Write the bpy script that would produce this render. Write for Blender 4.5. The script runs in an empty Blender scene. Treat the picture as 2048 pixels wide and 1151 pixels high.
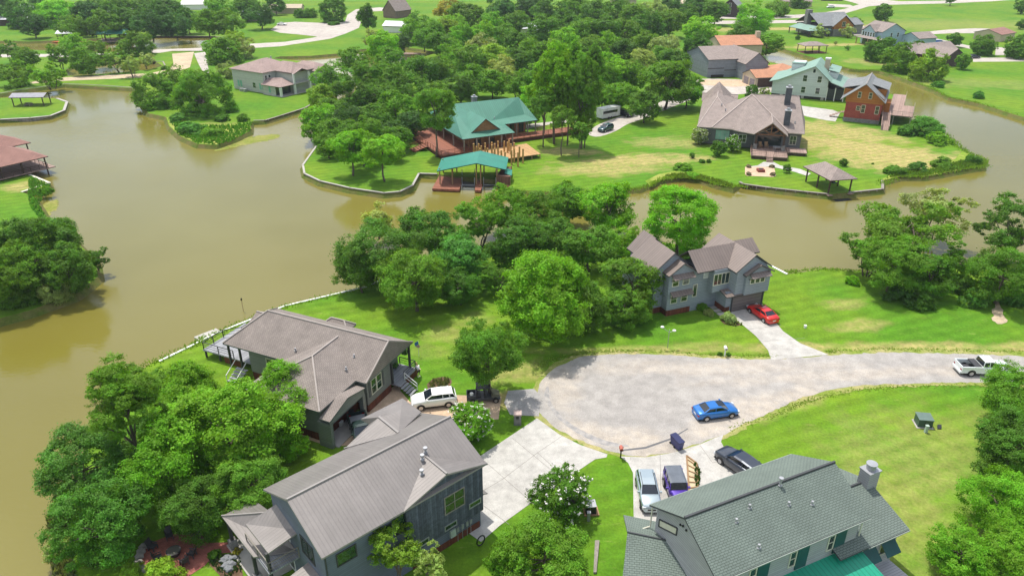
import bpy, math, random, bmesh
import numpy as np
from mathutils import Vector, Matrix, geometry
C = bpy.context.scene.collection
R = math.radians
# ---------------------------------------------------------------- camera
FPX, PITCH, HC = 1460.0, 0.465, 47.0           # focal length in photo pixels, pitch down, height
cam = bpy.data.cameras.new('camera'); camo = bpy.data.objects.new('camera', cam); C.objects.link(camo)
cam.sensor_width = 36; cam.lens = 36*FPX/2048; cam.clip_start = 1; cam.clip_end = 5000
camo.location = (0, 0, HC); camo.rotation_euler = (math.pi/2-PITCH, 0, 0)
bpy.context.scene.camera = camo
# ---------------------------------------------------------------- world and sun
SUN_EL, SUN_DIR = 70.0, (-0.6, 0.8)
w = bpy.data.worlds.new('World'); bpy.context.scene.world = w; w.use_nodes = True
nt = w.node_tree; nt.nodes.clear()
sky = nt.nodes.new('ShaderNodeTexSky'); sky.sky_type = 'NISHITA'; sky.sun_disc = False
sky.sun_elevation = R(SUN_EL); sky.sun_rotation = math.atan2(SUN_DIR[0], SUN_DIR[1])
sky.air_density = 1.0; sky.dust_density = 2.0; sky.ozone_density = 1.0
tc = nt.nodes.new('ShaderNodeTexCoord'); mp = nt.nodes.new('ShaderNodeMapping'); mp.inputs['Scale'].default_value = (1, 1, 2.6)
ns = nt.nodes.new('ShaderNodeTexNoise'); ns.inputs['Scale'].default_value = 2.1; ns.inputs['Detail'].default_value = 6
cr = nt.nodes.new('ShaderNodeMapRange'); cr.inputs[1].default_value = .44; cr.inputs[2].default_value = .62
mx = nt.nodes.new('ShaderNodeMix'); mx.data_type = 'RGBA'
mx.inputs[7].default_value = (9.5, 9.6, 9.8, 1)
bg = nt.nodes.new('ShaderNodeBackground'); bg.inputs[1].default_value = .15
wo = nt.nodes.new('ShaderNodeOutputWorld'); L = nt.links.new
L(tc.outputs['Generated'], mp.inputs[0]); L(mp.outputs[0], ns.inputs[0]); L(ns.outputs[0], cr.inputs[0]); L(cr.outputs[0], mx.inputs[0])
L(sky.outputs[0], mx.inputs[6]); L(mx.outputs[2], bg.inputs[0]); L(bg.outputs[0], wo.inputs[0])
sl = bpy.data.lights.new('sun', 'SUN'); sl.energy = 4.0; sl.angle = R(.5); sl.color = (1, .955, .88)
so = bpy.data.objects.new('sun', sl); C.objects.link(so)
sd = Vector((SUN_DIR[0]*math.cos(R(SUN_EL)), SUN_DIR[1]*math.cos(R(SUN_EL)), math.sin(R(SUN_EL))))
so.rotation_euler = sd.to_track_quat('Z', 'Y').to_euler(); so.location = (0, 0, 120)
sc = bpy.context.scene
sc.view_settings.view_transform = 'Standard'; sc.view_settings.look = 'None'; sc.view_settings.gamma = 1
sc.view_settings.exposure = 0.16
sc.cycles.max_bounces = 6; sc.cycles.diffuse_bounces = 3; sc.cycles.glossy_bounces = 3; sc.cycles.transmission_bounces = 3
# ---------------------------------------------------------------- helpers
def G(px, py, z=0.0):                 # surveyed point: photo pixel + height -> world position
    a = (px-1024)/FPX; b = (575.5-py)/FPX
    dy = math.cos(PITCH)+b*math.sin(PITCH); dz = -math.sin(PITCH)+b*math.cos(PITCH)
    t = (HC-z)/-dz
    return (a*t, dy*t, z)
def depth(p): return p[1]*math.cos(PITCH)-(p[2]-HC)*math.sin(PITCH)
def tag(o, label=None, cat=None, group=None, kind=None):
    if label: o['label'] = label
    if cat: o['category'] = cat
    if group: o['group'] = group
    if kind: o['kind'] = kind
    return o
def empty(name, loc, rz=0, label=None, cat=None, group=None):
    o = bpy.data.objects.new(name, None); C.objects.link(o); o.location = loc; o.rotation_euler = (0, 0, rz)
    o.empty_display_size = .3
    return tag(o, label, cat, group)
class MB:
    def __init__(s): s.v = []; s.f = []; s.m = []
    def add(s, pts, faces, m=0):
        b = len(s.v); s.v += [tuple(p) for p in pts]
        for f in faces: s.f.append(tuple(b+i for i in f)); s.m.append(m)
        return s
    def poly(s, pts, m=0): return s.add(pts, [tuple(range(len(pts)))], m)
    def box(s, a, b, m=0, ang=0, o=None):
        x0, y0, z0 = a; x1, y1, z1 = b
        pts = [(x0,y0,z0),(x1,y0,z0),(x1,y1,z0),(x0,y1,z0),(x0,y0,z1),(x1,y0,z1),(x1,y1,z1),(x0,y1,z1)]
        if ang or o:
            c, q = math.cos(ang), math.sin(ang); o = o or (0, 0, 0)
            pts = [(o[0]+x*c-y*q, o[1]+x*q+y*c, o[2]+z) for x, y, z in pts]
        return s.add(pts, [(3,2,1,0),(4,5,6,7),(0,1,5,4),(1,2,6,5),(2,3,7,6),(3,0,4,7)], m)
    def prism(s, p2, z0, z1, m=0, mt=None):
        n = len(p2)
        ar = sum(p2[i][0]*p2[(i+1)%n][1]-p2[(i+1)%n][0]*p2[i][1] for i in range(n))
        if ar < 0: p2 = p2[::-1]
        pts = [(p[0],p[1],z0) for p in p2]+[(p[0],p[1],z1) for p in p2]
        s.add(pts, [(i,(i+1)%n,n+(i+1)%n,n+i) for i in range(n)]+[tuple(range(n-1,-1,-1))], m)
        s.add([(p[0],p[1],z1) for p in p2], [tuple(range(n))], m if mt is None else mt)
        return s
    def bar(s, p, q, r=.05, r2=None, n=4, m=0, cap=True):
        p = Vector(p); q = Vector(q); d = (q-p)
        if d.length < 1e-6: return s
        d.normalize(); u = d.cross(Vector((0,0,1)))
        if u.length < 1e-3: u = Vector((1,0,0))
        u.normalize(); v = d.cross(u); r2 = r if r2 is None else r2
        k = math.pi/4 if n == 4 else 0
        A = [p+(u*math.cos(k+i*2*math.pi/n)+v*math.sin(k+i*2*math.pi/n))*r for i in range(n)]
        B = [q+(u*math.cos(k+i*2*math.pi/n)+v*math.sin(k+i*2*math.pi/n))*r2 for i in range(n)]
        fs = [(i,n+i,n+(i+1)%n,(i+1)%n) for i in range(n)]
        if cap: fs += [tuple(range(n)), tuple(range(2*n-1,n-1,-1))]
        return s.add(A+B, fs, m)
    def cyl(s, c, r, z0, z1, n=12, m=0, r2=None): return s.bar((c[0],c[1],z0),(c[0],c[1],z1), r, r2, n, m)
    def shell(s, pts, faces, t=.16, m=0, ms=1):      # roof: top faces, underside and fascia round the outer edge only
        n = len(pts); cnt = {}
        faces = [(f[0],f[i],f[i+1]) for f in faces for i in range(1,len(f)-1)]
        for f in faces:
            for i in range(len(f)):
                a, b = f[i], f[(i+1)%len(f)]; cnt[(a,b)] = cnt.get((a,b),0)+1
        s.add(pts, faces, m)
        low = [(p[0],p[1],p[2]-t) for p in pts]
        s.add(low, [f[::-1] for f in faces], ms)
        e = [(a,b) for (a,b) in cnt if (b,a) not in cnt]
        for a, b in e: s.add([pts[b],pts[a],low[a],low[b]], [(0,1,2,3)], ms)
        return s
    def blob(s, c, r, n=3, m=0, seed=0, jit=.2):
        rnd = random.Random(seed); bm = bmesh.new(); bmesh.ops.create_icosphere(bm, subdivisions=n, radius=1)
        bm.verts.ensure_lookup_table()
        pts = []
        for v in bm.verts:
            k = 1+rnd.uniform(-jit, jit); pts.append((c[0]+v.co.x*r[0]*k, c[1]+v.co.y*r[1]*k, c[2]+v.co.z*r[2]*k))
        fs = [tuple(v.index for v in f.verts) for f in bm.faces]; bm.free()
        return s.add(pts, fs, m)
    def build(s, name, mats, parent=None, smooth=False, label=None, cat=None, group=None, kind=None, link=True):
        me = bpy.data.meshes.new(name); me.from_pydata(s.v, [], s.f)
        if not isinstance(mats, (list, tuple)): mats = [mats]
        for m in mats: me.materials.append(m)
        me.polygons.foreach_set('material_index', [min(i, len(mats)-1) for i in s.m])
        if smooth: me.polygons.foreach_set('use_smooth', [True]*len(s.f))
        uv = me.uv_layers.new(name='UV'); me.update()
        for p in me.polygons:
            n = p.normal
            if abs(n.z) > .999: t = Vector((1,0,0)); b = Vector((0,1,0))
            else: t = Vector((-n.y,n.x,0)).normalized(); b = n.cross(t)
            for li in p.loop_indices:
                co = me.vertices[me.loops[li].vertex_index].co
                uv.data[li].uv = (co.dot(t), co.dot(b))
        o = bpy.data.objects.new(name, me)
        if link: C.objects.link(o)
        if parent: o.parent = parent
        return tag(o, label, cat, group, kind)
def dup_tree(root, loc, rz, label, group=None):
    r = root.copy(); C.objects.link(r); r.location = loc; r.rotation_euler = (0,0,rz); r['label'] = label
    if group: r['group'] = group
    for ch in list(root.children):
        c = ch.copy(); C.objects.link(c); c.parent = r
        for g in ch.children:
            d = g.copy(); C.objects.link(d); d.parent = c
    return r
# ---------------------------------------------------------------- materials
MATS = {}
def mk(name, col, rough=.75, kind='plain', col2=None, sc1=1.0, metal=0, amt=.25, spec=.5, coat=0, bump=.0, period=.3):
    if name in MATS: return MATS[name]
    m = bpy.data.materials.new(name); m.use_nodes = True; nt = m.node_tree; N = nt.nodes; L = nt.links.new
    b = N['Principled BSDF']; b.inputs['Roughness'].default_value = rough; b.inputs['Metallic'].default_value = metal
    b.inputs['Specular IOR Level'].default_value = spec; b.inputs['Coat Weight'].default_value = coat
    c2 = col2 or tuple(c*(1-amt) for c in col)
    geo = N.new('ShaderNodeTexCoord')
    uvn = N.new('ShaderNodeUVMap'); uvn.uv_map = 'UV'
    no = N.new('ShaderNodeTexNoise'); no.inputs['Scale'].default_value = sc1; no.inputs['Detail'].default_value = 5; no.inputs['Roughness'].default_value = .65
    L(geo.outputs['Object'], no.inputs['Vector'])
    mr = N.new('ShaderNodeMapRange'); mr.inputs[1].default_value = .35; mr.inputs[2].default_value = .65; L(no.outputs[0], mr.inputs[0])
    mix = N.new('ShaderNodeMix'); mix.data_type = 'RGBA'
    mix.inputs[6].default_value = (*col,1); mix.inputs[7].default_value = (*c2,1); L(mr.outputs[0], mix.inputs[0])
    out = mix.outputs[2]
    def math_(op, a, bb=None):
        q = N.new('ShaderNodeMath'); q.operation = op
        if hasattr(a, 'links'): L(a, q.inputs[0])
        else: q.inputs[0].default_value = a
        if bb is not None:
            if hasattr(bb, 'links'): L(bb, q.inputs[1])
            else: q.inputs[1].default_value = bb
        return q.outputs[0]
    height = None
    if kind in ('lap', 'seam', 'board', 'deck', 'tile', 'rib'):
        sp = N.new('ShaderNodeSeparateXYZ'); L(uvn.outputs[0], sp.inputs[0])
        ax = sp.outputs[1] if kind in ('lap',) else sp.outputs[0]
        fr = math_('FRACT', math_('DIVIDE', ax, period))
        if kind == 'lap': line = math_('LESS_THAN', fr, .16); height = fr
        elif kind in ('seam','rib'): line = math_('LESS_THAN', fr, .18); height = line
        else: line = math_('LESS_THAN', fr, .12); height = math_('SUBTRACT', 1.0, line)
        dk = N.new('ShaderNodeMix'); dk.data_type = 'RGBA'; dk.blend_type = 'MULTIPLY'
        k = {'rib': .9, 'lap': .62, 'seam': .7, 'board': .55, 'deck': .55, 'tile': .7}[kind]
        dk.inputs[7].default_value = (k,k,k,1); L(line, dk.inputs[0]); L(out, dk.inputs[6]); out = dk.outputs[2]
        if kind in ('board', 'deck', 'seam', 'lap', 'rib'):      # each board its own tone
            fl = math_('FLOOR', math_('DIVIDE', ax, period))
            wn = N.new('ShaderNodeTexWhiteNoise'); wn.noise_dimensions = '1D'; L(fl, wn.inputs['W'])
            r2 = N.new('ShaderNodeMapRange'); a_ = {'rib': .05, 'board': .35, 'deck': .25, 'seam': .06, 'lap': .08}[kind]
            r2.inputs[3].default_value = 1-a_; r2.inputs[4].default_value = 1+a_*.6; L(wn.outputs[0], r2.inputs[0])
            mu = N.new('ShaderNodeMix'); mu.data_type = 'RGBA'; mu.blend_type = 'MULTIPLY'; mu.inputs[0].default_value = 1
            L(out, mu.inputs[6]); L(r2.outputs[0], mu.inputs[7]); out = mu.outputs[2]
    if kind in ('shingle', 'brick', 'stone'):
        bt = N.new('ShaderNodeTexBrick'); L(uvn.outputs[0], bt.inputs['Vector']); bt.inputs['Scale'].default_value = 1
        wd, rh, ms, mc = {'shingle': (.42,.2,.02,.5), 'brick': (.3,.1,.012,1.5), 'stone': (.5,.28,.03,1.3)}[kind]
        bt.inputs['Brick Width'].default_value = wd*period/.3; bt.inputs['Row Height'].default_value = rh*period/.3; bt.inputs['Mortar Size'].default_value = ms
        bt.inputs['Color1'].default_value = (1,1,1,1); bt.inputs['Color2'].default_value = (.88,.88,.88,1) if kind == 'shingle' else (.66,.66,.66,1); bt.inputs['Mortar'].default_value = (mc*.8,)*3+(1,)
        mu = N.new('ShaderNodeMix'); mu.data_type = 'RGBA'; mu.blend_type = 'MULTIPLY'; mu.inputs[0].default_value = 1
        L(out, mu.inputs[6]); L(bt.outputs[0], mu.inputs[7]); out = mu.outputs[2]
    if bump or height is not None:
        bp = N.new('ShaderNodeBump'); bp.inputs['Strength'].default_value = .6; bp.inputs['Distance'].default_value = .03 if height is not None else bump
        L(height if height is not None else no.outputs[0], bp.inputs['Height']); L(bp.outputs[0], b.inputs['Normal'])
    L(out, b.inputs['Base Color'])
    MATS[name] = m; return m
def ground_mat(name, c1, c2, c3=None, patches=(), s1=.06, s2=.6, s3=6.0, rough=.95, fleck=None, lines=None, bump=.04):
    """world-space procedural ground: two broad tones, fine mottling, dry patches at given places"""
    m = bpy.data.materials.new(name); m.use_nodes = True; nt = m.node_tree; N = nt.nodes; L = nt.links.new
    b = N['Principled BSDF']; b.inputs['Roughness'].default_value = rough; b.inputs['Specular IOR Level'].default_value = .15
    g = N.new('ShaderNodeNewGeometry')
    def noise(s, d=4, vec=None, r=.6):
        n = N.new('ShaderNodeTexNoise'); n.inputs['Scale'].default_value = s; n.inputs['Detail'].default_value = d; n.inputs['Roughness'].default_value = r
        L(vec or g.outputs['Position'], n.inputs['Vector']); return n.outputs[0]
    def rng(x, a, bb, c=0, d=1):
        q = N.new('ShaderNodeMapRange'); q.inputs[1].default_value = a; q.inputs[2].default_value = bb; q.inputs[3].default_value = c; q.inputs[4].default_value = d
        L(x, q.inputs[0]); return q.outputs[0]
    def mix(a, bb, f, mode='MIX'):
        q = N.new('ShaderNodeMix'); q.data_type = 'RGBA'; q.blend_type = mode
        for i, x in ((6,a),(7,bb)):
            if isinstance(x, tuple): q.inputs[i].default_value = (*x,1)
            else: L(x, q.inputs[i])
        if isinstance(f, float): q.inputs[0].default_value = f
        else: L(f, q.inputs[0])
        return q.outputs[2]
    col = mix(c1, c2, rng(noise(s1, 6), .38, .62))
    if patches:
        acc = None; wob = noise(.25, 5)
        for (px, py, rx, ry, an, st) in patches:
            p = G(px, py)
            mp = N.new('ShaderNodeMapping'); mp.vector_type = 'TEXTURE'
            mp.inputs['Location'].default_value = (p[0],p[1],0); mp.inputs['Rotation'].default_value = (0,0,R(an)); mp.inputs['Scale'].default_value = (rx,ry,1000)
            L(g.outputs['Position'], mp.inputs[0])
            ln = N.new('ShaderNodeVectorMath'); ln.operation = 'LENGTH'; L(mp.outputs[0], ln.inputs[0])
            ad = N.new('ShaderNodeMath'); ad.operation = 'ADD'; L(ln.outputs['Value'], ad.inputs[0]); L(rng(wob, .3, .7, -.45, .45), ad.inputs[1])
            f = rng(ad.outputs[0], 1.05, .45, 0, st)
            if acc is None: acc = f
            else:
                mxx = N.new('ShaderNodeMath'); mxx.operation = 'MAXIMUM'; L(acc, mxx.inputs[0]); L(f, mxx.inputs[1]); acc = mxx.outputs[0]
        mu = N.new('ShaderNodeMath'); mu.operation = 'MULTIPLY'; L(acc, mu.inputs[0]); L(rng(noise(1.1, 5), .3, .6, .35, 1.0), mu.inputs[1])
        col = mix(col, c3, mu.outputs[0])
    if fleck:
        mp = N.new('ShaderNodeMapping'); mp.inputs['Scale'].default_value = (.35,1.3,1); mp.inputs['Rotation'].default_value = (0,0,R(28)); L(g.outputs['Position'], mp.inputs[0])
        col = mix(col, fleck, rng(noise(1.2, 6, mp.outputs[0], .75), .58, .72, 0, .7))
    v = rng(noise(s3, 6, None, .75), .25, .75, .66, 1.34); v2 = rng(noise(s2, 5), .3, .7, .82, 1.18)
    col = mix(col, v, 1.0, 'MULTIPLY'); col = mix(col, v2, 1.0, 'MULTIPLY')
    if lines:
        mp = N.new('ShaderNodeMapping'); mp.inputs['Rotation'].default_value = (0,0,R(lines[0])); L(g.outputs['Position'], mp.inputs[0])
        wv = N.new('ShaderNodeTexWave'); wv.inputs['Scale'].default_value = lines[1]; wv.inputs['Distortion'].default_value = 1.2; wv.inputs['Detail'].default_value = 2
        L(mp.outputs[0], wv.inputs[0]); col = mix(col, rng(wv.outputs['Fac'], 0, 1, 1-lines[2], 1+lines[2]), 1.0, 'MULTIPLY')
    bp = N.new('ShaderNodeBump'); bp.inputs['Strength'].default_value = .7; bp.inputs['Distance'].default_value = bump
    L(noise(s3*1.3, 4), bp.inputs['Height']); L(bp.outputs[0], b.inputs['Normal'])
    L(col, b.inputs['Base Color']); return m
PATCH = [(1130,303,9,4,0,.8),(1270,322,20,6,10,.95),(1200,340,14,5,0,.8),(1340,285,12,6,0,.6),(1745,300,38,10,-38,1.0),(1830,330,24,10,-30,1.0),(1680,262,18,10,-40,.9),
 (1850,905,13,9,20,.3),(1780,1010,12,7,40,.38),(1880,1080,10,8,0,.3),(1720,650,5,1.8,10,.55),(1690,608,4,2,20,.5),(1830,694,26,1.6,0,.8),(1600,800,9,1.5,30,.5),
 (900,672,4.5,2.6,-20,.4),(950,640,4,2.5,0,.3),(860,700,5,2,0,.2),(1650,455+40,1,1,0,.1),(1040,745,4,3,30,.6),
 (1900,50,70,30,0,.35),(1570,58,24,7,0,1.0),(1700,52,30,8,0,.8),(1670,90,24,4,10,.95),(1610,95,10,4,0,.9),(1760,125,14,9,-20,.7),(1900,165,50,10,-10,.3),
 (1440,695,8,1.5,0,.4),(1260,700,14,1.2,0,.6),(60,372,7,4,0,.8),(1455,60,14,10,0,.8),(440,252,10,4,0,.5),(1010,800,2.5,2,0,.9)]
M_grass = ground_mat('grass_ground', (.076,.196,.011), (.135,.228,.014), (.40,.32,.13), PATCH, s1=.045, s2=.5, s3=3.5, fleck=(.24,.27,.07), lines=(70,.16,.08))
M_asph = ground_mat('worn_asphalt', (.315,.297,.277), (.35,.33,.305), (.44,.385,.32), [(1240,880,10,2.5,-15,.9),(1500,825,14,2.5,30,.9),(1700,750,20,1.5,5,.6),(1400,735,20,2,0,.6),(1120,760,3,6,0,.7)], s1=.1, s2=.6, s3=9, rough=.95, fleck=(.22,.21,.205), bump=.01)
M_asph2 = ground_mat('old_asphalt', (.36,.34,.32), (.30,.29,.28), s1=.3, s2=1.2, s3=9, rough=.9, bump=.01)
M_conc = ground_mat('pale_concrete', (.47,.455,.42), (.40,.385,.355), s1=.18, s2=.9, s3=14, rough=.85, bump=.004, fleck=(.40,.385,.35))
M_road2 = ground_mat('pale_road', (.46,.42,.37), (.41,.37,.33), s1=.05, s2=.4, s3=5, rough=.9, bump=.01)
M_tan = ground_mat('tan_concrete', (.56,.41,.28), (.48,.35,.24), s1=.2, s2=1.2, s3=12, rough=.85, bump=.004)
M_gravel = ground_mat('gravel', (.52,.42,.28), (.42,.34,.24), s1=.2, s2=1.4, s3=12)
M_soil = ground_mat('mulch_soil', (.10,.065,.04), (.16,.10,.06), s1=.5, s2=2, s3=12)
M_marsh = ground_mat('marsh_grass', (.16,.26,.02), (.32,.33,.08), s1=.25, s2=1.2, s3=5)
M_mudbank = ground_mat('mud_bank', (.09,.13,.02), (.16,.14,.05), s1=.4, s2=2, s3=8)
M_conc_d = mk('concrete_trim', (.43,.41,.37), .85, amt=.2)
def water_mat():
    m = bpy.data.materials.new('muddy_water'); m.use_nodes = True; nt = m.node_tree; N = nt.nodes; L = nt.links.new
    b = N['Principled BSDF']; b.inputs['Roughness'].default_value = .13; b.inputs['IOR'].default_value = 1.42; b.inputs['Specular IOR Level'].default_value = .5
    g = N.new('ShaderNodeNewGeometry'); n1 = N.new('ShaderNodeTexNoise'); n1.inputs['Scale'].default_value = .02; n1.inputs['Detail'].default_value = 3; L(g.outputs['Position'], n1.inputs[0])
    mr = N.new('ShaderNodeMapRange'); mr.inputs[1].default_value = .35; mr.inputs[2].default_value = .65; L(n1.outputs[0], mr.inputs[0])
    mix = N.new('ShaderNodeMix'); mix.data_type = 'RGBA'; mix.inputs[6].default_value = (.160,.140,.024,1); mix.inputs[7].default_value = (.185,.165,.038,1); L(mr.outputs[0], mix.inputs[0])
    L(mix.outputs[2], b.inputs['Base Color'])
    nr = N.new('ShaderNodeTexNoise'); nr.inputs['Scale'].default_value = .035; nr.inputs['Detail'].default_value = 4; L(g.outputs['Position'], nr.inputs[0])
    rr = N.new('ShaderNodeMapRange'); rr.inputs[1].default_value = .4; rr.inputs[2].default_value = .6; rr.inputs[3].default_value = .05; rr.inputs[4].default_value = .22; L(nr.outputs[0], rr.inputs[0]); L(rr.outputs[0], b.inputs['Roughness'])
    mp = N.new('ShaderNodeMapping'); mp.inputs['Scale'].default_value = (.7,1.5,1); mp.inputs['Rotation'].default_value = (0,0,.3); L(g.outputs['Position'], mp.inputs[0])
    n2 = N.new('ShaderNodeTexNoise'); n2.inputs['Scale'].default_value = 1.3; n2.inputs['Detail'].default_value = 4; L(mp.outputs[0], n2.inputs[0])
    bp = N.new('ShaderNodeBump'); bp.inputs['Strength'].default_value = .35; bp.inputs['Distance'].default_value = .05; L(n2.outputs[0], bp.inputs['Height']); L(bp.outputs[0], b.inputs['Normal'])
    return m
M_water = water_mat()
def S(*c): return tuple(c)
m_white = mk('white_trim', (.78,.78,.75), .6, amt=.08)
m_cream = mk('cream_frame', (.62,.60,.48), .6, amt=.08)
m_dark = mk('dark_trim', (.05,.05,.055), .6)
m_black = mk('black_plastic', (.018,.018,.02), .45)
m_glass = mk('window_glass', (.035,.06,.05), .06, spec=.9, amt=.5, sc1=.6)
m_glassg = mk('green_window_glass', (.035,.085,.04), .06, spec=.9, amt=.7, sc1=2)
m_roofA = mk('taupe_shingle', (.31,.265,.235), .9, 'shingle', amt=.24, sc1=.6, period=.22)
m_roofG = mk('brown_shingle', (.33,.27,.24), .9, 'shingle', amt=.2, sc1=.8, period=.45)
m_roofD = mk('green_shingle', (.168,.212,.182), .9, 'shingle', amt=.16, sc1=.4, period=.26)
m_roofDk = mk('slate_grey_shingle', (.25,.265,.27), .9, 'shingle', amt=.2, sc1=.7, period=.45)
m_seam = mk('brown_metal_roof', (.232,.212,.198), .45, 'rib', period=.3, amt=.18, sc1=.35, metal=.2)
m_seamC = mk('purple_brown_metal_roof', (.225,.180,.155), .45, 'seam', period=.42, amt=.12, sc1=.5, metal=.15)
m_seamT = mk('teal_metal_roof', (.02,.23,.165), .5, 'seam', period=.4, amt=.12, sc1=.3, metal=.1)
m_seamL = mk('faded_teal_metal_roof', (.075,.245,.175), .5, 'seam', period=.5, amt=.15, sc1=.2, metal=.1)
m_seamTD = mk('bright_green_metal_roof', (.01,.30,.18), .45, 'seam', period=.4, amt=.1, sc1=.3)
m_roofF = mk('sage_green_roof', (.21,.34,.28), .8, amt=.15, sc1=.5)
m_cap = mk('ridge_cap', (.27,.25,.235), .6, amt=.1)
m_capA = mk('shingle_ridge_cap', (.36,.32,.29), .9, amt=.15)
m_capDk = mk('dark_ridge_cap', (.06,.065,.07), .8)
m_sideA = mk('grey_lap_siding', (.20,.215,.20), .8, 'lap', period=.2, amt=.1)
m_sideC = mk('blue_grey_lap_siding', (.285,.325,.37), .8, 'lap', period=.22, amt=.12)
m_sideB = mk('weathered_blue_boards', (.115,.135,.175), .85, 'board', period=.22, amt=.45, sc1=3)
m_sideBl = mk('slate_blue_lap_siding', (.145,.17,.23), .8, 'lap', period=.2, amt=.15)
m_sideD = mk('light_grey_lap_siding', (.40,.40,.42), .8, 'lap', period=.22, amt=.1)
m_sideF = mk('white_lap_siding', (.62,.66,.66), .8, 'lap', period=.3, amt=.06)
m_sideM = mk('pale_blue_lap_siding', (.38,.50,.60), .8, 'lap', period=.3, amt=.06)
m_sideJ = mk('pale_grey_green_siding', (.50,.52,.46), .8, 'lap', period=.3, amt=.08)
m_sideG = mk('dark_grey_stucco', (.13,.135,.135), .9, amt=.15)
m_brick = mk('red_brick', (.36,.075,.055), .9, 'brick', amt=.25, sc1=.8)
m_skirt = mk('rusty_red_skirting', (.17,.045,.02), .85, 'board', period=.16, amt=.3)
m_orange = mk('orange_cedar', (.42,.16,.03), .8, 'lap', period=.3, amt=.15)
m_stone = mk('grey_stone', (.26,.25,.24), .9, 'stone', amt=.3, sc1=2)
m_tanwall = mk('tan_stucco', (.50,.42,.30), .9, amt=.12)
m_logwall = mk('honey_log_wall', (.33,.17,.07), .8, 'lap', period=.35, amt=.3)
m_tile = mk('orange_clay_tile', (.50,.235,.13), .85, 'tile', period=.5, amt=.2, sc1=.5)
m_roofJ = mk('rosy_taupe_shingle', (.37,.27,.24), .9, 'shingle', amt=.2, sc1=.4, period=.5)
m_rust = mk('rose_brown_shingle', (.34,.18,.145), .9, 'shingle', amt=.2, sc1=.6, period=.5)
m_deckr = mk('red_stained_deck', (.31,.11,.06), .8, 'deck', period=.16, amt=.2)
m_deckt = mk('new_timber_deck', (.55,.33,.14), .8, 'deck', period=.16, amt=.15)
m_deckg = mk('grey_painted_deck', (.33,.34,.36), .8, 'deck', period=.16, amt=.1)
m_deckp = mk('weathered_pink_deck', (.38,.26,.21), .8, 'deck', period=.16, amt=.2)
m_wood = mk('timber', (.36,.22,.11), .8, amt=.35, sc1=3)
m_pole = mk('peeled_log', (.56,.33,.11), .8, amt=.4, sc1=4)
m_dkwood = mk('dark_timber', (.075,.045,.03), .8, amt=.3, sc1=3)
m_greywood = mk('grey_timber', (.30,.27,.23), .85, amt=.35, sc1=3)
m_bark = mk('bark', (.16,.125,.095), .95, amt=.45, sc1=4, bump=.03)
m_barkp = mk('pale_bark', (.33,.29,.25), .95, amt=.4, sc1=4)
m_metal = mk('galvanised_metal', (.42,.43,.45), .5, metal=.5, amt=.2)
m_garage = mk('brown_grey_garage_door', (.17,.145,.135), .7, 'lap', period=.5, amt=.08)
m_teal = mk('dark_teal_shutter', (.01,.085,.085), .6)
m_aqua = mk('aqua_blind', (.20,.48,.36), .5)
# ================================================================ SETTING
WZ = -0.9
W_main = [(-700,190),(-300,192),(0,188),(60,178),(130,169),(270,177),(278,200),(296,226),(332,234),(338,252),(360,272),(395,288),(432,290),(470,276),(500,262),(503,243),(530,241),(560,232),(610,216),(634,202),
 (648,180),(642,150),(632,128),(600,122),(570,119),(545,117),(560,113),(620,112),(690,106),(720,99),(800,93),(850,100),(872,106),(840,116),(780,132),(722,165),(692,205),(662,245),(640,285),(606,330),(609,346),(640,362),(700,376),(768,386),(800,383),(825,371),(838,347),(873,348),
 (1015,362),(1026,380),(1150,385),(1280,375),(1320,358),(1360,352),(1400,356),(1437,368),(1466,376),(1480,365),(1543,376),(1606,383),(1658,388),(1700,385),(1765,378),(1765,361),(1800,352),(1850,352),(1930,337),(1968,332),(1965,318),(1925,300),(1905,280),(1870,255),(1820,238),
 (1800,215),(1790,190),(1690,168),(1600,135),(1500,118),(1440,100),(1400,85),(1440,72),(1480,80),(1560,96),(1625,115),(1700,138),(1760,142),(1830,165),(1870,180),(1900,195),(1960,207),(2048,235),(2400,320),(2900,420),
 (2900,560),(2300,530),(2048,525),(1935,530),(1850,548),(1730,543),(1640,538),(1600,545),(1573,548),(1530,527),(1450,500),(1290,480),(1150,470),(1000,480),(850,520),(735,573),(570,613),(430,668),(390,688),(310,722),(240,765),(190,850),(184,872),(150,950),(122,1010),(112,1080),(140,1200),(150,1500),
 (-1600,1500),(-1600,400)]
W_pondA = [(-300,82),(0,82),(60,83),(130,80),(210,76),(300,71),(430,73),(455,85),(440,96),(410,103),(180,104),(60,100),(0,100),(-300,100)]
W_pondB = [(128,142),(140,134),(200,126),(260,121),(310,122),(325,132),(300,139),(230,146),(150,152),(132,152)]
I_left = [(-500,330),(0,333),(60,352),(96,366),(100,371),(45,384),(66,392),(78,410),(96,440),(140,470),(190,520),(196,552),(150,588),(60,620),(0,636),(-200,690),(-700,740),(-900,500)]
I_gaz = [(-200,240),(0,239),(100,232),(128,221),(134,204),(114,197),(40,194),(0,196),(-200,200)]
def wp(l, z=0): return [Vector(G(x, y, z)).to_2d() for x, y in l]
def inside(p, poly):
    c = False; n = len(poly); x, y = p
    for i in range(n):
        a, b = poly[i], poly[i-1]
        if (a[1] > y) != (b[1] > y) and x < (b[0]-a[0])*(y-a[1])/(b[1]-a[1])+a[0]: c = not c
    return c
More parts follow.
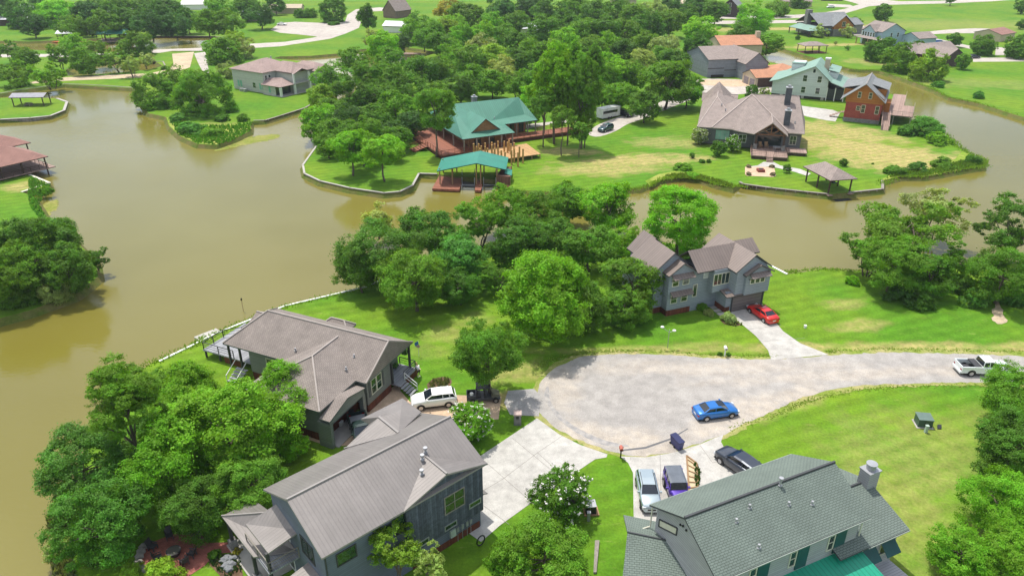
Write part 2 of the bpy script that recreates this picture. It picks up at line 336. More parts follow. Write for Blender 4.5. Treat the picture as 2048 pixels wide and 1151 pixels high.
def build_ground():
    waters = [wp(W_main), wp(W_pondA), wp(W_pondB)]; isl = [wp(I_left), wp(I_gaz)]
    loops = waters+isl; vs = []; es = []
    outer = [Vector((-1500,-60)), Vector((1500,-60)), Vector((2600,2600)), Vector((-2600,2600))]
    for lp in [outer]+loops:
        b = len(vs); vs += lp; es += [(b+i, b+(i+1)%len(lp)) for i in range(len(lp))]
    rv, re, rf, ov, oe, of = geometry.delaunay_2d_cdt(vs, es, [], 1, 1e-4)
    mb = MB(); base = [(v.x, v.y, 0) for v in rv]; faces = []
    for f in rf:
        c = (sum(rv[i].x for i in f)/len(f), sum(rv[i].y for i in f)/len(f))
        wet = any(inside(c, wpoly) for wpoly in waters) and not any(inside(c, q) for q in isl)
        if not wet: faces.append(tuple(f))
    mb.add(base, faces, 0)
    # banks
    for k, lp in enumerate(loops):
        n = len(lp); isw = k < len(waters); off = []
        area = sum(lp[i].x*lp[(i+1)%n].y-lp[(i+1)%n].x*lp[i].y for i in range(n))
        for i in range(n):
            a, b, c = lp[i-1], lp[i], lp[(i+1)%n]
            d1 = (b-a).normalized(); d2 = (c-b).normalized(); t = (d1+d2)
            t = t.normalized() if t.length > 1e-3 else d1
            nrm = Vector((-t.y, t.x))*(1 if area > 0 else -1)       # into polygon
            off.append(b+nrm*(.9 if isw else -.9))
        top = [(p.x, p.y, 0) for p in lp]; mid = [(p.x, p.y, -1.05) for p in off]; low = [(p.x, p.y, -3) for p in off]
        mb.add(top+mid+low, [(i,(i+1)%n,n+(i+1)%n,n+i) for i in range(n)], 1)
        mb.add(mid+low, [(i,(i+1)%n,n+(i+1)%n,n+i) for i in range(n)], 1)
    o = mb.build('ground', [M_grass, M_mudbank], kind='structure')
build_ground()
MB().poly([(-2600,-80,WZ),(2600,-80,WZ),(2600,2600,WZ),(-2600,2600,WZ)]).build('water', M_water, kind='structure')
def cat(pts, n=6):          # closed Catmull-Rom in the plane
    out = []; k = len(pts)
    for i in range(k):
        p0, p1, p2, p3 = (Vector(pts[(i+j-1)%k]) for j in range(4))
        for s in range(n):
            t = s/n
            out.append(.5*((2*p1)+(-p0+p2)*t+(2*p0-5*p1+4*p2-p3)*t*t+(-p0+3*p1-3*p2+p3)*t**3))
    return out
def sheet(name, pts, mat, z=.02, smooth=0, jit=0, **kw):
    p = wp(pts)
    if smooth: p = cat(p, smooth)
    if jit:
        rg = random.Random(7); q = []
        for a, b in zip(p, p[1:]+p[:1]):
            a = Vector(a); b = Vector(b); k = max(1, int((b-a).length/.45)); q += [a.lerp(b, i/k)+Vector((rg.uniform(-jit,jit), rg.uniform(-jit,jit))) for i in range(k)]
        p = q
    ar = sum(p[i].x*p[(i+1)%len(p)].y-p[(i+1)%len(p)].x*p[i].y for i in range(len(p)))
    if ar < 0: p = p[::-1]
    tri = geometry.tessellate_polygon([[Vector((q[0],q[1],0)) for q in p]])
    mb = MB(); mb.add([(q[0],q[1],z) for q in p], [t if (Vector(p[t[1]])-Vector(p[t[0]])).cross(Vector(p[t[2]])-Vector(p[t[0]])) > 0 else t[::-1] for t in tri])
    kw.setdefault('kind', 'structure')
    return mb.build(name, mat, **kw)
sheet('road', [(1072,790),(1086,760),(1112,735),(1150,717),(1200,709),(1290,708),(1370,712),(1450,717),(1560,717),(1660,710),(1768,705),(1900,707),(2048,712),(2300,722),(2300,800),(2048,769),(1994,764),(1850,766),(1747,769),(1690,775),(1640,785),(1590,800),(1545,822),(1490,845),(1447,868),(1400,886),(1345,903),(1290,911),(1240,907),(1180,888),(1120,860),(1084,833),(1072,812)], M_asph, .02, 4, .16)
sheet('road_shoulder', [(1064,800),(1076,757),(1100,732),(1145,711),(1200,703),(1290,702),(1450,711),(1560,711),(1660,703),(1768,698),(1900,700),(2048,704),(2300,712),(2300,812),(2048,777),(1994,771),(1850,772),(1747,776),(1650,792),(1600,806),(1550,830),(1490,856),(1450,876),(1400,892),(1345,909),(1290,917),(1240,913),(1175,893),(1114,864),(1076,838),(1062,815)],
 ground_mat('dry_verge', (.19,.25,.04), (.36,.32,.14), s1=.35, s2=2, s3=8, fleck=(.11,.23,.02)), .012, 4, .22)
sheet('driveway_apron', [(1016,781),(1068,777),(1080,790),(1078,832),(1040,830),(1020,829),(1008,805)], M_asph2, .024)
sheet('driveway', [(820,803),(900,789),(1003,793),(997,838),(925,843),(860,838),(830,850),(760,870),(700,890),(660,893),(598,872),(606,860),(668,880),(690,868),(735,810),(790,770),(836,732),(842,738),(800,780)], M_tan, .02)
sheet('driveway', [(1074,836),(1118,868),(1160,889),(1215,908),(1213,914),(1190,918),(1150,945),(1100,978),(1000,1050),(962,1083),(930,1060),(940,925)], M_conc, .028)
sheet('driveway', [(1452,623),(1522,605),(1548,640),(1566,662),(1600,686),(1657,709),(1600,714),(1542,719),(1536,700),(1512,672),(1480,645)], M_conc, .028)
sheet('driveway', [(1240,912),(1290,914),(1345,905),(1400,888),(1447,868),(1442,883),(1452,902),(1480,916),(1560,935),(1560,1000),(1400,1080),(1268,1080),(1266,945),(1256,925)], M_conc, .028)
sheet('driveway', [(1590,210),(1666,220),(1680,226),(1671,243),(1654,241),(1613,233),(1590,225)], M_conc, .02)
sheet('garden_bed', [(1372,910),(1378,912),(1395,925),(1400,945),(1395,975),(1377,985)], M_soil, .034)
# expansion joints of the concrete aprons
def joints(segs, z, w=.05):
    mb = MB()
    for a, b in segs:
        a = Vector(G(*a)); b = Vector(G(*b)); d = (b-a).normalized(); n = Vector((-d.y,d.x,0))*w/2
        mb.poly([(a+n+Vector((0,0,z)))[:], (b+n+Vector((0,0,z)))[:], (b-n+Vector((0,0,z)))[:], (a-n+Vector((0,0,z)))[:]][::-1])
    return mb
M_joint = mk('concrete_joint', (.26,.245,.22), .9)
joints([((1025,876),(1188,1010)),((1125,871),(1075,905)),((1075,905),(1005,958)),((1005,958),(968,980)),((1075,905),(1118,944)),((965,918),(1068,1008)),((966,1010),(1018,1048)),
 ((1496,659),(1562,650)),((1516,683),(1610,676)),((1320,908),(1322,990)),((1322,958),(1400,962)),((1400,890),(1425,925)),((1425,925),(1444,920)),((1261,914),(1262,920))], .034).build('pavement_joints', M_joint, kind='structure')
# cracked seal line in the road
sheet('road_crack', [(1240,899),(1290,893),(1340,876),(1375,856),(1377,857),(1342,879),(1291,897),(1240,902)], mk('tar_seal', (.13,.13,.135), .8), .026)
sheet('road_wear', [(1122,830),(1160,858),(1210,880),(1255,890),(1250,893),(1205,889),(1155,866),(1118,838),(1090,800),(1092,775),(1098,775),(1100,800)], ground_mat('scuffed_asphalt', (.40,.375,.345), (.24,.235,.235), s1=1.5, s2=3, s3=12, bump=.01), .025, 3)
# far roads
sheet('road', [(-400,109),(0,109),(150,108),(320,106),(345,102),(400,102),(510,96),(560,93),(600,87),(660,78),(690,68),(718,56),(722,45),(712,36),(716,29),(735,24),(800,20),(760,15),(712,19),(695,30),(690,44),(640,46),(590,44),(560,46),(548,55),(541,60),(560,66),(595,69),(640,74),(628,80),(590,85),(512,91),(400,96),(320,99),(150,114),(0,115),(-400,116)], M_road2, .03)
sheet('path', [(500,88),(570,84),(625,76),(637,73),(640,76),(626,81),(570,88),(500,92)], M_road2, .04)
sheet('path', [(344,108),(388,104),(380,135),(350,145),(300,154),(225,158),(130,162),(60,168),(60,164),(130,155),(225,150),(300,147),(340,138),(347,128)], M_gravel, .04)
sheet('path', [(388,107),(411,104),(418,145),(410,152),(398,130)], M_road2, .04)
sheet('path', [(1178,262),(1200,248),(1240,233),(1300,213),(1350,190),(1392,172),(1400,158),(1490,160),(1520,168),(1545,172),(1545,184),(1495,188),(1440,190),(1400,194),(1345,214),(1292,236),(1256,248),(1232,262),(1200,273),(1180,271)], M_road2, .03, 3)
sheet('path', [(1398,160),(1480,160),(1500,172),(1470,174),(1400,170)], M_tan, .04)
sheet('path', [(1036,252),(1060,248),(1100,244),(1180,236),(1182,240),(1100,249),(1062,256),(1040,258)], M_road2, .03)
sheet('road', [(1400,32),(1500,32),(1590,30),(1640,27),(1690,18),(1718,9),(1700,4),(1686,0),(1726,-4),(1800,3),(1880,2),(1960,-2),(2048,-8),(2048,-2),(1985,3),(1900,7),(1780,10),(1738,13),(1708,22),(1676,31),(1620,36),(1540,38),(1400,38)], M_road2, .03)
sheet('road', [(1400,42),(1536,41),(1615,40),(1620,46),(1536,47),(1400,49)], M_road2, .03)
sheet('road', [(1842,66),(1880,61),(1925,58),(1965,57),(2000,60),(2018,64),(2008,67),(1960,67),(1900,67),(1845,70)], M_road2, .03, 3)
sheet('road', [(1708,49),(1735,54),(1745,67),(1708,72),(1706,66),(1726,65),(1712,56)], M_road2, .03)
sheet('driveway', [(1846,72),(1895,82),(1940,92),(1940,98),(1893,88),(1870,86),(1850,78)], M_road2, .03)
sheet('driveway', [(1946,116),(2060,115),(2060,123),(1946,124)], M_road2, .03)
sheet('driveway', [(1992,95),(2030,95),(2030,110),(1990,111)], M_road2, .03)
sheet('driveway', [(1655,8),(1700,10),(1712,16),(1660,14)], M_road2, .035)
# G garden path and patio
sheet('path', [(1527,324),(1547,324),(1560,331),(1600,338),(1622,347),(1614,352),(1590,344),(1555,336),(1538,333),(1510,336),(1492,338),(1492,334),(1515,331)], M_conc, .03)
sheet('patio', [(1490,334),(1548,334),(1552,352),(1546,354),(1494,352),(1490,349)], M_tan, .05)
sheet('marsh', [(1300,372),(1290,362),(1318,348),(1350,342),(1390,348),(1420,355),(1466,372),(1466,376),(1437,369),(1400,358),(1360,354),(1320,360)], M_marsh, .02, kind='stuff')
sheet('marsh', [(1765,358),(1790,344),(1850,338),(1910,318),(1925,302),(1962,318),(1968,332),(1930,338),(1850,353),(1800,353),(1766,361)], M_marsh, .02, kind='stuff')
sheet('marsh', [(333,236),(345,232),(400,250),(440,250),(500,248),(503,258),(470,275),(432,289),(395,287),(360,271),(340,252)], M_marsh, .02, kind='stuff')
def algae(name, pts): sheet(name, pts, ground_mat('algae', (.17,.21,.03), (.26,.25,.07), s1=.5, s2=2, s3=8), WZ+.01, 4, .5, kind='stuff')
algae('algae', [(430,290),(470,272),(540,262),(560,268),(500,280),(440,293)])
algae('algae', [(72,410),(110,388),(112,405),(85,425)])
# patio of brick by the near left house
sheet('patio', [(276,1112),(300,1085),(345,1068),(400,1066),(418,1085),(470,1083),(482,1090),(478,1104),(430,1106),(410,1130),(365,1160),(300,1155),(280,1135)], mk('red_paver', (.36,.12,.09), .85, 'brick', amt=.3, sc1=2), .03)
sheet('garden_bed', [(412,1112),(440,1108),(480,1106),(486,1151),(450,1160),(420,1130)], M_soil, .026)
sheet('garden_bed', [(854,768),(866,757),(884,753),(902,757),(904,764),(896,778),(872,782),(856,780)], M_soil, .03)
sheet('garden_bed', [(1440,640),(1455,630),(1484,650),(1470,652),(1448,648)], M_soil, .03)
sheet('path', [(1990,608),(1998,598),(2003,622),(2014,640),(1998,648),(1984,636)], M_gravel, .03, 4, .2)
# retaining walls
def bulkhead(name, label, pts, capm, wallm, zt=.12, post=None, group=None, capw=.34):
    P = [Vector(G(x,y)) for x,y in pts]; root = empty(name, P[0], 0, label, 'retaining wall', group)
    q = [p-P[0] for p in P]; c = MB(); wl = MB(); ps = MB()
    for a, b in zip(q, q[1:]):
        d = (b-a).normalized(); n = Vector((-d.y,d.x,0)); a2 = a-d*.1; b2 = b+d*.1
        for mb, hw, z0, z1 in ((c, capw/2, zt-.12, zt), (wl, .1, -2.6, zt-.12)):
            l = [a2+n*hw, b2+n*hw, b2-n*hw, a2-n*hw]; mb.prism([(v.x,v.y) for v in l], z0, z1)
        if post:
            k = int((b-a).length/post)
            for i in range(k):
                p = a+d*(i+.5)*post
                for s in (1,-1):
                    e = p+n*s*.16; ps.box((e.x-.1,e.y-.1,-2.5),(e.x+.1,e.y+.1,zt-.13))
    c.build('cap', capm, root); wl.build('wall_face', wallm, root)
    if post: ps.build('posts', m_greywood, root)
    return root
m_cw = mk('stained_concrete_wall', (.34,.31,.26), .9, 'board', period=.9, amt=.35, sc1=1.5)
bulkhead('retaining_wall', 'pale concrete capped retaining wall round the lawn with trees beside the green roofed boathouse', [(636,288),(606,330),(609,347),(640,362),(700,376),(768,386),(800,383),(825,371),(838,347),(873,348)], M_conc_d, m_cw, capw=.42)
bulkhead('retaining_wall', 'timber faced retaining wall with posts below the grey lake house lawn', [(1480,364),(1486,368),(1543,376),(1606,383),(1656,388)], m_greywood, m_dkwood, post=1.8, capw=.5)
bulkhead('retaining_wall', 'short timber retaining wall right of the open boat shelter, with a white end', [(1698,385),(1765,378),(1765,361)], m_greywood, m_dkwood, post=1.8, capw=.5)
bulkhead('retaining_wall', 'long straight white topped wall along the lake beside the grey ranch house', [(320,722),(390,688),(430,668),(570,612),(735,573),(850,520)], m_white, m_cw, capw=.3)
bulkhead('retaining_wall', 'thin white topped wall at the water behind the blue grey two storey house', [(1450,498),(1530,526),(1573,548)], m_white, m_cw, capw=.35)
bulkhead('retaining_wall', 'grey concrete wall curving round the picnic shelter lawn at the left edge', [(-200,240),(0,239),(60,236),(100,232),(128,221),(134,204),(114,197)], M_conc_d, m_cw, capw=.7)
bulkhead('retaining_wall', 'dark timber wall along the gravel path on the far left shore', [(-150,188),(0,187),(60,177),(130,168),(200,171),(270,176)], m_greywood, m_dkwood, capw=.5)
bulkhead('retaining_wall', 'wooden retaining wall below the lawn of the pale two storey house', [(508,241),(530,241),(560,232),(610,216),(634,202)], m_greywood, m_dkwood, post=2.2, capw=.5)
bulkhead('retaining_wall', 'brown timber wall on the far side of the upper left pond', [(295,72),(430,73),(455,76)], m_greywood, m_dkwood, capw=.6)
bulkhead('retaining_wall', 'white topped square corner of wall beside the brown roofed boathouse', [(60,350),(99,366),(44,384)], m_cream, m_dkwood, capw=.5)
bulkhead('retaining_wall', 'small dark wall on the near bank of the inner pond', [(290,124),(326,123),(330,131)], m_greywood, m_dkwood, capw=.5)
# ================================================================ HOUSES
class House:
    def __init__(s, name, label, org, ang, wall, roof, cap=None, trim=None, cat='house', z=0, group=None):
        s.r = empty(name, (org[0],org[1],z), R(ang), label, cat, group); s.W = MB(); s.Rf = MB(); s.Cp = MB()
        s.wall = wall if isinstance(wall, list) else [wall]; s.roof = roof; s.cap = cap; s.trim = trim or m_dark; s.org = org; s.a = R(ang)
    def uv(s, px, py, z):
        p = G(px,py,z); x, y = p[0]-s.org[0], p[1]-s.org[1]; c, q = math.cos(s.a), math.sin(s.a)
        return (x*c+y*q, -x*q+y*c, z)
    def ridge(s, p, q, r=.11):
        if s.cap: s.Cp.bar(Vector(p)+Vector((0,0,.03)), Vector(q)+Vector((0,0,.03)), r, n=4)
    def gable(s, u0, u1, v0, v1, z0, ze, zr, axis='u', oh=.45, og=.3, m=0, t=.16, walls=True, rv=None, wz=None):
        sw = axis == 'v'
        if sw: a0,a1,b0,b1 = v0,v1,u0,u1
        else: a0,a1,b0,b1 = u0,u1,v0,v1
        mid = (b0+b1)/2 if rv is None else rv
        f = (lambda a,b,z: (b,a,z)) if sw else (lambda a,b,z: (a,b,z))
        pts = [f(a0,b0,ze),f(a1,b0,ze),f(a1,mid,zr),f(a0,mid,zr),f(a0,b1,ze),f(a1,b1,ze)]
        fs = [(0,1,2,3),(3,2,5,4)]
        if sw: fs = [q[::-1] for q in fs]
        s.Rf.shell(pts, fs, t)
        s.ridge(pts[3], pts[2])
        if walls:
            s1 = (zr-ze)/(mid-b0); s2 = (zr-ze)/(b1-mid)
            A0,A1,B0,B1 = a0+og,a1-og,b0+oh,b1-oh
            zt0 = ze+s1*oh-t-.01; zt1 = ze+s2*oh-t-.01; zm = zr-t-.01
            pen = [(B0,z0),(B1,z0),(B1,zt1),(mid,zm),(B0,zt0)]
            n = 5; P = [f(A0,b,z) for b,z in pen]+[f(A1,b,z) for b,z in pen]
            F = [(0,1,2,3,4)[::-1] if sw else (0,4,3,2,1)[::1], (5,6,7,8,9)]
            F = [(4,3,2,1,0),(5,6,7,8,9)]+[(i,(i+1)%5,5+(i+1)%5,5+i) for i in range(5)]
            if sw: F = [q[::-1] for q in F]
            s.W.add(P, F, m)
            return (A0,A1,B0,B1) if not sw else (B0,B1,A0,A1)
    def hip(s, u0, u1, v0, v1, z0, ze, zr, axis='u', d0=None, d1=None, oh=.45, m=0, t=.16, walls=True, rv=None):
        sw = axis == 'v'
        a0,a1,b0,b1 = (v0,v1,u0,u1) if sw else (u0,u1,v0,v1)
        mid = (b0+b1)/2 if rv is None else rv; h = (b1-b0)/2; d0 = h if d0 is None else d0; d1 = h if d1 is None else d1
        f = (lambda a,b,z: (b,a,z)) if sw else (lambda a,b,z: (a,b,z))
        r0, r1 = a0+d0, a1-d1
        if r1-r0 < .01: r0 = r1 = (a0+a1)/2
        pts = [f(a0,b0,ze),f(a1,b0,ze),f(a1,b1,ze),f(a0,b1,ze),f(r0,mid,zr)]
        if r1 > r0: pts.append(f(r1,mid,zr)); fs = [(0,1,5,4),(1,2,5),(2,3,4,5),(3,0,4)]
        else: fs = [(0,1,4),(1,2,4),(2,3,4),(3,0,4)]
        if sw: fs = [q[::-1] for q in fs]
        s.Rf.shell(pts, fs, t)
        k = 5 if len(pts) == 6 else 4
        s.ridge(pts[0],pts[4]); s.ridge(pts[3],pts[4]); s.ridge(pts[1],pts[k]); s.ridge(pts[2],pts[k])
        if k == 5: s.ridge(pts[4],pts[5])
        if walls: s.block(u0+oh,u1-oh,v0+oh,v1-oh,z0,ze-t+.04,m)
        return (u0+oh,u1-oh,v0+oh,v1-oh)
    def block(s, u0, u1, v0, v1, z0, z1, m=0): s.W.box((u0,v0,z0),(u1,v1,z1),m)
    def roofpoly(s, pts, faces, t=.14):
        s.Rf.shell(pts, faces, t)
    def part(s, name, mb, mat, label=None, parent=None): return mb.build(name, mat, parent or s.r, label=label)
    def _f(s, side, pos):
        # returns function (a along wall, z, out distance) -> local point ; side v-,v+,u-,u+
        if side == 'v-': return lambda a,z,o: (a,pos-o,z)
        if side == 'v+': return lambda a,z,o: (a,pos+o,z)
        if side == 'u+': return lambda a,z,o: (pos+o,a,z)
        return lambda a,z,o: (pos-o,a,z)
    def panel(s, mb, side, pos, a0, a1, z0, z1, o0, o1, m=0):
        f = s._f(side, pos); p = f(a0,z0,o0); q = f(a1,z1,o1)
        mb.box(tuple(min(x,y) for x,y in zip(p,q)), tuple(max(x,y) for x,y in zip(p,q)), m)
    def win(s, side, pos, a, z, w, h, nx=1, ny=2, fm=None, gm=None, name='window', label=None, fw=.09):
        fr = MB(); a0, a1, z1 = a-w/2, a+w/2, z+h
        for x0,x1,y0,y1 in ((a0-fw,a1+fw,z-fw,z),(a0-fw,a1+fw,z1,z1+fw),(a0-fw,a0,z,z1),(a1,a1+fw,z,z1)): s.panel(fr, side, pos, x0,x1,y0,y1, -.02, .06)
        for i in range(1,nx): x = a0+w*i/nx; s.panel(fr, side, pos, x-.035,x+.035,z,z1,-.02,.05)
        for i in range(1,ny): y = z+h*i/ny; s.panel(fr, side, pos, a0,a1,y-.025,y+.025,-.02,.045)
        o = fr.build(name, fm or m_white, s.r, label=label)
        g = MB(); s.panel(g, side, pos, a0,a1,z,z1,-.02,.015); g.build('pane', gm or m_glass, o)
        return o
    def vent(s, u, v, z, h=.5, r=.09, cap=False):
        mb = MB(); mb.cyl((u,v), r, z-.3, z+h, 8)
        mb.cyl((u,v), r*1.7, z-.02, z+.03, 8)
        if cap: mb.cyl((u,v), r*1.8, z+h, z+h+.12, 8)
        return mb.build('roof_vent', m_metal, s.r)
    def posts(s, pts, z0, z1, w=.12, mat=None, name='post'):
        for (u,v) in pts:
            MB().box((u-w,v-w,z0),(u+w,v+w,z1)).build(name, mat or m_white, s.r)
    def done(s):
        s.W.build('wall', s.wall, s.r); s.Rf.build('roof', [s.roof, s.trim], s.r)
        if s.Cp.v: s.Cp.build('ridge_cap', s.cap, s.r)
        return s
def rail(mb, p, q, h=1.0, n=None, r=.04, mid=2):
    p = Vector(p); q = Vector(q); k = max(1, int((q-p).length/1.6))
    for i in range(k+1):
        a = p+(q-p)*i/k; mb.bar(a, a+Vector((0,0,h)), r*1.4)
    mb.bar(p+Vector((0,0,h)), q+Vector((0,0,h)), r*1.3)
    for j in range(mid): mb.bar(p+Vector((0,0,h*(j+1)/(mid+1))), q+Vector((0,0,h*(j+1)/(mid+1))), r*.6)
def steps(mb, u0, u1, v0, v1, z0, z1, n, axis='v'):
    for i in range(n):
        t0, t1 = i/n, (i+1)/n; z = z0+(z1-z0)*(i+1)/n
        if axis == 'v': mb.box((u0, min(v0+(v1-v0)*t0,v0+(v1-v0)*t1), z-.08),(u1, max(v0+(v1-v0)*t0,v0+(v1-v0)*t1)+.02, z))
        else: mb.box((min(u0+(u1-u0)*t0,u0+(u1-u0)*t1), v0, z-.08),(max(u0+(u1-u0)*t0,u0+(u1-u0)*t1)+.02, v1, z))
# ---- A: grey ranch house with taupe shingles ------------------------------------------------
h = House('ranch_house', 'long single storey grey house with taupe shingle roof and lake deck', (-32.88,71.31), -24.5, m_sideA, m_roofA, m_capA, mk('grey_green_fascia', (.10,.13,.12), .6))
w1 = h.hip(0, 19.5, 0, 9.2, 1.0, 4.2, 6.8, 'u', d0=3.0, d1=.01, walls=False)
h.W.prism([(3.2,.5),(17.6,.5),(17.6,8.7),(3.2,8.7)], 1.0, 4.1)
h.W.prism([(17.6,.5),(19.1,.5),(19.1,5.0),(17.6,5.0)], 1.0, 4.09)
h.W.add([(19.1,.5,4.05),(19.1,8.7,4.05),(19.1,4.6,6.5),(18.9,.5,4.05),(18.9,8.7,4.05),(18.9,4.6,6.5)], [(0,1,2),(3,5,4),(0,3,4,1)])
h.hip(8.6, 18.2, -6.0, 4.5, 1.0, 4.2, 6.3, 'v', d0=5.4, d1=.01, oh=.5)
h.gable(-.6, 3.6, 4.2, 8.6, 1.0, 4.0, 5.0, 'u', walls=False)
h.hip(7.2, 11.0, 8.4, 10.2, 1.0, 4.0, 4.7, 'u', d0=1, d1=1, oh=.3)
sk = MB(); sk.prism([(3.25,.56),(19.05,.56),(19.05,5),(17.6,5),(17.6,8.64),(3.25,8.64)], .05, .99); sk.prism([(9.15,-5.44),(17.65,-5.44),(17.65,.6),(9.15,.6)], .05, .99)
sk.build('skirting', m_skirt, h.r)
# entry porch roof (low gable) and its front wall
h.roofpoly([(18.1,-6.1,3.45),(19.4,-6.1,3.45),(19.4,-3.0,4.35),(18.1,-3.0,4.35),(19.4,-.1,3.7),(18.1,-.1,3.7)], [(0,1,2,3),(3,2,4,5)])
h.W.add([(19.3,-6,3.3),(19.3,-.2,3.5),(19.3,-3,4.15),(19.3,-6,2.9),(19.3,-.2,2.9),(19.15,-6,3.3),(19.15,-.2,3.5),(19.15,-3,4.15),(19.15,-6,2.9),(19.15,-.2,2.9)], [(3,4,1,2,0),(8,5,7,6,9),(3,8,9,4)])
for q_ in (((17.7,-6.0,0),(19.3,-5.6,2.95)),((18.8,-.55,0),(19.3,-.1,2.95))): MB().box(*q_).build('porch_pillar', m_sideA, h.r)
MB().box((17.7,-5.6,.02),(19.7,-.2,.12)).build('porch_floor', M_conc_d, h.r)
# windows
for a in (11.3, 14.6): h.win('v-', -5.5, a, 2.1, 1.5, 1.1, 2, 1, m_cream, m_glassg)
h.win('v-', .5, 6.6, 2.3, 1.7, 1.1, 2, 1, m_cream)
h.win('u+', 19.1, 1.75, 1.9, .8, 1.7, 1, 2, m_cream, m_glassg); h.win('u+', 19.1, 2.75, 1.9, .8, 1.7, 1, 2, m_cream, m_glassg)
for q_ in (.85,3.3):
    sh = MB(); h.panel(sh, 'u+', 19.1, q_,q_+.35,1.8,3.7,0,.05); sh.build('shutter', mk('dark_grey_shutter', (.09,.10,.10)), h.r)
# right front porch: floor, post, rail, steps
MB().box((17.6,5.0,.85),(20.0,8.9,1.0)).build('porch_floor', m_deckg, h.r)
h.posts([(19.2,8.75),(19.2,5.1)], 1.0, 4.05, .11, m_dark)
mb = MB(); rail(mb, (19.9,8.8,1.0), (19.9,6.4,1.0)); rail(mb, (17.8,8.8,1.0), (19.9,8.8,1.0)); mb.build('railing', m_dark, h.r)
mb = MB(); steps(mb, 21.6, 20.0, 4.9, 6.2, 0, 1.0, 5, 'u'); mb.build('steps', m_deckg, h.r)
mb = MB(); mb.bar((21.6,6.3,.9),(20.0,6.3,1.9),.05); mb.bar((21.6,6.3,0),(21.6,6.3,.9),.05); mb.bar((20,6.3,1.0),(20,6.3,1.9),.05); mb.bar((21.6,6.3,.5),(20.0,6.3,1.4),.04); mb.build('stair_rail', m_white, h.r)
MB().box((19.1,6.4,.05),(20.0,8.9,.84)).build('skirting', m_skirt, h.r)
# deck on the lake side
MB().box((-5.4,1.6,.95),(3.2,8.7,1.1)).build('deck', m_deckg, h.r)
MB().box((-2.2,1.7,.05),(.4,2.0,.94)).build('skirting', m_skirt, h.r)
mb = MB(); rail(mb,(-5.3,1.7,1.1),(-.6,1.7,1.1)); rail(mb,(-5.3,1.7,1.1),(-5.3,4.9,1.1)); rail(mb,(-5.3,4.9,1.1),(-3.6,6.4,1.1)); rail(mb,(-3.6,6.4,1.1),(-3.6,8.6,1.1)); mb.build('railing', m_dark, h.r)
for p in ((-5.2,1.8),(-5.2,4.8),(-3.0,1.8),(-3.6,8.4)): MB().box((p[0]-.09,p[1]-.09,-.5),(p[0]+.09,p[1]+.09,.95)).build('deck_post', m_dark, h.r)
h.posts([(.25,.45),(.25,4.3),(1.9,.45),(.2,8.5)], 1.1, 4.05, .1, m_dark)
mb = MB(); steps(mb, 1.0, 2.6, -1.3, .5, 0, 1.0, 5); mb.build('steps', m_deckg, h.r)
mb = MB(); mb.bar((1.0,-1.3,.9),(1.0,.4,2.0),.05); mb.bar((2.6,-1.3,.9),(2.6,.4,2.0),.05); mb.bar((1.0,-1.3,0),(1.0,-1.3,.9),.05); mb.bar((2.6,-1.3,0),(2.6,-1.3,.9),.05); mb.build('stair_rail', m_white, h.r)
for u,v,z in ((9.5,1.2,5.0),(16.6,2.2,5.45),(16.8,.4,5.0)): h.vent(u,v,z,.3)
h.done()
# ---- B: two storey house with metal roof, near left ------------------------------------------
h = House('two_storey_house', 'large two storey house with brown ribbed metal roof and dark weathered board siding', (-13.38,37.35), 41.8, [m_sideBl, m_sideB], m_seam, m_cap, m_cap)
BZ, BR = 7.0, 9.15
h.gable(0, 15.1, 0, 9.4, 0, BZ, BR, 'u', oh=.5, og=.35, m=0)
h.gable(6.9, 15.2, -.05, 4.4, 0, BZ, 8.25, 'v', walls=False)
# projecting board-clad bay under the cross gable
zt = 8.1
h.W.add([(7.25,.28,1.9),(14.85,.28,1.9),(14.85,.28,6.9),(11.05,.28,zt),(7.25,.28,6.9),(7.25,.6,1.9),(14.85,.6,1.9),(14.85,.6,6.9),(11.05,.6,zt),(7.25,.6,6.9)], [(0,1,2,3,4),(5,9,8,7,6),(0,5,6,1),(0,4,9,5),(1,6,7,2)], 1)
h.W.box((14.75,.3,1.9),(14.92,9.0,6.9),1)
h.roofpoly([h.uv(430+830/3.188,790+335/3.188,6.9), h.uv(430+985/3.188,790+182/3.188,6.9), h.uv(430+1045/3.188,790+140/3.188,8.0), h.uv(430+1170/3.188,790+242/3.188,8.0)], [(0,3,2,1)])
p7 = [h.uv(430+930/3.188,790+150/3.188,6.9), h.uv(430+1195/3.188,790+18/3.188,8.0), h.uv(430+1185/3.188,790+105/3.188,8.0), h.uv(430+1045/3.188,790+140/3.188,8.0), h.uv(430+985/3.188,790+182/3.188,6.9)]
h.roofpoly(p7, [(0,4,3,2,1)])
q7 = [p7[1], p7[2], p7[3], h.uv(430+1170/3.188,790+242/3.188,8.0), h.uv(430+1315/3.188,790+105/3.188,7.6)]
h.roofpoly(q7, [(0,1,4),(1,3,4),(1,2,3)])
h.ridge(q7[2], q7[3], .14); h.ridge((7.3,9.5,7.05), q7[3], .05)
h.W.prism([p7[0][:2] if False else (11.1,11.8),(14.6,11.0),(14.6,9.0),(10.9,9.0)], 0, 6.7); h.block(7.9, 10.9, 9.0, 9.7, 0, 6.7)
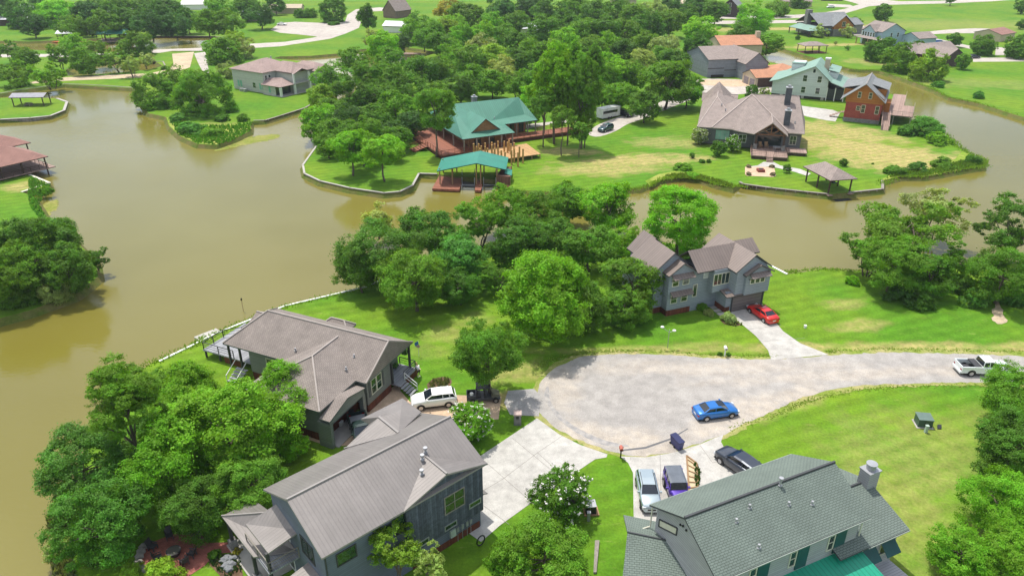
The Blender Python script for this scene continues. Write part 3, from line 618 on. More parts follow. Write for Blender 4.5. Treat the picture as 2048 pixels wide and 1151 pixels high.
# windows on the front
h.win('v-', .28, 11.9, 3.9, 1.9, 1.7, 2, 2, m_greywood, m_glassg)
for a,z in ((14.0,3.0),(11.4,2.2)): h.win('v-', .28, a, z, 1.1, .4, 1, 1, m_metal, m_glassg)
h.win('v-', .28, 8.6, 2.2, 1.0, .4, 1, 1, m_metal, m_glassg)
for a in (2.1, 5.2): h.win('v-', .5, a, 4.9, 1.5, 1.1, 1, 1, m_dark, m_glassg)
h.win('v-', .5, 6.9, 4.6, 1.1, 1.7, 1, 1, m_dark, m_glassg)
sk = MB(); sk.box((7.6,.44,.05),(14.6,.55,.7)); sk.build('skirting', m_skirt, h.r)
for a, mm in ((12.2,m_metal),(12.7,m_metal),(13.2,m_metal),(13.6,m_metal)): MB().box((a-.12,.36,1.1),(a+.12,.5,1.6)).cyl((a,.43),.03,0,1.1,6).build('electric_meter', mm, h.r)
MB().box((11.4,.3,.9),(11.95,.5,1.7)).build('meter_box', mk('pale_green_box', (.45,.52,.45)), h.r)
for u,v,z in ((10.6,2.6,8.35),(11.2,3.0,8.5),(9.8,1.6,7.9)): h.vent(u,v,z,.35,.1,True)
h.vent(12.5,8.8,7.4,.3)
# side awning over garage door
h.roofpoly([(15.0,1.0,3.0),(16.0,1.0,2.6),(16.0,6.0,2.6),(15.0,6.0,3.0)], [(0,1,2,3)], .1)
mb = MB(); mb.bar((14.95,1.2,2.2),(15.9,1.2,2.6),.05); mb.bar((14.95,5.8,2.2),(15.9,5.8,2.6),.05); mb.build('awning_bracket', m_dark, h.r)
MB().box((14.93,1.6,.05),(14.97,5.4,2.5)).build('garage_door', m_garage, h.r)
# rear balcony + porch roofs at the left end
pl = [h.uv(430+195/3.188,790+820/3.188,5.0), h.uv(430+340/3.188,790+1005/3.188,5.0), h.uv(430+548/3.188,790+858/3.188,5.6), h.uv(430+400/3.188,790+685/3.188,6.2)]
h.roofpoly(pl, [(0,1,2,3)])
ll = [h.uv(446,1031,3.2), h.uv(507,1113,3.2), (-.2,7.3,3.6), (.2,11.2,4.5), h.uv(520,1000,3.2)]
ll = [h.uv(443,1031,3.2), h.uv(507,1113,3.2), (.3,5.6,3.2), (.3,9.4,4.4), (.3,13.6,3.2)]
ll[4] = (.3, ll[0][1], 3.2)
h.roofpoly(ll, [(0,1,2,3),(0,3,4)]); h.ridge(ll[0], ll[3], .08)
# lower corner roof at the bottom edge
h.roofpoly([h.uv(580,1151,3.4), h.uv(622,1119,3.6), h.uv(652,1162,3.6), h.uv(620,1200,3.4)], [(0,3,2,1)])
MB().box((-2.2,5.0,2.85),(.4,9.2,3.0)).build('balcony_floor', m_deckg, h.r)
mb = MB(); rail(mb,(-2.1,5.0,3.0),(-2.1,9.1,3.0)); rail(mb,(-2.1,5.0,3.0),(.3,5.0,3.0)); mb.build('railing', m_greywood, h.r)
for p in ((-2.0,5.2),): MB().box((p[0]-.12,p[1]-.12,0),(p[0]+.12,p[1]+.12,4.85)).build('post', m_dark, h.r)
for p in ((-2.3,12.4),(-2.3,7.6)): MB().box((p[0]-.12,p[1]-.12,.9),(p[0]+.12,p[1]+.12,3.1)).build('post', m_dark, h.r)
for p in ((-2.3,12.4),(-2.3,7.6)): MB().box((p[0]-.3,p[1]-.3,0),(p[0]+.3,p[1]+.3,.9)).build('stone_base', m_stone, h.r)
MB().box((-2.7,7.0,.03),(.35,13.0,.12)).build('porch_floor', M_conc_d, h.r)
h.win('u-', .35, 3.2, 4.3, 1.8, 1.6, 2, 1, m_dark); h.win('u-', .35, 7.3, 3.2, 1.6, 2.0, 2, 1, m_white); h.win('u-', .35, 7.3, .3, 1.8, 2.1, 2, 1, m_white)
MB().cyl((.42,.42),.05,.0,6.9,8).build('downspout', m_dark, h.r)
h.done()
# ---- C: blue grey two storey by the lake ---------------------------------------------------------
h = House('lakeside_house', 'blue grey two storey house with purple brown metal roof and red skirting', (29.1,86.61), 21.9, m_sideC, m_seamC, None, m_dark)
h.gable(-.35, 5.5, -1.5, 7.2, 2.7, 6.0, 8.1, 'v', oh=.45, og=.8)
h.gable(-1.6, -.5, .3, .4, 0, 6, 6.1, 'u', walls=False); h.Rf = MB(); h.Cp = MB()
h.gable(-.3, 5.5, -.9, 7.2, 2.7, 6.2, 8.3, 'v', oh=.45, og=.5)          # right wing upper floor
h.gable(1.0, 5.6, -1.4, 0, 2.7, 5.7, 6.9, 'v', oh=.35, og=.3)           # small front gable over garage
h.gable(-5.0, 2.6, .9, 6.2, 2.7, 6.2, 8.3, 'u', oh=.4, og=.2, walls=False)
h.block(-4.8, .4, 2.0, 5.6, 0, 6.0)
h.block(-2.4, .2, .8, 2.0, 2.9, 6.1)
h.block(0, 5.3, -.3, 6.8, 0, 2.71)
h.gable(-10.5, -4.4, 2.8, 8.8, .9, 6.3, 8.7, 'v', oh=.5, og=.35)         # left block
h.gable(-9.2, -4.2, 8.6, 11.9, .9, 6.0, 8.4, 'v', oh=.5, og=.35)
h.gable(-8.9, -4.5, 1.55, 3.4, .9, 6.1, 7.6, 'v', oh=.3, og=.3)         # projecting front bay
h.gable(4.0, 8.0, 4.6, 8.6, .1, 5.6, 7.0, 'u', oh=.4, og=.3)
h.block(-10.1,-7.0, 4.2, 11.0, .9, 3.3)
h.roofpoly([(-12.2,5.0,2.9),(-12.2,12.5,2.9),(-10.3,12.5,3.4),(-10.3,5.0,3.4)][::-1], [(0,1,2,3)]) if False else None
sk = MB(); sk.box((-10.05,3.2,.03),(-4.75,9.0,.9)); sk.box((-8.55,1.9,.03),(-4.85,3.2,.9)); sk.box((-4.7,2.05,.03),(-1.4,3.0,.8)); sk.box((-.75,-.2,.03),(-.02,3.5,.9)); sk.build('skirting', m_skirt, h.r)
h.block(-.8, 0, -.25, 3.6, .9, 3.0)
MB().box((.25,-.35,.05),(5.05,-.31,2.25)).build('garage_door', m_garage, h.r)
tr = MB(); tr.box((.1,-.42,2.25),(5.2,-.3,2.45)); tr.box((.08,-.42,0),(.25,-.3,2.25)); tr.box((5.05,-.42,0),(5.3,-.3,2.25)); tr.build('garage_door_frame', m_dark, h.r)
def awning(h, side, pos, a0, a1, z, d=.8, mat=None):
    f = h._f(side, pos); P = [f(a0,z,0),f(a1,z,0),f(a1,z-.45,d),f(a0,z-.45,d)]
    if side in ('v-','u+'): P = P[::-1]
    mb = MB().shell(P, [(0,1,2,3)] , .06)
    if True: mb.build('awning', [mat or m_seamC, m_dark], h.r)
    b = MB()
    for a in (a0+.1,a1-.1): b.bar(f(a,z-.9,0), f(a,z-.45,d*.9), .05)
    b.build('awning_bracket', m_dkwood, h.r)
awning(h, 'v-', 1.85, -8.3, -5.0, 6.05); awning(h, 'v-', 1.85, -8.3, -5.0, 3.6); awning(h, 'v-', -1.1, 1.7, 4.9, 5.8)
for a in (-7.6,-6.0):
    h.win('v-', 1.85, a, 1.9, .85, 1.1, 1, 2, m_cream, m_glassg)
    h.win('v-', 1.85, a, 4.4, .85, 1.1, 1, 2, m_cream, m_glassg)
h.win('v-', 3.15, -9.5, 4.2, .8, 1.4, 1, 2, m_cream, m_glassg)
h.win('v-', 2.0, -4.3, 2.2, .5, 1.7, 1, 1, m_cream, m_glassg)
h.win('v-', 2.0, -2.75, 4.7, .7, 1.4, 1, 1, m_white, mk('blind_white', (.6,.62,.6)))
h.win('v-', .8, -1.15, 4.0, 2.4, 1.5, 4, 1, m_cream)
for a in (2.4,3.2,4.0): h.win('v-', -1.1, a, 4.3, .6, .7, 1, 1, m_cream)
h.win('u-', -10.0, 4.6, 4.2, .8, 1.4, 1, 2, m_cream)
h.roofpoly([(-1.2,-.9,2.75),(-1.2,1.9,3.3),(1.6,1.2,3.3),(2.2,-.9,2.75)], [(0,3,2,1)])
mb = MB(); mb.box((4.15,-.55,4.0-1.0),(4.4,-.4,3.4)); mb.build('wall_lamp', m_dark, h.r)
st = MB()
for i in range(5): st.box((-1.9+.1*i,-1.6+i*.95,.03),(-.55+.1*i,-.9+i*.95,.09))
st.build('stepping_slab', M_conc, h.r)
h.done()
# ---- D: green shingle house, near right -------------------------------------------------------
h = House('green_roofed_house', 'large house in the lower right corner with green shingle roof and light grey siding', (10.78,43.24), 24.7, m_sideD, m_roofD, m_capDk, m_capDk)
h.gable(-.1, 14.4, -8.2, 0, 0, 6.5, 8.75, 'u', oh=.45, og=.45)
h.gable(11.5, 18.9, -8.7, .2, 0, 3.9, 5.4, 'u', oh=.5, og=.5)
r0 = h.uv(1254.8,1063.4,4.3); r1 = (1.9,-3.2,4.3)
tl = h.uv(1247,1028.6,3.3); bl = h.uv(1236,1240,2.0)
tr_ = (tl[0]+(r1[0]-r0[0]), tl[1]+(r1[1]-r0[1]), 3.3); br = (bl[0]+(r1[0]-r0[0])+1.5, bl[1]+(r1[1]-r0[1]), 2.0)
h.roofpoly([tl, r0, bl, br, r1, tr_], [(0,1,4,5),(1,2,3,4)]); h.ridge(r0, r1, .07)
h.W.prism([(tl[0]+1.0,tl[1]-1.2),(.5,.1),(2.2,-5),(2.0,-8.0),(bl[0]+2.2,-8.0)], 0, 2.3)
mtl = MB(); P = [h.uv(1616,1151,3.0),h.uv(1716,1101.5,3.35),h.uv(1771,1151,3.0),(14.4,-12.5,2.4),(2.0,-12.5,2.4),(2.0,-8.0,3.35)]
P = [(3.0,-7.75,3.45),(3.0,-12.0,2.55),(14.2,-12.0,2.55),(14.2,-7.75,3.45)]
MB().shell(P, [(0,1,2,3)], .1).build('porch_roof', [m_seamTD, m_dark], h.r)
for a in (3.6,7.4,11.2): 
    h.win('v-', -7.75, a, 4.2, .5, 1.4, 1, 2, m_cream)
    s2 = MB(); h.panel(s2, 'v-', -7.75, a+.4, a+1.5, 3.6, 6.1, 0, .07); s2.build('shutter', m_teal, h.r)
for a in (15.2,17.3):
    f = h._f('v-', -8.2); h.win('v-', -8.2, a, 1.6, 1.2, 1.5, 1, 1, m_cream)
    MB().shell([f(a-.75,3.0,0),f(a+.75,3.0,0),f(a+.75,2.2,.9),f(a-.75,2.2,.9)][::-1], [(0,1,2,3)], .05).build('awning', [m_teal, m_teal], h.r)
gy = [(.35,-1.5),(.35,-4.5)]
wn = MB(); wn.add([(.34,-1.3,5.6),(.34,-1.3,6.1),(.34,-3.6,7.1),(.34,-3.6,6.6)], [(0,1,2,3)]); 
wf = MB()
Q = [(.33,-.9,4.9),(.33,-.9,5.6),(.33,-3.0,6.6),(.33,-3.0,5.9)]
for a,b in zip(Q, Q[1:]+Q[:1]): wf.bar(a, b, .07)
o = wf.build('window', m_dark, h.r); MB().poly([(x-.01,y,z) for x,y,z in Q]).build('pane', m_cream, o)
for y,z in ((-3.3,7.2),(-3.6,7.35),(-4.0,7.3)): MB().bar((.25,y,z),(.36,y,z),.09,n=8).build('gable_vent', m_black, h.r)
ch = MB(); ch.box((18.0,-4.9,4.2),(19.2,-3.9,6.7)); ch.build('chimney', [m_sideD], h.r)
cc = MB(); cc.box((17.93,-4.97,6.7),(19.27,-3.83,6.8)); cc.cyl((18.6,-4.4),.38,6.8,7.35,14); cc.cyl((18.6,-4.4),.45,7.3,7.36,14); cc.build('chimney_cap', m_metal, h.r)
for u,v,z,cp in ((3.6,-5.4,8.0,0),(5.2,-4.9,8.3,0),(8.4,-5.6,7.9,0),(10.3,-6.1,7.65,0),(4.2,-7.3,7.0,0),(8.6,-4.3,8.7,1)): h.vent(u,v,z,.32 if not cp else .6,.1,bool(cp))
h.vent(-1.6,-5.2,3.6,.7,.05)
MB().bar((.3,.1,6.4),(.3,.1,4.0),.06,n=8).bar((.3,.1,4.0),(-.4,.3,3.8),.06,n=8).bar((14.2,-7.8,6.3),(14.2,-7.8,4.4),.06,n=8).build('downspout', m_cream, h.r)
gt = MB(); gt.bar((0,-8.25,6.42),(14.4,-8.25,6.42),.05); gt.bar((0,.05,6.42),(14.4,.05,6.42),.05); gt.bar((14.4,-8.75,3.8),(18.9,-8.75,3.8),.05); gt.build('gutter', mk('sage_gutter',(.25,.29,.26)), h.r)
h.block(14.0,18.4,-11.0,-8.2,0,.3)
h.done()
# ---- E: red brick and orange house -------------------------------------------------------------
h = House('red_brick_house', 'red brick house with orange wooden gable and grey roof beside the right channel', (86.89,191.98), -28.0, m_brick, m_roofDk, m_capA, mk('grey_trim', (.35,.33,.30)))
h.W.box((.3,.2,1.0),(8.9,16.5,5.0)); 
h.gable(-1.2, 9.6, -.6, 17, 4.99, 5.6, 10.0, 'v', oh=.9, og=.8, walls=False)
o_ = MB(); o_.add([(.0,.15,5.0),(9.1,.15,5.0),(9.1,.15,6.3),(4.2,.15,9.7),(0,.15,6.3),(.0,16.6,5.0),(9.1,16.6,5.0),(9.1,16.6,6.3),(4.2,16.6,9.7),(0,16.6,6.3)], [(0,1,2,3,4),(9,8,7,6,5),(0,4,9,5),(1,6,7,2)]); o_.build('gable_wall', m_orange, h.r)
MB().box((.25,.05,.0),(8.95,.3,1.0)).box((.25,.3,0),(8.95,16.5,1.0)).build('stone_base', m_stone, h.r)
for a in (3.1,5.7): h.win('v-', .15, a, 6.3, .7, 1.4, 1, 2, m_cream)
for a,z,w_,hh in ((4.6,2.6,.8,1.9),(7.9,2.6,.8,1.9),(3.4,3.1,.8,1.0)): h.win('v-', .2, a, z, w_, hh, 1, 2, m_cream)
h.roofpoly([(5.2,5.0,9.2),(9.6,5.0,8.0),(9.6,15.5,8.0),(5.2,15.5,9.2)], [(0,1,2,3)]); h.roofpoly([(-1.6,4.0,7.8),(3.0,4.0,8.9),(3.0,17,8.9),(-1.6,17,7.8)], [(0,1,2,3)])
dm = MB(); dm.box((6.5,5.4,6.0),(9.0,15,7.9)); dm.box((-1.0,4.4,5.5),(2.5,16.5,7.6)); dm.build('dormer_wall', m_orange, h.r)
MB().box((9.0,3.4,.1),(9.1,5.0,4.4)).box((8.9,4.0,1.0),(10.6,9.0,5.0)).build('side_wall', m_orange, h.r)
dk = MB(); dk.box((8.95,1.6,2.3),(16.4,15.0,2.5)); dk.box((10.5,15.0,2.3),(13.8,30,2.5)); dk.build('deck', m_deckp, h.r)
mb = MB(); rail(mb,(16.3,1.7,2.5),(16.3,14.9,2.5)); rail(mb,(11.5,1.7,2.5),(16.3,1.7,2.5)); rail(mb,(13.8,15,2.5),(13.8,30,2.5)); mb.build('railing', m_greywood, h.r)
for p in ((16,2),(16,8),(16,14),(12,2),(13.5,20),(13.5,28)): MB().box((p[0]-.15,p[1]-.15,-2),(p[0]+.15,p[1]+.15,2.3)).build('deck_post', m_greywood, h.r)
rp = MB(); rp.add([(9.3,1.5,2.45),(11.0,1.5,2.45),(11.6,-5.5,.05),(9.9,-5.5,.05)], [(3,2,1,0)]); rp.add([(9.3,1.5,2.3),(11.0,1.5,2.3),(11.6,-5.5,-.05),(9.9,-5.5,-.05)], [(0,1,2,3)])
for du in (0,1.7):
    for hh in (.35,.7,1.0): rp.bar((9.3+du,1.5,2.45+hh),(9.9+du,-5.5,.05+hh),.11)
rp.build('ramp', m_deckp, h.r)
st = MB(); steps(st, -3.4, -.2, 3.0, 4.6, 0, 1.6, 5, 'u'); st.box((-.3,2.8,1.5),(.3,5,1.65)); st.build('steps', m_deckp, h.r)
h.done()
# ---- F: white house with sage roof ---------------------------------------------------------------
h = House('white_gabled_house', 'tall white sided house with sage green roof and wide gable', (78.03,222.94), -25.9, m_sideF, m_roofF, None, mk('pale_green_trim', (.38,.47,.42)))
def gw(u0,u1,v,pts): pass
h.W.add([(0,0,.8),(15.4,0,.8),(15.4,0,5.6),(11.2,0,9.3),(1.6,0,5.0),(0,0,4.5),(0,16,.8),(15.4,16,.8),(15.4,16,5.6),(11.2,16,9.3),(1.6,16,5.0),(0,16,4.5)], [(0,1,2,3,4,5),(11,10,9,8,7,6),(0,5,11,6),(1,7,8,2)])
h.roofpoly([(-.9,-.7,4.4),(1.7,-.7,5.1),(11.2,-.7,9.6),(16.3,-.7,5.4),(20.8,-.7,3.9),(-.9,16.5,4.4),(1.7,16.5,5.1),(11.2,16.5,9.6),(16.3,16.5,5.4),(20.8,16.5,3.9)], [(0,1,6,5),(1,2,7,6),(2,3,8,7),(3,4,9,8)], .2)
h.roofpoly([(3.6,9,8.6),(7.5,9,8.6),(7.5,17,8.0),(3.6,17,8.0)], [(0,1,2,3)]); h.block(3.8,7.3,9.2,16.5,4,8.3)
h.roofpoly([(14.6,6,7.8),(17.6,6,7.2),(17.6,17,7.2),(14.6,17,7.8)], [(0,1,2,3)]); h.block(14.7,17.2,6.3,16,4,7.0)
for a in (8.9,12.9):
    h.win('v-', 0, a, 5.0, 1.1, 1.7, 1, 2, m_white); h.win('v-', 0, a, 1.7, 1.1, 1.7, 1, 2, m_white)
h.win('v-', 0, 11.1, 7.6, .7, 1.0, 1, 1, m_white)
MB().box((.1,.2,0),(15.3,15.8,.8)).build('dark_crawl_space', m_black, h.r)
sp = MB(); sp.box((15.5,.3,.3),(20.0,15,3.4)); sp.build('screened_porch', mk('dark_screen', (.03,.035,.05), .4), h.r)
h.posts([(15.5,.2),(17.7,.2),(20.1,.2),(20.1,8)], 0, 3.8, .12, m_white)
for a in (3,9,14.5): MB().box((a-.4,-.05,0),(a+.4,.3,.8)).build('pier', M_conc_d, h.r)
MB().box((13.0,9.0,7),(14.4,10.4,10.2)).build('chimney', m_tanwall, h.r); MB().box((12.9,8.9,10.2),(14.5,10.5,10.6)).build('chimney_cap', m_white, h.r)
h.done()
# ---- G: grey lake house with hip roofs -----------------------------------------------------------
h = House('hip_roofed_lake_house', 'sprawling dark grey lake house with brown hip roofs and timber gabled porch', (43.16,168.96), -15.6, m_sideG, m_roofG, mk('light_ridge_cap', (.45,.38,.34), .9), mk('tan_fascia', (.40,.34,.28)))
h.hip(0, 16, .0, 29, .4, 4.2, 8.0, 'v', d0=8, d1=6, oh=.6, rv=3.6+4.4)
h.Rf = MB(); h.Cp = MB(); h.W = MB()
h.hip(0, 9.5, .3, 32, .4, 4.2, 7.2, 'v', d0=20, d1=4, oh=.6, rv=3.7)
h.roofpoly([(3.3,.3,4.2),(7.8,.0,4.2),(9.0,-1.2,4.2),(12.7,-3.1,4.2),(17.5,-.6,5.6),(20.0,-.4,4.3),(23.7,0,4.2),(24.6,12,4.4),(22.4,12.3,10),(11.6,11.5,10),(20.6,22,4.3),(3.6,21,4.2)],
 [(0,1,9),(1,2,9),(2,3,9),(3,4,9),(4,5,9),(5,6,8,9),(6,7,8),(8,7,10),(9,8,10,11),(0,9,11)], .18)
h.ridge((3.3,.3,4.2),(11.6,11.5,10),.16); h.ridge((11.6,11.5,10),(20,-.2,4.5),.16); h.ridge((11.6,11.5,10),(22.4,12.3,10),.12); h.ridge((7.8,.0,4.2),(14.2,6.0,7.4),.1); h.ridge((9.0,-1.2,4.2),(14.5,4.4,6.6),.1)
h.block(.6, 23.2, .8, 20, .3, 4.1); h.block(8.2, 13, -.4, 1.2, .3, 4.1); h.block(12.9,13.4,-2.2,1.0,.3,4.1)
h.gable(12.6, 20.0, -3.3, 6.0, .3, 4.2, 7.0, 'v', oh=.5, og=.5, walls=False)
tm = MB()
for (a,b) in (((13.0,4.2),(16.3,6.6)),((19.6,4.2),(16.3,6.6)),((13.0,4.2),(19.6,4.2)),((16.3,4.2),(16.3,6.6)),((16.3,4.2),(14.6,5.4)),((16.3,4.2),(18.0,5.4))): tm.bar((a[0],-2.9,a[1]),(b[0],-2.9,b[1]),.16)
tm.build('porch_truss', mk('stained_timber', (.20,.09,.04), .7, amt=.3), h.r)
h.posts([(13.3,-2.9),(19.3,-2.9)], .8, 4.1, .22, m_dkwood)
for p in ((13.3,-2.9),(19.3,-2.9)): MB().box((p[0]-.4,p[1]-.4,.8),(p[0]+.4,p[1]+.4,2.0)).build('stone_base', m_stone, h.r)
MB().box((12.4,-8.5,.65),(20.2,-.2,.85)).build('deck', m_deckp, h.r); MB().box((20.2,-3.6,.6),(24.5,.4,.8)).build('deck', m_deckp, h.r)
MB().box((12.6,-8.3,0),(20.0,-.2,.64)).box((20.2,-3.4,0),(24.3,.4,.59)).build('deck_skirt', m_dkwood, h.r)
mb = MB(); rail(mb,(12.5,-8.4,.85),(15.6,-8.4,.85)); rail(mb,(17.2,-8.4,.85),(20.1,-8.4,.85)); rail(mb,(12.5,-8.4,.85),(12.5,-2,.85)); rail(mb,(20.1,-8.4,.85),(20.1,-3.7,.85)); mb.build('railing', m_dkwood, h.r)
st = MB(); steps(st, 15.7, 17.1, -10.3, -8.5, 0, .8, 4); st.build('steps', m_deckp, h.r)
for a in (4.9,5.9,6.9): h.win('v-', .8, a, 1.6, .85, 1.9, 1, 2, m_aqua, mk('pale_green_blind', (.30,.45,.40), .3))
h.win('v-', -.4, 10.4, 1.5, 1.6, 1.7, 2, 2, m_white, m_glass); h.win('v-', .8, 21.5, 1.4, 1.3, 1.9, 2, 2, m_cream)
gd = MB(); h.panel(gd,'v-',.8,13.8,19.0,.9,3.2,0,.03); gd.build('patio_door', m_glass, h.r)
for i,(v,z) in enumerate(((9.5,12.4),(2.6,8.6))):
    MB().box((19.0,v-.7,4.5),(20.3,v+.7,z)).build('chimney', mk('slate_chimney', (.09,.10,.12), .7, 'stone', amt=.3), h.r)
    MB().box((18.9,v-.8,z),(20.4,v+.8,z+.15)).cyl((19.65,v),.4,z+.15,z+.6,10).build('chimney_cap', m_metal, h.r)
for u,v,z in ((6.0,9,6.3),(5.0,14,6.4),(9.0,6,6.4),(21.5,3,5.6)): h.vent(u,v,z+.2,.4,.13)
h.gable(-.3, 9, 29, 35, .3, 4.2, 5.6, 'u', oh=.5)
h.roofpoly([(1.6,24,4.9),(6.0,24,4.9),(3.7,30,9.2)], [(0,1,2)]); h.roofpoly([(3.7,30,9.2),(1.6,24,4.9),(0,34,4.6)],[(0,2,1)]); h.roofpoly([(3.7,30,9.2),(6,24,4.9),(8.2,34,4.6)],[(0,1,2)])
h.done()
# ---- I: lodge with teal roof -----------------------------------------------------------------------
h = House('green_roofed_lodge', 'log lodge with large teal metal roof and wraparound porch among tall trees', (-10.72,159.3), 26.7, m_logwall, m_seamL, None, m_dark)
RZ = 8.4
pts = [(0,0,4.0),(12.8,0,4.0),(13.7,7.2,4.0),(22.6,7.3,4.0),(24.5,24,4.0),(-.5,25,4.0),(0,9,4.0),(2.8,14.8,RZ),(20.4,14.3,RZ),(3.2,4.0,4.9),(12.2,4.0,4.9),(20.2,9.6,4.9)]
h.roofpoly([(-.3,0,3.9),(12.8,0,3.9),(10.9,3.5,4.8),(2.9,3.5,4.8),(3.2,14.6,RZ),(10.9,9,4.8),(13.7,7.2,4.1),(22.6,7.3,4.1),(20.6,10.3,5.0),(20.9,14.2,RZ),(-.4,25,4.0),(22,25,4.0)],
  [(0,1,2,3),(3,2,5,4),(0,3,4,10),(5,8,9,4),(6,7,8,5),(2,1,6,5),(7,11,9,8),(4,9,11,10)], .15)
h.gable(2.6, 10.2, 2.0, 11, 4.0, 4.4, 7.3, 'v', oh=.5, og=.4)
h.Rf.v  # roof of the front gable shares the lodge roof
fw = MB(); fw.box((2.9,3.6,1.0),(10.9,22,4.5)); fw.box((11,9.0,1.0),(20.2,22,4.3)); fw.build('wall', m_logwall, h.r)
for a in (5.0,8.5): h.win('v-', 3.6, a, 1.2, 1.4, 2.2, 2, 1, m_dkwood)
for a in (13.5,16.5,19): h.win('v-', 9.0, a, 1.3, 1.2, 2.1, 2, 1, m_dkwood)
MB().box((-5.5,0,.7),(12.6,3.6,.95)).box((-5.5,3.6,.7),(2.9,24,.95)).box((12.6,5.0,.7),(36,9.0,.95)).build('deck', m_deckr, h.r)
MB().box((-5.3,.2,-.2),(12.4,.4,.7)).box((12.7,5.2,-.2),(35.8,5.4,.7)).box((-5.4,.4,-.2),(-5.2,23.8,.7)).build('deck_skirt', mk('dark_red_boards', (.10,.03,.02), .9), h.r)
mb = MB(); rail(mb,(-5.4,.1,.95),(12.5,.1,.95)); rail(mb,(12.8,5.1,.95),(36,5.1,.95)); rail(mb,(23.5,8.9,.95),(36,8.9,.95)); rail(mb,(-5.4,.1,.95),(-5.4,23,.95)); mb.build('railing', m_deckr, h.r)
h.posts([(.2,.3),(3.3,.3),(6.4,.3),(9.5,.3),(12.3,.3),(14,7.5),(17,7.5),(20,7.5),(22.2,7.6),(22.3,13),(0,6),(0,12)], .95, 3.85, .12, m_greywood)
st = MB(); steps(st, -9.0, -5.6, 8, 11, -.0, .9, 5, 'u'); st.build('steps', m_deckr, h.r); mb = MB(); rail(mb,(-9,8,.1),(-5.6,8,.95)); rail(mb,(-9,11,.1),(-5.6,11,.95)); mb.build('stair_rail', m_deckr, h.r)
MB().box((9.6,16.2,6),(10.7,17.3,9.0)).build('chimney', m_stone, h.r); MB().box((9.5,16.1,9.0),(10.8,17.4,9.15)).cyl((10.15,16.8),.35,9.15,9.5,8).build('chimney_cap', m_metal, h.r)
h.vent(11.5,8.2,5.6,.3); h.done()
# log pile platform in front of the lodge
pf = empty('log_platform', G(1000,300), R(26.7), 'raised new timber platform with a forest of upright peeled log posts before the lodge', 'platform')
hp = House.__new__(House); hp.org = G(1000,300)[:2]; hp.a = R(26.7)
def loc2(org, ang, px, py, z):
    p = G(px,py,z); x, y = p[0]-org[0], p[1]-org[1]; c, q = math.cos(ang), math.sin(ang); return (x*c+y*q, -x*q+y*c)
def I_(x,y): return (780+x/5.232, 180+y/5.232)
o_ = G(1000,300); A_ = R(26.7)
c_ = [loc2(o_,A_,*I_(x,y),1.0) for x,y in ((870,640),(1430,560),(1575,668),(1240,715),(1200,700),(960,690))]
MB().prism(c_, .85, 1.0).build('platform_deck', m_deckt, pf)
for (x,y) in ((1275,700),(1485,680),(1570,668),(1340,700),(900,650)):
    u,v = loc2(o_,A_,*I_(x,y),1.0); MB().cyl((u,v),.13,-.3,.85,8).build('pile', m_wood, pf)
r_ = [loc2(o_,A_,*I_(x,y),z) for x,y,z in ((1575,668,1.0),(1430,560,1.0),(1690,735,0))]
logs = [(875,560),(905,590),(927,560),(955,585),(995,555),(995,590),(1065,545),(1065,575),(1095,560),(1095,600),(1130,535),(1130,580),(1195,535),(1230,545),(1245,525),(1265,565),(1298,550),(1300,600),(1355,590),(1165,620),(1203,640),(1272,620),(1340,640),(1392,605),(1020,600),(940,600)]
for x,y in logs:
    u,v = loc2(o_,A_,*I_(x,y),3.4); MB().cyl((u,v),.2,-.2 if y > 598 and x > 1150 else .9,3.4 if y < 600 else 3.2,8).build('log_post', m_pole, pf)
# ---- J: pale two storey house, upper left ------------------------------------------------------------
h = House('pale_two_storey_house', 'pale grey green two storey house with rosy brown hip roof and columned porch, upper left', (-88.07,233.46), -32.5, m_sideJ, m_roofJ, None, mk('taupe_trim', (.25,.20,.18)))
h.hip(0, 15.2, 0, 14, 0, 6.2, 8.9, 'v', d0=7, d1=5, oh=.5); h.hip(8, 22.4, 5.0, 14.5, 0, 6.2, 8.4, 'u', d0=6, d1=4, oh=.5)
h.Rf.v; h.gable(15, 23.5, 5.0, 11.6, 5.9, 6.0, 7.2, 'u', walls=False) 
h.hip(10, 23.8, 13, 22, 0, 5.6, 7.4, 'u', oh=.5)
h.roofpoly([(14.8,-.9,3.0),(23.3,-.8,3.0),(23.3,4.9,3.0),(18.0,4.9,4.4),(14.8,2.5,4.4)], [(0,1,3,4),(1,2,3)])
h.block(15,20.5,-.3,4.8,0,2.9); h.block(15,18,4.6,6,0,3.2)
MB().box((14.9,-.6,0),(23.6,12,.15)).build('porch_floor', M_conc_d, h.r)
MB().box((20.8,4.6,2.85),(23.4,11.5,3.1)).build('balcony_floor', M_conc_d, h.r)
wl = MB(); wl.box((20.4,-.2,.1),(20.55,11.5,2.8)); wl.box((20.4,5.6,3.1),(20.55,11.5,5.9)); wl.build('shaded_glass_wall', m_glass, h.r)
h.posts([(23.0,-.4),(23.1,5.0),(23.1,11.2)], .1, 3.0, .3, m_white); h.posts([(23.0,5.1),(23.0,11.2)], 3.1, 6.0, .25, m_white)
for a,z,g in ((3.0,1.0,m_aqua),(4.2,1.0,m_aqua),(13,1.0,m_aqua),(14.2,1.0,m_aqua)): h.win('v-', .5, a, z, .9, 1.9, 1, 1, m_sideJ, g)
h.win('v-', .5, 10.2, 1.3, 1.2, 1.5, 1, 2, m_sideJ, m_glassg); h.win('v-', -.3, 18, .8, .9, 1.9, 1, 1, m_sideJ, m_aqua)
for a in (1.6,3.0): h.win('u+', 14.7, a, 3.6, .8, 1.6, 1, 2, m_white)
for a in (7.0,8.5,10): h.win('u+', 20.5, a, 3.4, 1.0, 1.7, 1, 1, m_white)
ac = MB(); ac.box((5.3,-1.5,.05),(6.4,-.5,.9)); ac.box((6.8,-1.5,.05),(7.9,-.5,.9)); ac.build('air_conditioner', m_metal, h.r)
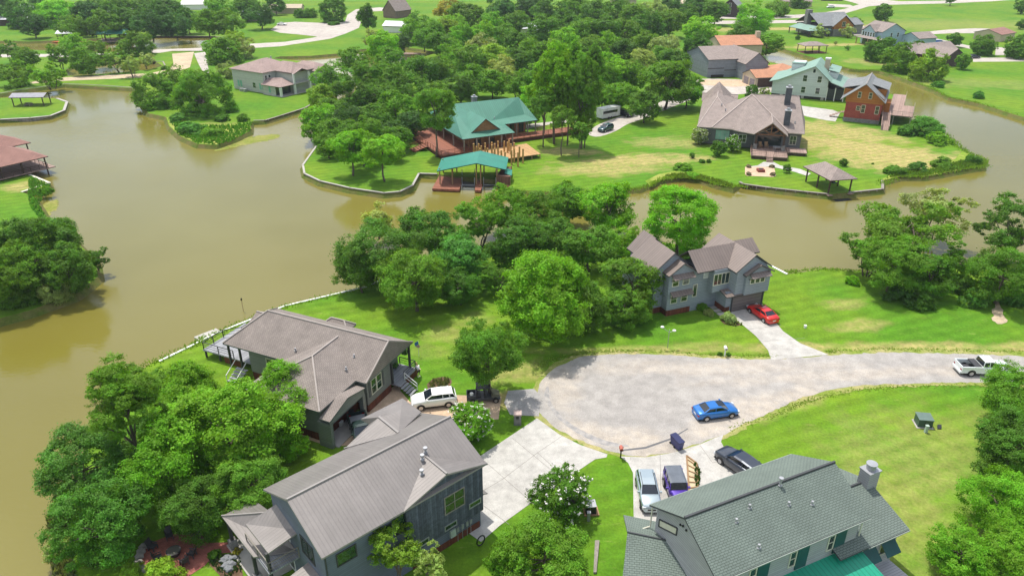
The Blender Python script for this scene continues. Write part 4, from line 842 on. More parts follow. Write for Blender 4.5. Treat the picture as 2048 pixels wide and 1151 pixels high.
h.vent(7,11,8.5,.5,.2); h.vent(14,9,7.8,.4); h.done()
# ---- H1: grey barn-like house, and orange roofed house behind, garage in front --------------------------
h = House('long_grey_house', 'long grey house with taupe roof and side gable, seen behind the hip roofed lake house', (65.45,250.63), 10.9, mk('blue_grey_wall', (.24,.27,.31), .85, 'lap', period=.35, amt=.15), m_roofG, None)
h.gable(-.2, 14.0, 0, 18.6, 0, 5.9, 8.9, 'u', oh=.4); h.gable(9.9, 18.5, -6.5, 12, 0, 5.2, 8.7, 'v', oh=.4)
b = MB(); b.box((.1,.3,2.9),(6,.38,3.1)); b.box((6,.3,2.2),(12.5,.38,2.4)); b.build('wall_trim', m_dark, h.r)
MB().box((1.5,.2,.0),(6,.39,.9)).build('basement_opening', m_black, h.r); h.done()
h = House('orange_roofed_house', 'house with orange clay roof peeking out behind the long grey house', (82,285), 8, m_tanwall, m_tile)
h.gable(-4, 13, 0, 14, 0, 5.5, 8.2, 'u'); MB().box((12,5,5),(13.6,6.6,9.6)).build('chimney', m_tanwall, h.r); h.done()
h = House('orange_roofed_garage', 'tan garage with orange clay roof and two grey doors beside the white gabled house', (65.45,250.63), 10.9, m_tanwall, m_tile)
h.gable(8.0, 19, -17.8, -8.4, 0, 3.0, 4.8, 'u', oh=.35, og=.2); h.hip(15.5, 29, -15, -1, 0, 3.2, 5.4, 'u', oh=.4)
for a in (-15.4,-11.4): MB().box((8.12,a-1.5,.1),(8.22,a+1.5,2.4)).build('garage_door', mk('mauve_garage_door', (.25,.22,.24), .6, 'lap', period=.6), h.r)
MB().box((9,-17.55,.1),(18.5,-17.42,2.7)).build('dark_side_wall', m_dkwood, h.r); h.done()
# ---- N: brown gable with grey roof, top right -----------------------------------------------------------
h = House('orange_gabled_house', 'grey roofed house with orange brown gable and green porch roof in the upper right', (146.31,358.01), 13.4, m_stone, m_roofDk, None)
h.gable(-9, 9.5, -8, 12, 0, 4.6, 9.3, 'u', walls=False, oh=.5); h.block(-8.5,9,-7,11,0,4.2)
h.gable(-3.0, 8.5, -9, 4, 0, 4.4, 9.0, 'v', oh=.5, m=0, walls=False)
g = MB(); g.add([(-2.2,-8.6,3.2),(7.8,-8.6,3.2),(7.8,-8.6,4.6),(2.75,-8.6,8.6),(-2.2,-8.6,4.6),(-2.2,2,3.2),(7.8,2,3.2),(7.8,2,4.6),(2.75,2,8.6),(-2.2,2,4.6)], [(0,1,2,3,4),(0,4,9,5),(1,6,7,2)]); g.build('gable_wall', m_orange, h.r)
h.win('v-', -8.6, 2.6, 4.2, 1.6, 2.0, 2, 2, m_cream); MB().box((-2.2,-8.6,0),(7.8,-7,3.2)).build('stone_base', m_stone, h.r)
h.gable(9, 17, -4, 8, 0, 4.2, 6.6, 'u'); 
MB().shell([(-14.5,-8.5,2.8),(-3,-8.5,2.8),(-3,-5,4.3),(-9,-5,4.3),(-9,8,4.3),(-14.5,8,2.8)], [(0,1,2,3),(0,3,4,5)], .15).build('porch_roof', [m_roofF, m_dark], h.r)
h.posts([(-14.2,-8.2),(-9,-8.2),(-14.2,0),(-14.2,7.6),(-4,-8.2)], 0, 2.7, .15, m_dkwood)
MB().box((-9.4,2,4),(-7.2,4.5,10.6)).build('chimney', m_stone, h.r); h.done()
# ---- M: pale blue house ------------------------------------------------------------------------------------
h = House('pale_blue_house', 'pale blue two storey house with brown roof and row of dark windows, far right', (154.95,320.75), 18.6, m_sideM, m_roofG, None)
h.gable(-.3, 12.5, -.3, 12, 0, 5.6, 8.8, 'v', oh=.5); h.gable(-1.5, 8, 2.5, 10, 0, 5.4, 8.0, 'u', oh=.5); h.gable(11, 21, -9, 1, 0, 3.6, 5.6, 'u', oh=.4)
for a in (3.3,4.8,6.3,7.8,9.2): h.win('u-', -1.2, a, 3.3, .9, 1.6, 1, 2, m_white)
for a in (5,8.5): h.win('v-', .0, a, 3.4, .9, 1.6, 1, 2, m_white)
h.roofpoly([(-4.2,-3,2.8),(-1,-3,3.3),(-1,10,3.3),(-4.2,10,2.8)], [(0,1,2,3)]); h.posts([(-4,-2.7),(-4,3),(-4,9.5)], 0, 2.7, .15, m_wood)
MB().box((-1.3,-2,.1),(-1.1,9,2.8)).build('shaded_porch_wall', m_glass, h.r); h.done()
# ---- O: dark brick gable ---------------------------------------------------------------------------------------
h = House('dark_brick_house', 'low brown roofed house with a dark brick gable beside three round trees on the right', (155.41,270.86), 24.2, mk('dark_brown_brick', (.10,.065,.055), .9, 'brick', amt=.3), m_roofG, None)
h.gable(-.5, 10.6, -.5, 18, 0, 3.2, 6.2, 'v', oh=.4); h.gable(-4, 22, 11, 21, 0, 3.2, 5.8, 'u', oh=.4); h.done()
h = House('brown_cottage', 'small dark brown cottage with a steep grey roof at the top edge behind the wood', G(1456,34)[:2], -28, mk('very_dark_brown_siding', (.05,.035,.03)), m_roofDk)
h.gable(-5,6,-1,12,0,4.6,9.4,'v'); h.win('v-',-.7,.5,5.2,1.3,1.9,1,2); h.win('v-',-.7,.5,1.6,1.3,1.9,1,2); h.done()
h = House('small_brown_chapel', 'small brown house with a steep gable in the bright lawn at the top centre', G(781,36)[:2], -35, mk('tan_brown_wall', (.22,.15,.11)), m_roofG)
h.gable(-5,5,-1,12,0,3.6,9,'v'); h.done()
for i,(px,py,an,sz,rf,wm,lb) in enumerate((
 (20,52,10,(20,12),m_metal,m_dkwood,'low house with shiny metal roof at the left edge of the frame'),
 (62,27,0,(14,10),m_metal,m_white,'pale roof behind the yellow green tree, top left'),
 (395,20,5,(20,12),m_white,m_white,'white flat roofed building between dark trees at the top left'),
 (505,42,0,(12,8),m_white,m_tanwall,'white roofed shed left of the car park'),
 (565,28,3,(22,9),m_tanwall,m_tanwall,'long tan roofed building behind the hedge of the car park'),
 (235,36,8,(16,9),m_metal,m_dkwood,'grey roof half hidden in the dark trees, top left'),
 (1056,72,-20,(12,14),m_metal,m_white,'white metal roof half hidden in the wood at top centre'),
 (788,66,-15,(12,9),m_metal,m_white,'pale roof under dark trees right of the car park road'),
 (1248,10,0,(16,10),m_roofF,m_tanwall,'pale green roof above the wood at the top edge'),
 (1385,18,0,(14,10),m_tanwall,m_tanwall,'sandy roof among dark trees left of the brown cottage'),
 (1665,2,0,(14,8),m_roofG,m_dkwood,'brown house at the top edge beyond the white car'),
 (1595,14,0,(18,8),m_roofG,m_tanwall,'tan house with windows behind the round tree at the top right'),
 (2015,82,35,(14,12),m_rust,m_tanwall,'rose brown roof behind the tree at the right edge'))):
    h = House('distant_house', lb, G(px,py)[:2], an, wm, rf); h.gable(-sz[0]/2,sz[0]/2,0,sz[1],0,3.0,4.8,'u'); h.done()
# ---- boathouses --------------------------------------------------------------------------------------------------
def pavilion(name, label, org, ang, u0,u1,v0,v1, ze, zr, roofm, axis='u', hip=True, posts=(), floor=None, pm=m_dkwood, cat_='boathouse', apex=None, zb=0):
    h = House(name, label, org, ang, m_dkwood, roofm, None, m_dkwood, cat=cat_)
    if hip: h.hip(u0,u1,v0,v1,0,ze,zr,axis,walls=False,d0=apex,d1=apex)
    else: h.gable(u0,u1,v0,v1,0,ze,zr,axis,walls=False)
    for (u,v) in posts: MB().box((u-.11,v-.11,zb),(u+.11,v+.11,ze+.1)).build('post', pm, h.r)
    return h
h = pavilion('boathouse', 'boathouse with rose brown hip roof over the water at the left edge', (-102.75,141.83), 54.9, -12, 9.2, -.2, 10.5, 3.0, 5.6, m_rust, posts=[(8.6,.5),(4,.5),(0,.5),(-5,.5),(8.6,9.8),(4,9.8),(-1,9.8)], zb=-2)
MB().box((-12,.2,.3),(10.2,10.2,.5)).build('deck', m_deckp, h.r)
mb = MB(); rail(mb,(-10,.3,.5),(8.8,.3,.5)); rail(mb,(8.8,.3,.5),(8.8,9.8,.5)); mb.build('railing', m_dkwood, h.r)
h.done() if h.W.v else h.Rf.build('roof',[m_rust,m_dkwood],h.r)
h = pavilion('boathouse', 'second smaller rose brown boathouse roof behind, cut by the left edge', (-102.75,141.83), 54.9, -8, 12.2, 14, 22, 3.0, 5.0, m_rust, posts=[(11.5,14.7),(6,14.7),(11.5,21.4)], zb=-2)
MB().box((-8,14.4,.0),(12,22,.2)).build('deck', m_deckp, h.r); h.Rf.build('roof',[m_rust,m_dkwood],h.r)
h = pavilion('boat_shelter', 'open boat shelter with brown pyramid roof at the end of the garden path', (60.86,133.48), 12.4, -.4, 5.4, -.3, 9.0, 3.0, 4.6, m_roofG, 'v', posts=[(.3,8.2),(.3,4.4),(.3,.6),(4.9,.6),(4.9,4.4),(4.9,8.2)], zb=-1.5, apex=2.6)
MB().box((-.1,-.2,-.2),(.9,8.6,-.05)).box((4.3,-.2,-.2),(5.2,8.6,-.05)).box((-.1,7.6,-.2),(5.2,8.6,-.04)).build('deck', m_deckp, h.r)
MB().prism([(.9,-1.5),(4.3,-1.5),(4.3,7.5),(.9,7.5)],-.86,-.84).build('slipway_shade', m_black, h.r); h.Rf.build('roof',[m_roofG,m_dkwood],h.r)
def boat(label, loc, rz, L_=5.5, W_=2.1, hull=m_white, seat=None, group=None):
    r = empty('motor_boat', loc, rz, label, 'boat', group); mb = MB(); st = [(-L_/2,.9,.5),(-L_/4,1,.52),(L_/8,.95,.58),(L_*.35,.6,.68),(L_/2,.04,.8)]
    P = []; 
    for x,w_,z in st: P += [(x,-W_/2*w_,z),(x,-W_/2*w_*.7,0),(x,W_/2*w_*.7,0),(x,W_/2*w_,z)]
    F = []
    for i in range(len(st)-1):
        a, b_ = i*4, i*4+4
        for k in range(3): F.append((a+k,a+k+1,b_+k+1,b_+k))
    F.append((3,2,1,0)); mb.add(P,F); 
    D = MB(); P2 = [(x,-W_/2*w_*.9,z-.12) for x,w_,z in st]+[(x,W_/2*w_*.9,z-.12) for x,w_,z in st[::-1]]; D.poly(P2)
    mb.build('hull', hull, r); D.build('deck', m_greywood, r)
    MB().box((-L_*.2,-W_*.3,.4),(0,W_*.3,.85)).build('seat', seat or m_dark, r); MB().box((-L_/2-.35,-.2,.1),(-L_/2,.2,1.0)).build('outboard_motor', m_black, r)
    MB().box((.15,-W_*.3,.6),(.22,W_*.3,1.05)).build('windshield', m_glass, r); return r
c12 = R(12.4)
boat('white motor boat moored under the open boat shelter', G(1668,374,-.85), R(12.4-90), 5.5)
# big teal boathouse
BHo = (-10.72,159.3); h = House('teal_boathouse', 'double boathouse with bright teal metal roof and timber dock at the lawn edge', BHo, 26.7, m_dkwood, m_seamT, None, mk('dark_teal_trim', (.01,.09,.07)))
P = [h.uv(*I_(490,848),2.7), h.uv(*I_(540,715),2.7), h.uv(*I_(945,635),4.3), h.uv(*I_(905,765),4.3), h.uv(*I_(1215,832),2.7), h.uv(*I_(1240,705),2.7)]
h.roofpoly(P, [(0,3,2,1),(3,4,5,2)], .18)
h.roofpoly([h.uv(*I_(1195,870),1.9), h.uv(*I_(1272,895),1.6), h.uv(*I_(1280,835),1.8), h.uv(*I_(1215,815),2.3)], [(0,1,2,3)], .1)
def dockpoly(h, name, pts, z0, z1, mat):
    q = [h.uv(*I_(x,y),z1)[:2] for x,y in pts]; return MB().prism(q, z0, z1).build(name, mat, h.r)
dockpoly(h,'dock',[(440,1030),(725,1042),(745,985),(740,880),(560,878),(525,878)],-.75,-.3,m_deckr)
dockpoly(h,'dock',[(888,1045),(950,1050),(965,1000),(955,880),(905,880)],-.75,-.3,m_deckr)
dockpoly(h,'dock',[(555,885),(1175,885),(1190,820),(600,815)],-.55,-.2,m_deckt)
dockpoly(h,'dock',[(1120,990),(1270,1010),(1285,880),(1175,880)],-.55,-.18,m_deckr)
for x,y in ((525,985),(655,985),(655,880),(560,880),(700,870),(905,985),(950,985),(905,880),(950,880),(985,870),(1175,880),(1120,985),(1255,1000),(1270,890)):
    u,v = h.uv(*I_(x,y),-.3)[:2]; MB().cyl((u,v),.14,-2,3.0 if x<1200 else 1.7,8).build('post', m_wood, h.r)
for x0,x1 in ((755,885),(980,1108)):
    a = h.uv(*I_(x0,985),-.3); b_ = h.uv(*I_(x1,990),-.3); c_ = h.uv(*I_(x1,905),-.3); d_ = h.uv(*I_(x0,900),-.3)
    mb = MB()
    for p in (a,b_,c_,d_): mb.bar((p[0],p[1],-1.5),(p[0],p[1],1.2),.07)
    mb.bar((a[0],a[1],-.4),(b_[0],b_[1],-.4),.06); mb.bar((c_[0],c_[1],-.4),(d_[0],d_[1],-.4),.06); mb.build('boat_lift', m_metal, h.r)
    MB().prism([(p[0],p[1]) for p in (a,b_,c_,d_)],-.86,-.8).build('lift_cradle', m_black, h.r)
w_ = [h.uv(*I_(x,y),-.2)[:2] for x,y in ((1120,985),(1255,1000),(1270,890),(1180,885))]; MB().prism(w_,-.2,1.6).build('storage_wall', mk('brown_boards', (.16,.08,.05), .85, 'board', period=.2), h.r)
h.Rf.build('roof', [m_seamT, h.trim], h.r)
# pavilion top right with kayaks
p = G(1608,108); h = pavilion('pond_pavilion', 'small open pavilion with brown roof at the far pond edge in the upper right', (p[0],p[1]), 8, 0, 10, 0, 7, 3.0, 4.2, m_roofG, posts=[(.5,.5),(9.5,.5),(.5,6.5),(9.5,6.5),(3.5,.5),(6.5,.5)], zb=-1.5)
MB().box((.3,.2,-.1),(9.8,6.8,.15)).build('deck', m_deckr, h.r); MB().box((.6,.5,.15),(4,.8,.9)).build('railing', m_dkwood, h.r); h.Rf.build('roof',[m_roofG,m_dkwood],h.r)
# picnic shelter on the left
p = G(22,214); h = pavilion('picnic_shelter', 'grey roofed picnic shelter under trees on the walled lawn, far left', (p[0],p[1]), 4, 0, 9.5, 0, 5, 2.6, 3.4, mk('grey_sheet_roof', (.30,.30,.33), .7), hip=False, posts=[(.6,.5),(8.8,.5),(.6,4.5),(8.8,4.5)], cat_='shelter')
h.Rf.build('roof',[MATS['grey_sheet_roof'],m_dkwood],h.r)
tb = empty('picnic_table', (p[0]+4,p[1]+1.8,0), 0, 'pale picnic table beneath the grey roofed shelter', 'picnic table')
MB().box((-1,-.4,.7),(1,.4,.78)).build('table_top', m_greywood, tb); MB().box((-1,-.9,.42),(1,-.6,.48)).box((-1,.6,.42),(1,.9,.48)).build('bench', m_greywood, tb)
for u in (-.7,.7): MB().box((u-.05,-.8,0),(u+.05,.8,.42)).box((u-.05,-.1,.4),(u+.05,.1,.7)).build('leg', m_greywood, tb)
# upper left: teal boathouse, white tarpaulin roofs, orange kayak
p = G(192,84); h = pavilion('far_boathouse', 'small boathouse with dark teal roof on the far bank of the upper left pond', (p[0],p[1]), 12, 0, 13, 0, 9, 3.0, 4.6, m_seamT, hip=False, posts=[(.6,.5),(12.4,.5),(6,.5),(.6,8),(12.4,8)], zb=-2); MB().box((0,0,-.2),(13,9,.1)).build('deck', m_deckp, h.r); h.Rf.build('roof',[m_seamT,m_dkwood],h.r)
p = G(112,78); h = pavilion('metal_canopy', 'low white metal canopy on the bank beside the orange kayak, upper left', (p[0],p[1]), 10, 0, 16, 0, 7, 2.2, 3.2, m_metal, hip=False, posts=[(.6,.5),(15,.5),(.6,6.5),(15,6.5)], cat_='canopy'); h.Rf.build('roof',[m_metal,m_white],h.r)
p = G(118,86,WZ); ky = MB(); ky.add([(-2.2,0,.2),(-1,-.35,.3),(1,-.35,.3),(2.2,0,.2),(1,.35,.3),(-1,.35,.3),(-1,0,0),(1,0,0)],[(0,1,2,3,4,5),(1,0,6),(2,1,6,7),(3,2,7),(4,3,7),(5,4,7,6),(0,5,6)])
o = ky.build('kayak', mk('orange_plastic', (.75,.16,.03), .4), label='small orange kayak by the bank of the upper left pond', cat='kayak'); o.location = p; o.scale = (1.6,2,2)
# docks in the wood channel
p = G(795,108); o = MB().box((0,0,-.3),(9,3,.0)).build('dock', m_deckp, label='small wooden dock below trees right of the car park road', cat='dock'); o.location = (p[0],p[1],0)
# dock by ranch house and walkway in left trees
def slab(name, label, cat_, pts, z0, z1, mat):
    q = [G(x,y,z1)[:2] for x,y in pts]; c = q[0]
    return MB().prism([(a-c[0],b_-c[1]) for a,b_ in q], z0, z1).build(name, mat, label=label, cat=cat_)
def slabo(name, label, cat_, pts, z0, z1, mat):
    q = [G(x,y,z1)[:2] for x,y in pts]; c = q[0]; o = MB().prism([(a-c[0],b_-c[1]) for a,b_ in q], z0, z1).build(name, mat, label=label, cat=cat_); o.location = (c[0],c[1],0); return o
slabo('dock','small pale floating dock beside the deck of the ranch house','dock',[(388,673),(432,656),(444,664),(400,686)],-.9,-.35,M_conc_d)
slabo('walkway','pale boardwalk glimpsed under the big left trees at the water','dock',[(183,860),(190,857),(280,838),(282,845),(194,868)],-.5,-.1,m_greywood)
slabo('walkway','short piece of pale boardwalk beneath the left tree crowns','dock',[(243,893),(275,886),(278,892),(246,899)],.0,.15,m_greywood)
# ================================================================ VEHICLES
m_tyre = mk('tyre_rubber', (.018,.018,.018), .85); m_rim = mk('alloy_rim', (.5,.5,.52), .3, metal=.8)
m_cglass = mk('car_glass', (.012,.018,.025), .05, spec=.9, amt=.1); m_head = mk('headlight', (.75,.78,.8), .1); m_tail = mk('tail_light', (.35,.01,.01), .2)
def paint(name, col, metal=.3): return mk(name, col, .28, metal=metal, amt=.04, coat=.7)
def car(name, label, cat_, loc, rz, L_, W_, H_, col, kind='sedan', roofm=None, group=None, z=.0):
    """x forward. body lofted from cross sections, glass house, roof skin, pillars, wheels."""
    r = empty(name, (loc[0],loc[1],z), rz, label, cat_, group); hl, hw = L_/2, W_/2
    prof = {'sedan': [(-1,.62,.80),(-.93,.70,.92),(-.72,.74,.98),(-.4,.72,1),(.1,.70,1),(.45,.68,.99),(.75,.60,.97),(.93,.52,.88),(1,.42,.72)],
            'suv':   [(-1,.60,.84),(-.96,.70,.94),(-.75,.74,1),(-.3,.73,1),(.2,.72,1),(.42,.71,.99),(.72,.66,.96),(.92,.58,.88),(1,.46,.74)],
            'pickup':[(-1,.66,.96),(-.97,.66,.97),(-.6,.66,1),(-.2,.66,1),(.2,.66,1),(.45,.67,1),(.75,.65,.98),(.95,.60,.92),(1,.45,.84)],
            'jeep':  [(-1,.62,.90),(-.95,.64,.9),(-.5,.64,.9),(0,.64,.9),(.3,.63,.88),(.4,.62,.72),(.8,.60,.66),(.95,.58,.62),(1,.40,.60)]}[kind]
    zb = .24 if kind in ('sedan',) else .34
    B = MB(); P = []; n = 10
    for x,zt,wf in prof:
        w_ = hw*wf; z1 = zt*H_
        P += [(x*hl,-w_*.9,zb),(x*hl,-w_,zb+.14),(x*hl,-w_,z1-.16),(x*hl,-w_*.95,z1-.05),(x*hl,-w_*.8,z1),(x*hl,w_*.8,z1),(x*hl,w_*.95,z1-.05),(x*hl,w_,z1-.16),(x*hl,w_,zb+.14),(x*hl,w_*.9,zb)]
    F = []
    for i in range(len(prof)-1):
        for k in range(n): a = i*n+k; b_ = i*n+(k+1)%n; F.append((a,b_,b_+n,a+n))
    F += [tuple(range(n-1,-1,-1)), tuple((len(prof)-1)*n+i for i in range(n))]
    F = [f[::-1] for f in F]
    B.add(P,F)
    if kind == 'pickup':   # open bed: walls + floor instead of a lid
        B = MB(); B.add(P[3*n:], [tuple(v-0 for v in f) for f in []])
        Q = prof[3:]; P2 = P[3*n:]; F2 = []
        for i in range(len(Q)-1):
            for k in range(n): a = i*n+k; b_ = i*n+(k+1)%n; F2.append((a,a+n,b_+n,b_)[::1])
        F2 += [tuple(range(n)), tuple((len(Q)-1)*n+i for i in range(n-1,-1,-1))]; B.add(P2,F2)
        zt = .66*H_; x0, x1 = -hl, -.2*hl
        for s_ in (-1,1): B.box((x0,min(s_*hw,s_*(hw-.14)),zb+.12),(x1,max(s_*hw,s_*(hw-.14)),zt))
        B.box((x0,-hw+.1,zb+.12),(x0+.1,hw-.1,zt)); B.box((x0-.12,-hw*.9,zb+.05),(x0,hw*.9,zb+.28))
    body = B.build('body', col, r, smooth=False)
    for p_ in body.data.polygons: p_.use_smooth = len(p_.vertices) == 4 and kind != 'pickup'
    if kind == 'pickup':
        MB().box((-hl+.1,-hw+.14,.55),(-.2*hl,hw-.14,.62)).build('bed_liner', m_black, r)
    cab = {'sedan': [(-.74,.70,.84,.84),(-.44,.97,.66,.70),(-.05,1.0,.68,.72),(.12,.97,.68,.70),(.48,.69,.86,.84)],
           'suv': [(-.95,.72,.86,.84),(-.82,.96,.72,.74),(-.3,1.0,.74,.76),(.08,.98,.74,.76),(.42,.70,.88,.84)],
           'pickup': [(-.20,.66,.9,.9),(-.16,.97,.76,.8),(.1,1.0,.76,.8),(.24,.98,.76,.8),(.46,.66,.9,.88)],
           'jeep': [(-.96,.62,.86,.86),(-.93,.98,.80,.82),(-.2,1.0,.80,.82),(.16,.98,.80,.82),(.28,.62,.86,.84)]}[kind]
    # glass house: base at belt, top at profile height
    belt = {'sedan': .70, 'suv': .70, 'pickup': .65, 'jeep': .62}[kind]*H_; g = MB(); c0, c1 = cab[0][0], cab[-1][0]
    tops = cab[1:4]; T = [(x*hl, tw*hw, zf*H_) for x,zf,_,tw in [(c[0],c[1],0,c[2]) for c in tops]]
    bw = cab[0][2]*hw*1.06
    base = [(c0*hl,-bw*.94,belt),(c1*hl,-bw*.94,belt),(c1*hl,bw*.94,belt),(c0*hl,bw*.94,belt)]
    tp = [(T[0][0],-T[0][1],T[0][2]-.02),(T[2][0],-T[2][1],T[2][2]-.02),(T[2][0],T[2][1],T[2][2]-.02),(T[0][0],T[0][1],T[0][2]-.02)]
    g.add(base+tp, [(0,1,5,4),(1,2,6,5),(2,3,7,6),(3,0,4,7),(4,5,6,7)]); g.build('windows', m_cglass, r)
    rf = MB(); pts = []
    for x,y,z_ in T: pts += [(x,-y-.03,z_-.03),(x,-y*.8,z_+.03),(x,y*.8,z_+.03),(x,y+.03,z_-.03)]
    fs = []
    for i in range(2):
        for k in range(3): a = i*4+k; fs.append((a,a+4,a+5,a+1)[::-1])
    fs = [f[::-1] for f in fs]; rf.shell(pts, fs, .05, 0, 0); rf.build('roof_panel', roofm or col, r, smooth=False)
    pl = MB()
    for s_ in (-1,1):
        for i,j in ((0,4),(1,5)): pl.bar((base[i][0],s_*bw*.95,belt-.02),(tp[i][0],s_*T[0][1]*1.0,tp[i][2]),.05)
        xm = (tp[0][0]*.5+tp[1][0]*.5); pl.bar((xm-.02,s_*(bw*.955),belt-.02),(xm,s_*(T[1][1]+.01),T[1][2]-.03),.045)
        if kind in ('suv','jeep'): xm = tp[0][0]*.82+tp[1][0]*.18; pl.bar((xm-.05,s_*(bw*.955),belt-.02),(xm,s_*(T[1][1]+.01),T[1][2]-.04),.07)
    for i in range(4): pl.bar((base[i][0],base[i][1]*1.0,belt), (base[(i+1)%4][0],base[(i+1)%4][1]*1.0,belt), .045)
    pl.build('window_surround', col, r)
    wr = {'sedan': .33, 'suv': .37, 'pickup': .40, 'jeep': .42}[kind]; wx = (.60*hl, -.60*hl)
    for x in wx:
        for s_ in (-1,1):
            w1_ = MB(); w1_.bar((x,s_*(hw-.22),wr),(x,s_*(hw+.02),wr),wr,n=18); wo_ = w1_.build('wheel', m_tyre, r)
            w2_ = MB(); w2_.bar((x,s_*(hw+.0),wr),(x,s_*(hw+.035),wr),wr*.62,n=14); w2_.build('rim', m_rim, wo_)
            ar = MB(); seg = 8                                   # dark wheel arch
            for i in range(seg):
                a0, a1 = math.pi*i/seg, math.pi*(i+1)/seg; q0, q1 = wr*1.04, wr*1.26; y = s_*(hw+.012)
                qd = [(x+q0*math.cos(a0),y,wr+q0*math.sin(a0)),(x+q1*math.cos(a0),y,wr+q1*math.sin(a0)),(x+q1*math.cos(a1),y,wr+q1*math.sin(a1)),(x+q0*math.cos(a1),y,wr+q0*math.sin(a1))]
                ar.poly(qd if s_ < 0 else qd[::-1])
            ar.build('wheel_arch', m_black, r)
    for s_ in (-1,1):
        MB().box((hl*.90,s_*hw*.72-.16,zb+.33),(hl*.985,s_*hw*.72+.16,zb+.5)).build('headlight', m_head, r)
        MB().box((-hl*1.005,s_*hw*.74-.14,zb+.42),(-hl*.93,s_*hw*.74+.14,zb+.6)).build('tail_light', m_tail, r)
        MB().box((c1*hl-.35,min(s_*hw*.98,s_*(hw+.18)),belt),(c1*hl-.2,max(s_*hw*.98,s_*(hw+.18)),belt+.16)).build('mirror', col, r)
    MB().box((hl*.97,-hw*.4,zb+.15),(hl*1.0+.01,hw*.4,zb+.32)).build('grille', m_black, r)
    MB().box((-hl*1.0-.02,-.25,zb+.3),(-hl*1.0+.02,.25,zb+.42)).build('number_plate', m_white, r)
    MB().box((-hl*.95,-hw*.9,zb-.08),(hl*.95,hw*.9,zb+.02)).build('underbody', m_black, r)
    return r
def at(px,py): p = G(px,py); return (p[0],p[1])
def hd(a,b): p, q = G(*a), G(*b); return math.atan2(q[1]-p[1], q[0]-p[0])
c = car('parked_car','bright blue coupe parked at the edge of the cul-de-sac','car', at(1430,829), R(12), 4.75,1.9,1.45, paint('metallic_blue',(.015,.16,.50)))
MB().box((.0,-.45,1.455),(.75,.45,1.475)).build('sunroof', m_cglass, c)
car('parked_car','red coupe nose-in at the garage of the blue grey house','car', at(1524,633), hd((1545,650),(1498,617)), 4.75,1.9,1.42, paint('red_paint',(.62,.02,.015),.1))
car('parked_suv','white three row SUV beside the flower bed of the ranch house','suv', at(868,808), hd((905,803),(830,812)), 4.95,1.95,1.75, paint('white_paint',(.80,.80,.79),0), 'suv')
c = car('parked_suv','silver estate car facing the camera on the right driveway','car', at(1295,992), R(-91), 4.7,1.85,1.6, paint('silver_blue_paint',(.42,.50,.53),.6), 'suv')
MB().bar((-1.5,-.6,1.62),(.5,-.6,1.64),.03).bar((-1.5,.6,1.62),(.5,.6,1.64),.03).build('roof_rails', m_black, c)
car('off_road_car','purple boxy off-roader with grey hard top beside the silver car','off-roader', at(1352,990), R(-88), 4.3,1.85,1.85, paint('purple_paint',(.085,.035,.36),.2), 'jeep', mk('grey_hard_top',(.12,.14,.17),.5))
car('parked_suv','dark charcoal SUV half hidden by the green shingle roof','suv', at(1476,937), hd((1500,952),(1448,915)), 4.9,1.95,1.78, paint('charcoal_paint',(.035,.045,.065),.3), 'suv')
c = car('pickup_truck','white crew cab pickup truck driving on the road at the right','pickup truck', at(1963,744), R(-2), 5.9,2.0,1.9, paint('truck_white',(.74,.78,.77),0), 'pickup')
MB().box((-1.5,-.85,1.2),(-.75,.85,1.34)).box((-2.6,-.4,.62),(-1.7,.3,.9)).build('toolbox', m_dark, c)
MB().box((-2.8,-.8,.62),(-1.8,-.2,.85)).build('blue_tarpaulin', mk('blue_tarp',(.10,.35,.60),.5), c)
c = car('pickup_truck','dark green pickup truck parked between the two near left houses','pickup truck', at(724,872), hd((720,845),(740,905)), 5.6,1.95,1.8, paint('dark_green_paint',(.02,.04,.035),.2), 'pickup')
MB().box((-2.4,-.8,.62),(-1.0,.8,1.0)).build('silver_toolbox', m_metal, c)
car('parked_suv','dark teal SUV at the end of the drive beside the pine trunks','suv', at(1211,262), hd((1225,258),(1197,267)), 4.8,1.9,1.75, paint('teal_black_paint',(.02,.06,.07),.3), 'suv')
car('parked_suv','black SUV parked behind the white caravan','suv', at(1250,232), hd((1235,228),(1262,235)), 4.9,1.95,1.75, paint('black_paint',(.012,.014,.02),.2), 'suv')
car('parked_car','white car in the large car park, top left','car', at(564,51), R(0), 4.7,1.85,1.5, MATS['white_paint'])
car('parked_car','white car on the far driveway at the top right','car', at(1661,16), R(180), 4.8,1.85,1.5, MATS['white_paint'])
car('parked_car','blue car behind the dark brick house on the right','car', at(1880,88), R(-20), 4.8,1.85,1.6, MATS['metallic_blue'], 'suv')
car('parked_car','black car in the shade beside the round tree by the dark brick house','car', at(1947,117), R(10), 4.8,1.85,1.5, MATS['black_paint'])
# caravan
r = empty('caravan', (*at(1216,236),0), hd((1200,240),(1240,232)), 'white and grey caravan trailer parked under the tall trees', 'caravan')
MB().box((-3.2,-1.2,.5),(3.2,1.2,3.0)).build('body', mk('caravan_white',(.62,.64,.62),.5), r); MB().box((-3.0,-1.22,1.6),(2.2,-1.19,2.3)).build('window_band', m_cglass, r)
MB().box((-.5,-.4,3.0),(.4,.4,3.2)).build('air_conditioner', m_white, r); MB().box((3.2,-.2,.5),(4.3,.2,.65)).build('drawbar', m_dark, r)
for s_ in (-1,1): MB().bar((0,s_*1.0,.35),(0,s_*1.22,.35),.35,n=12).build('wheel', m_tyre, r)
for s_ in (-1,1): MB().bar((-.85,s_*1.0,.35),(-.85,s_*1.22,.35),.35,n=12).build('wheel', m_tyre, r)
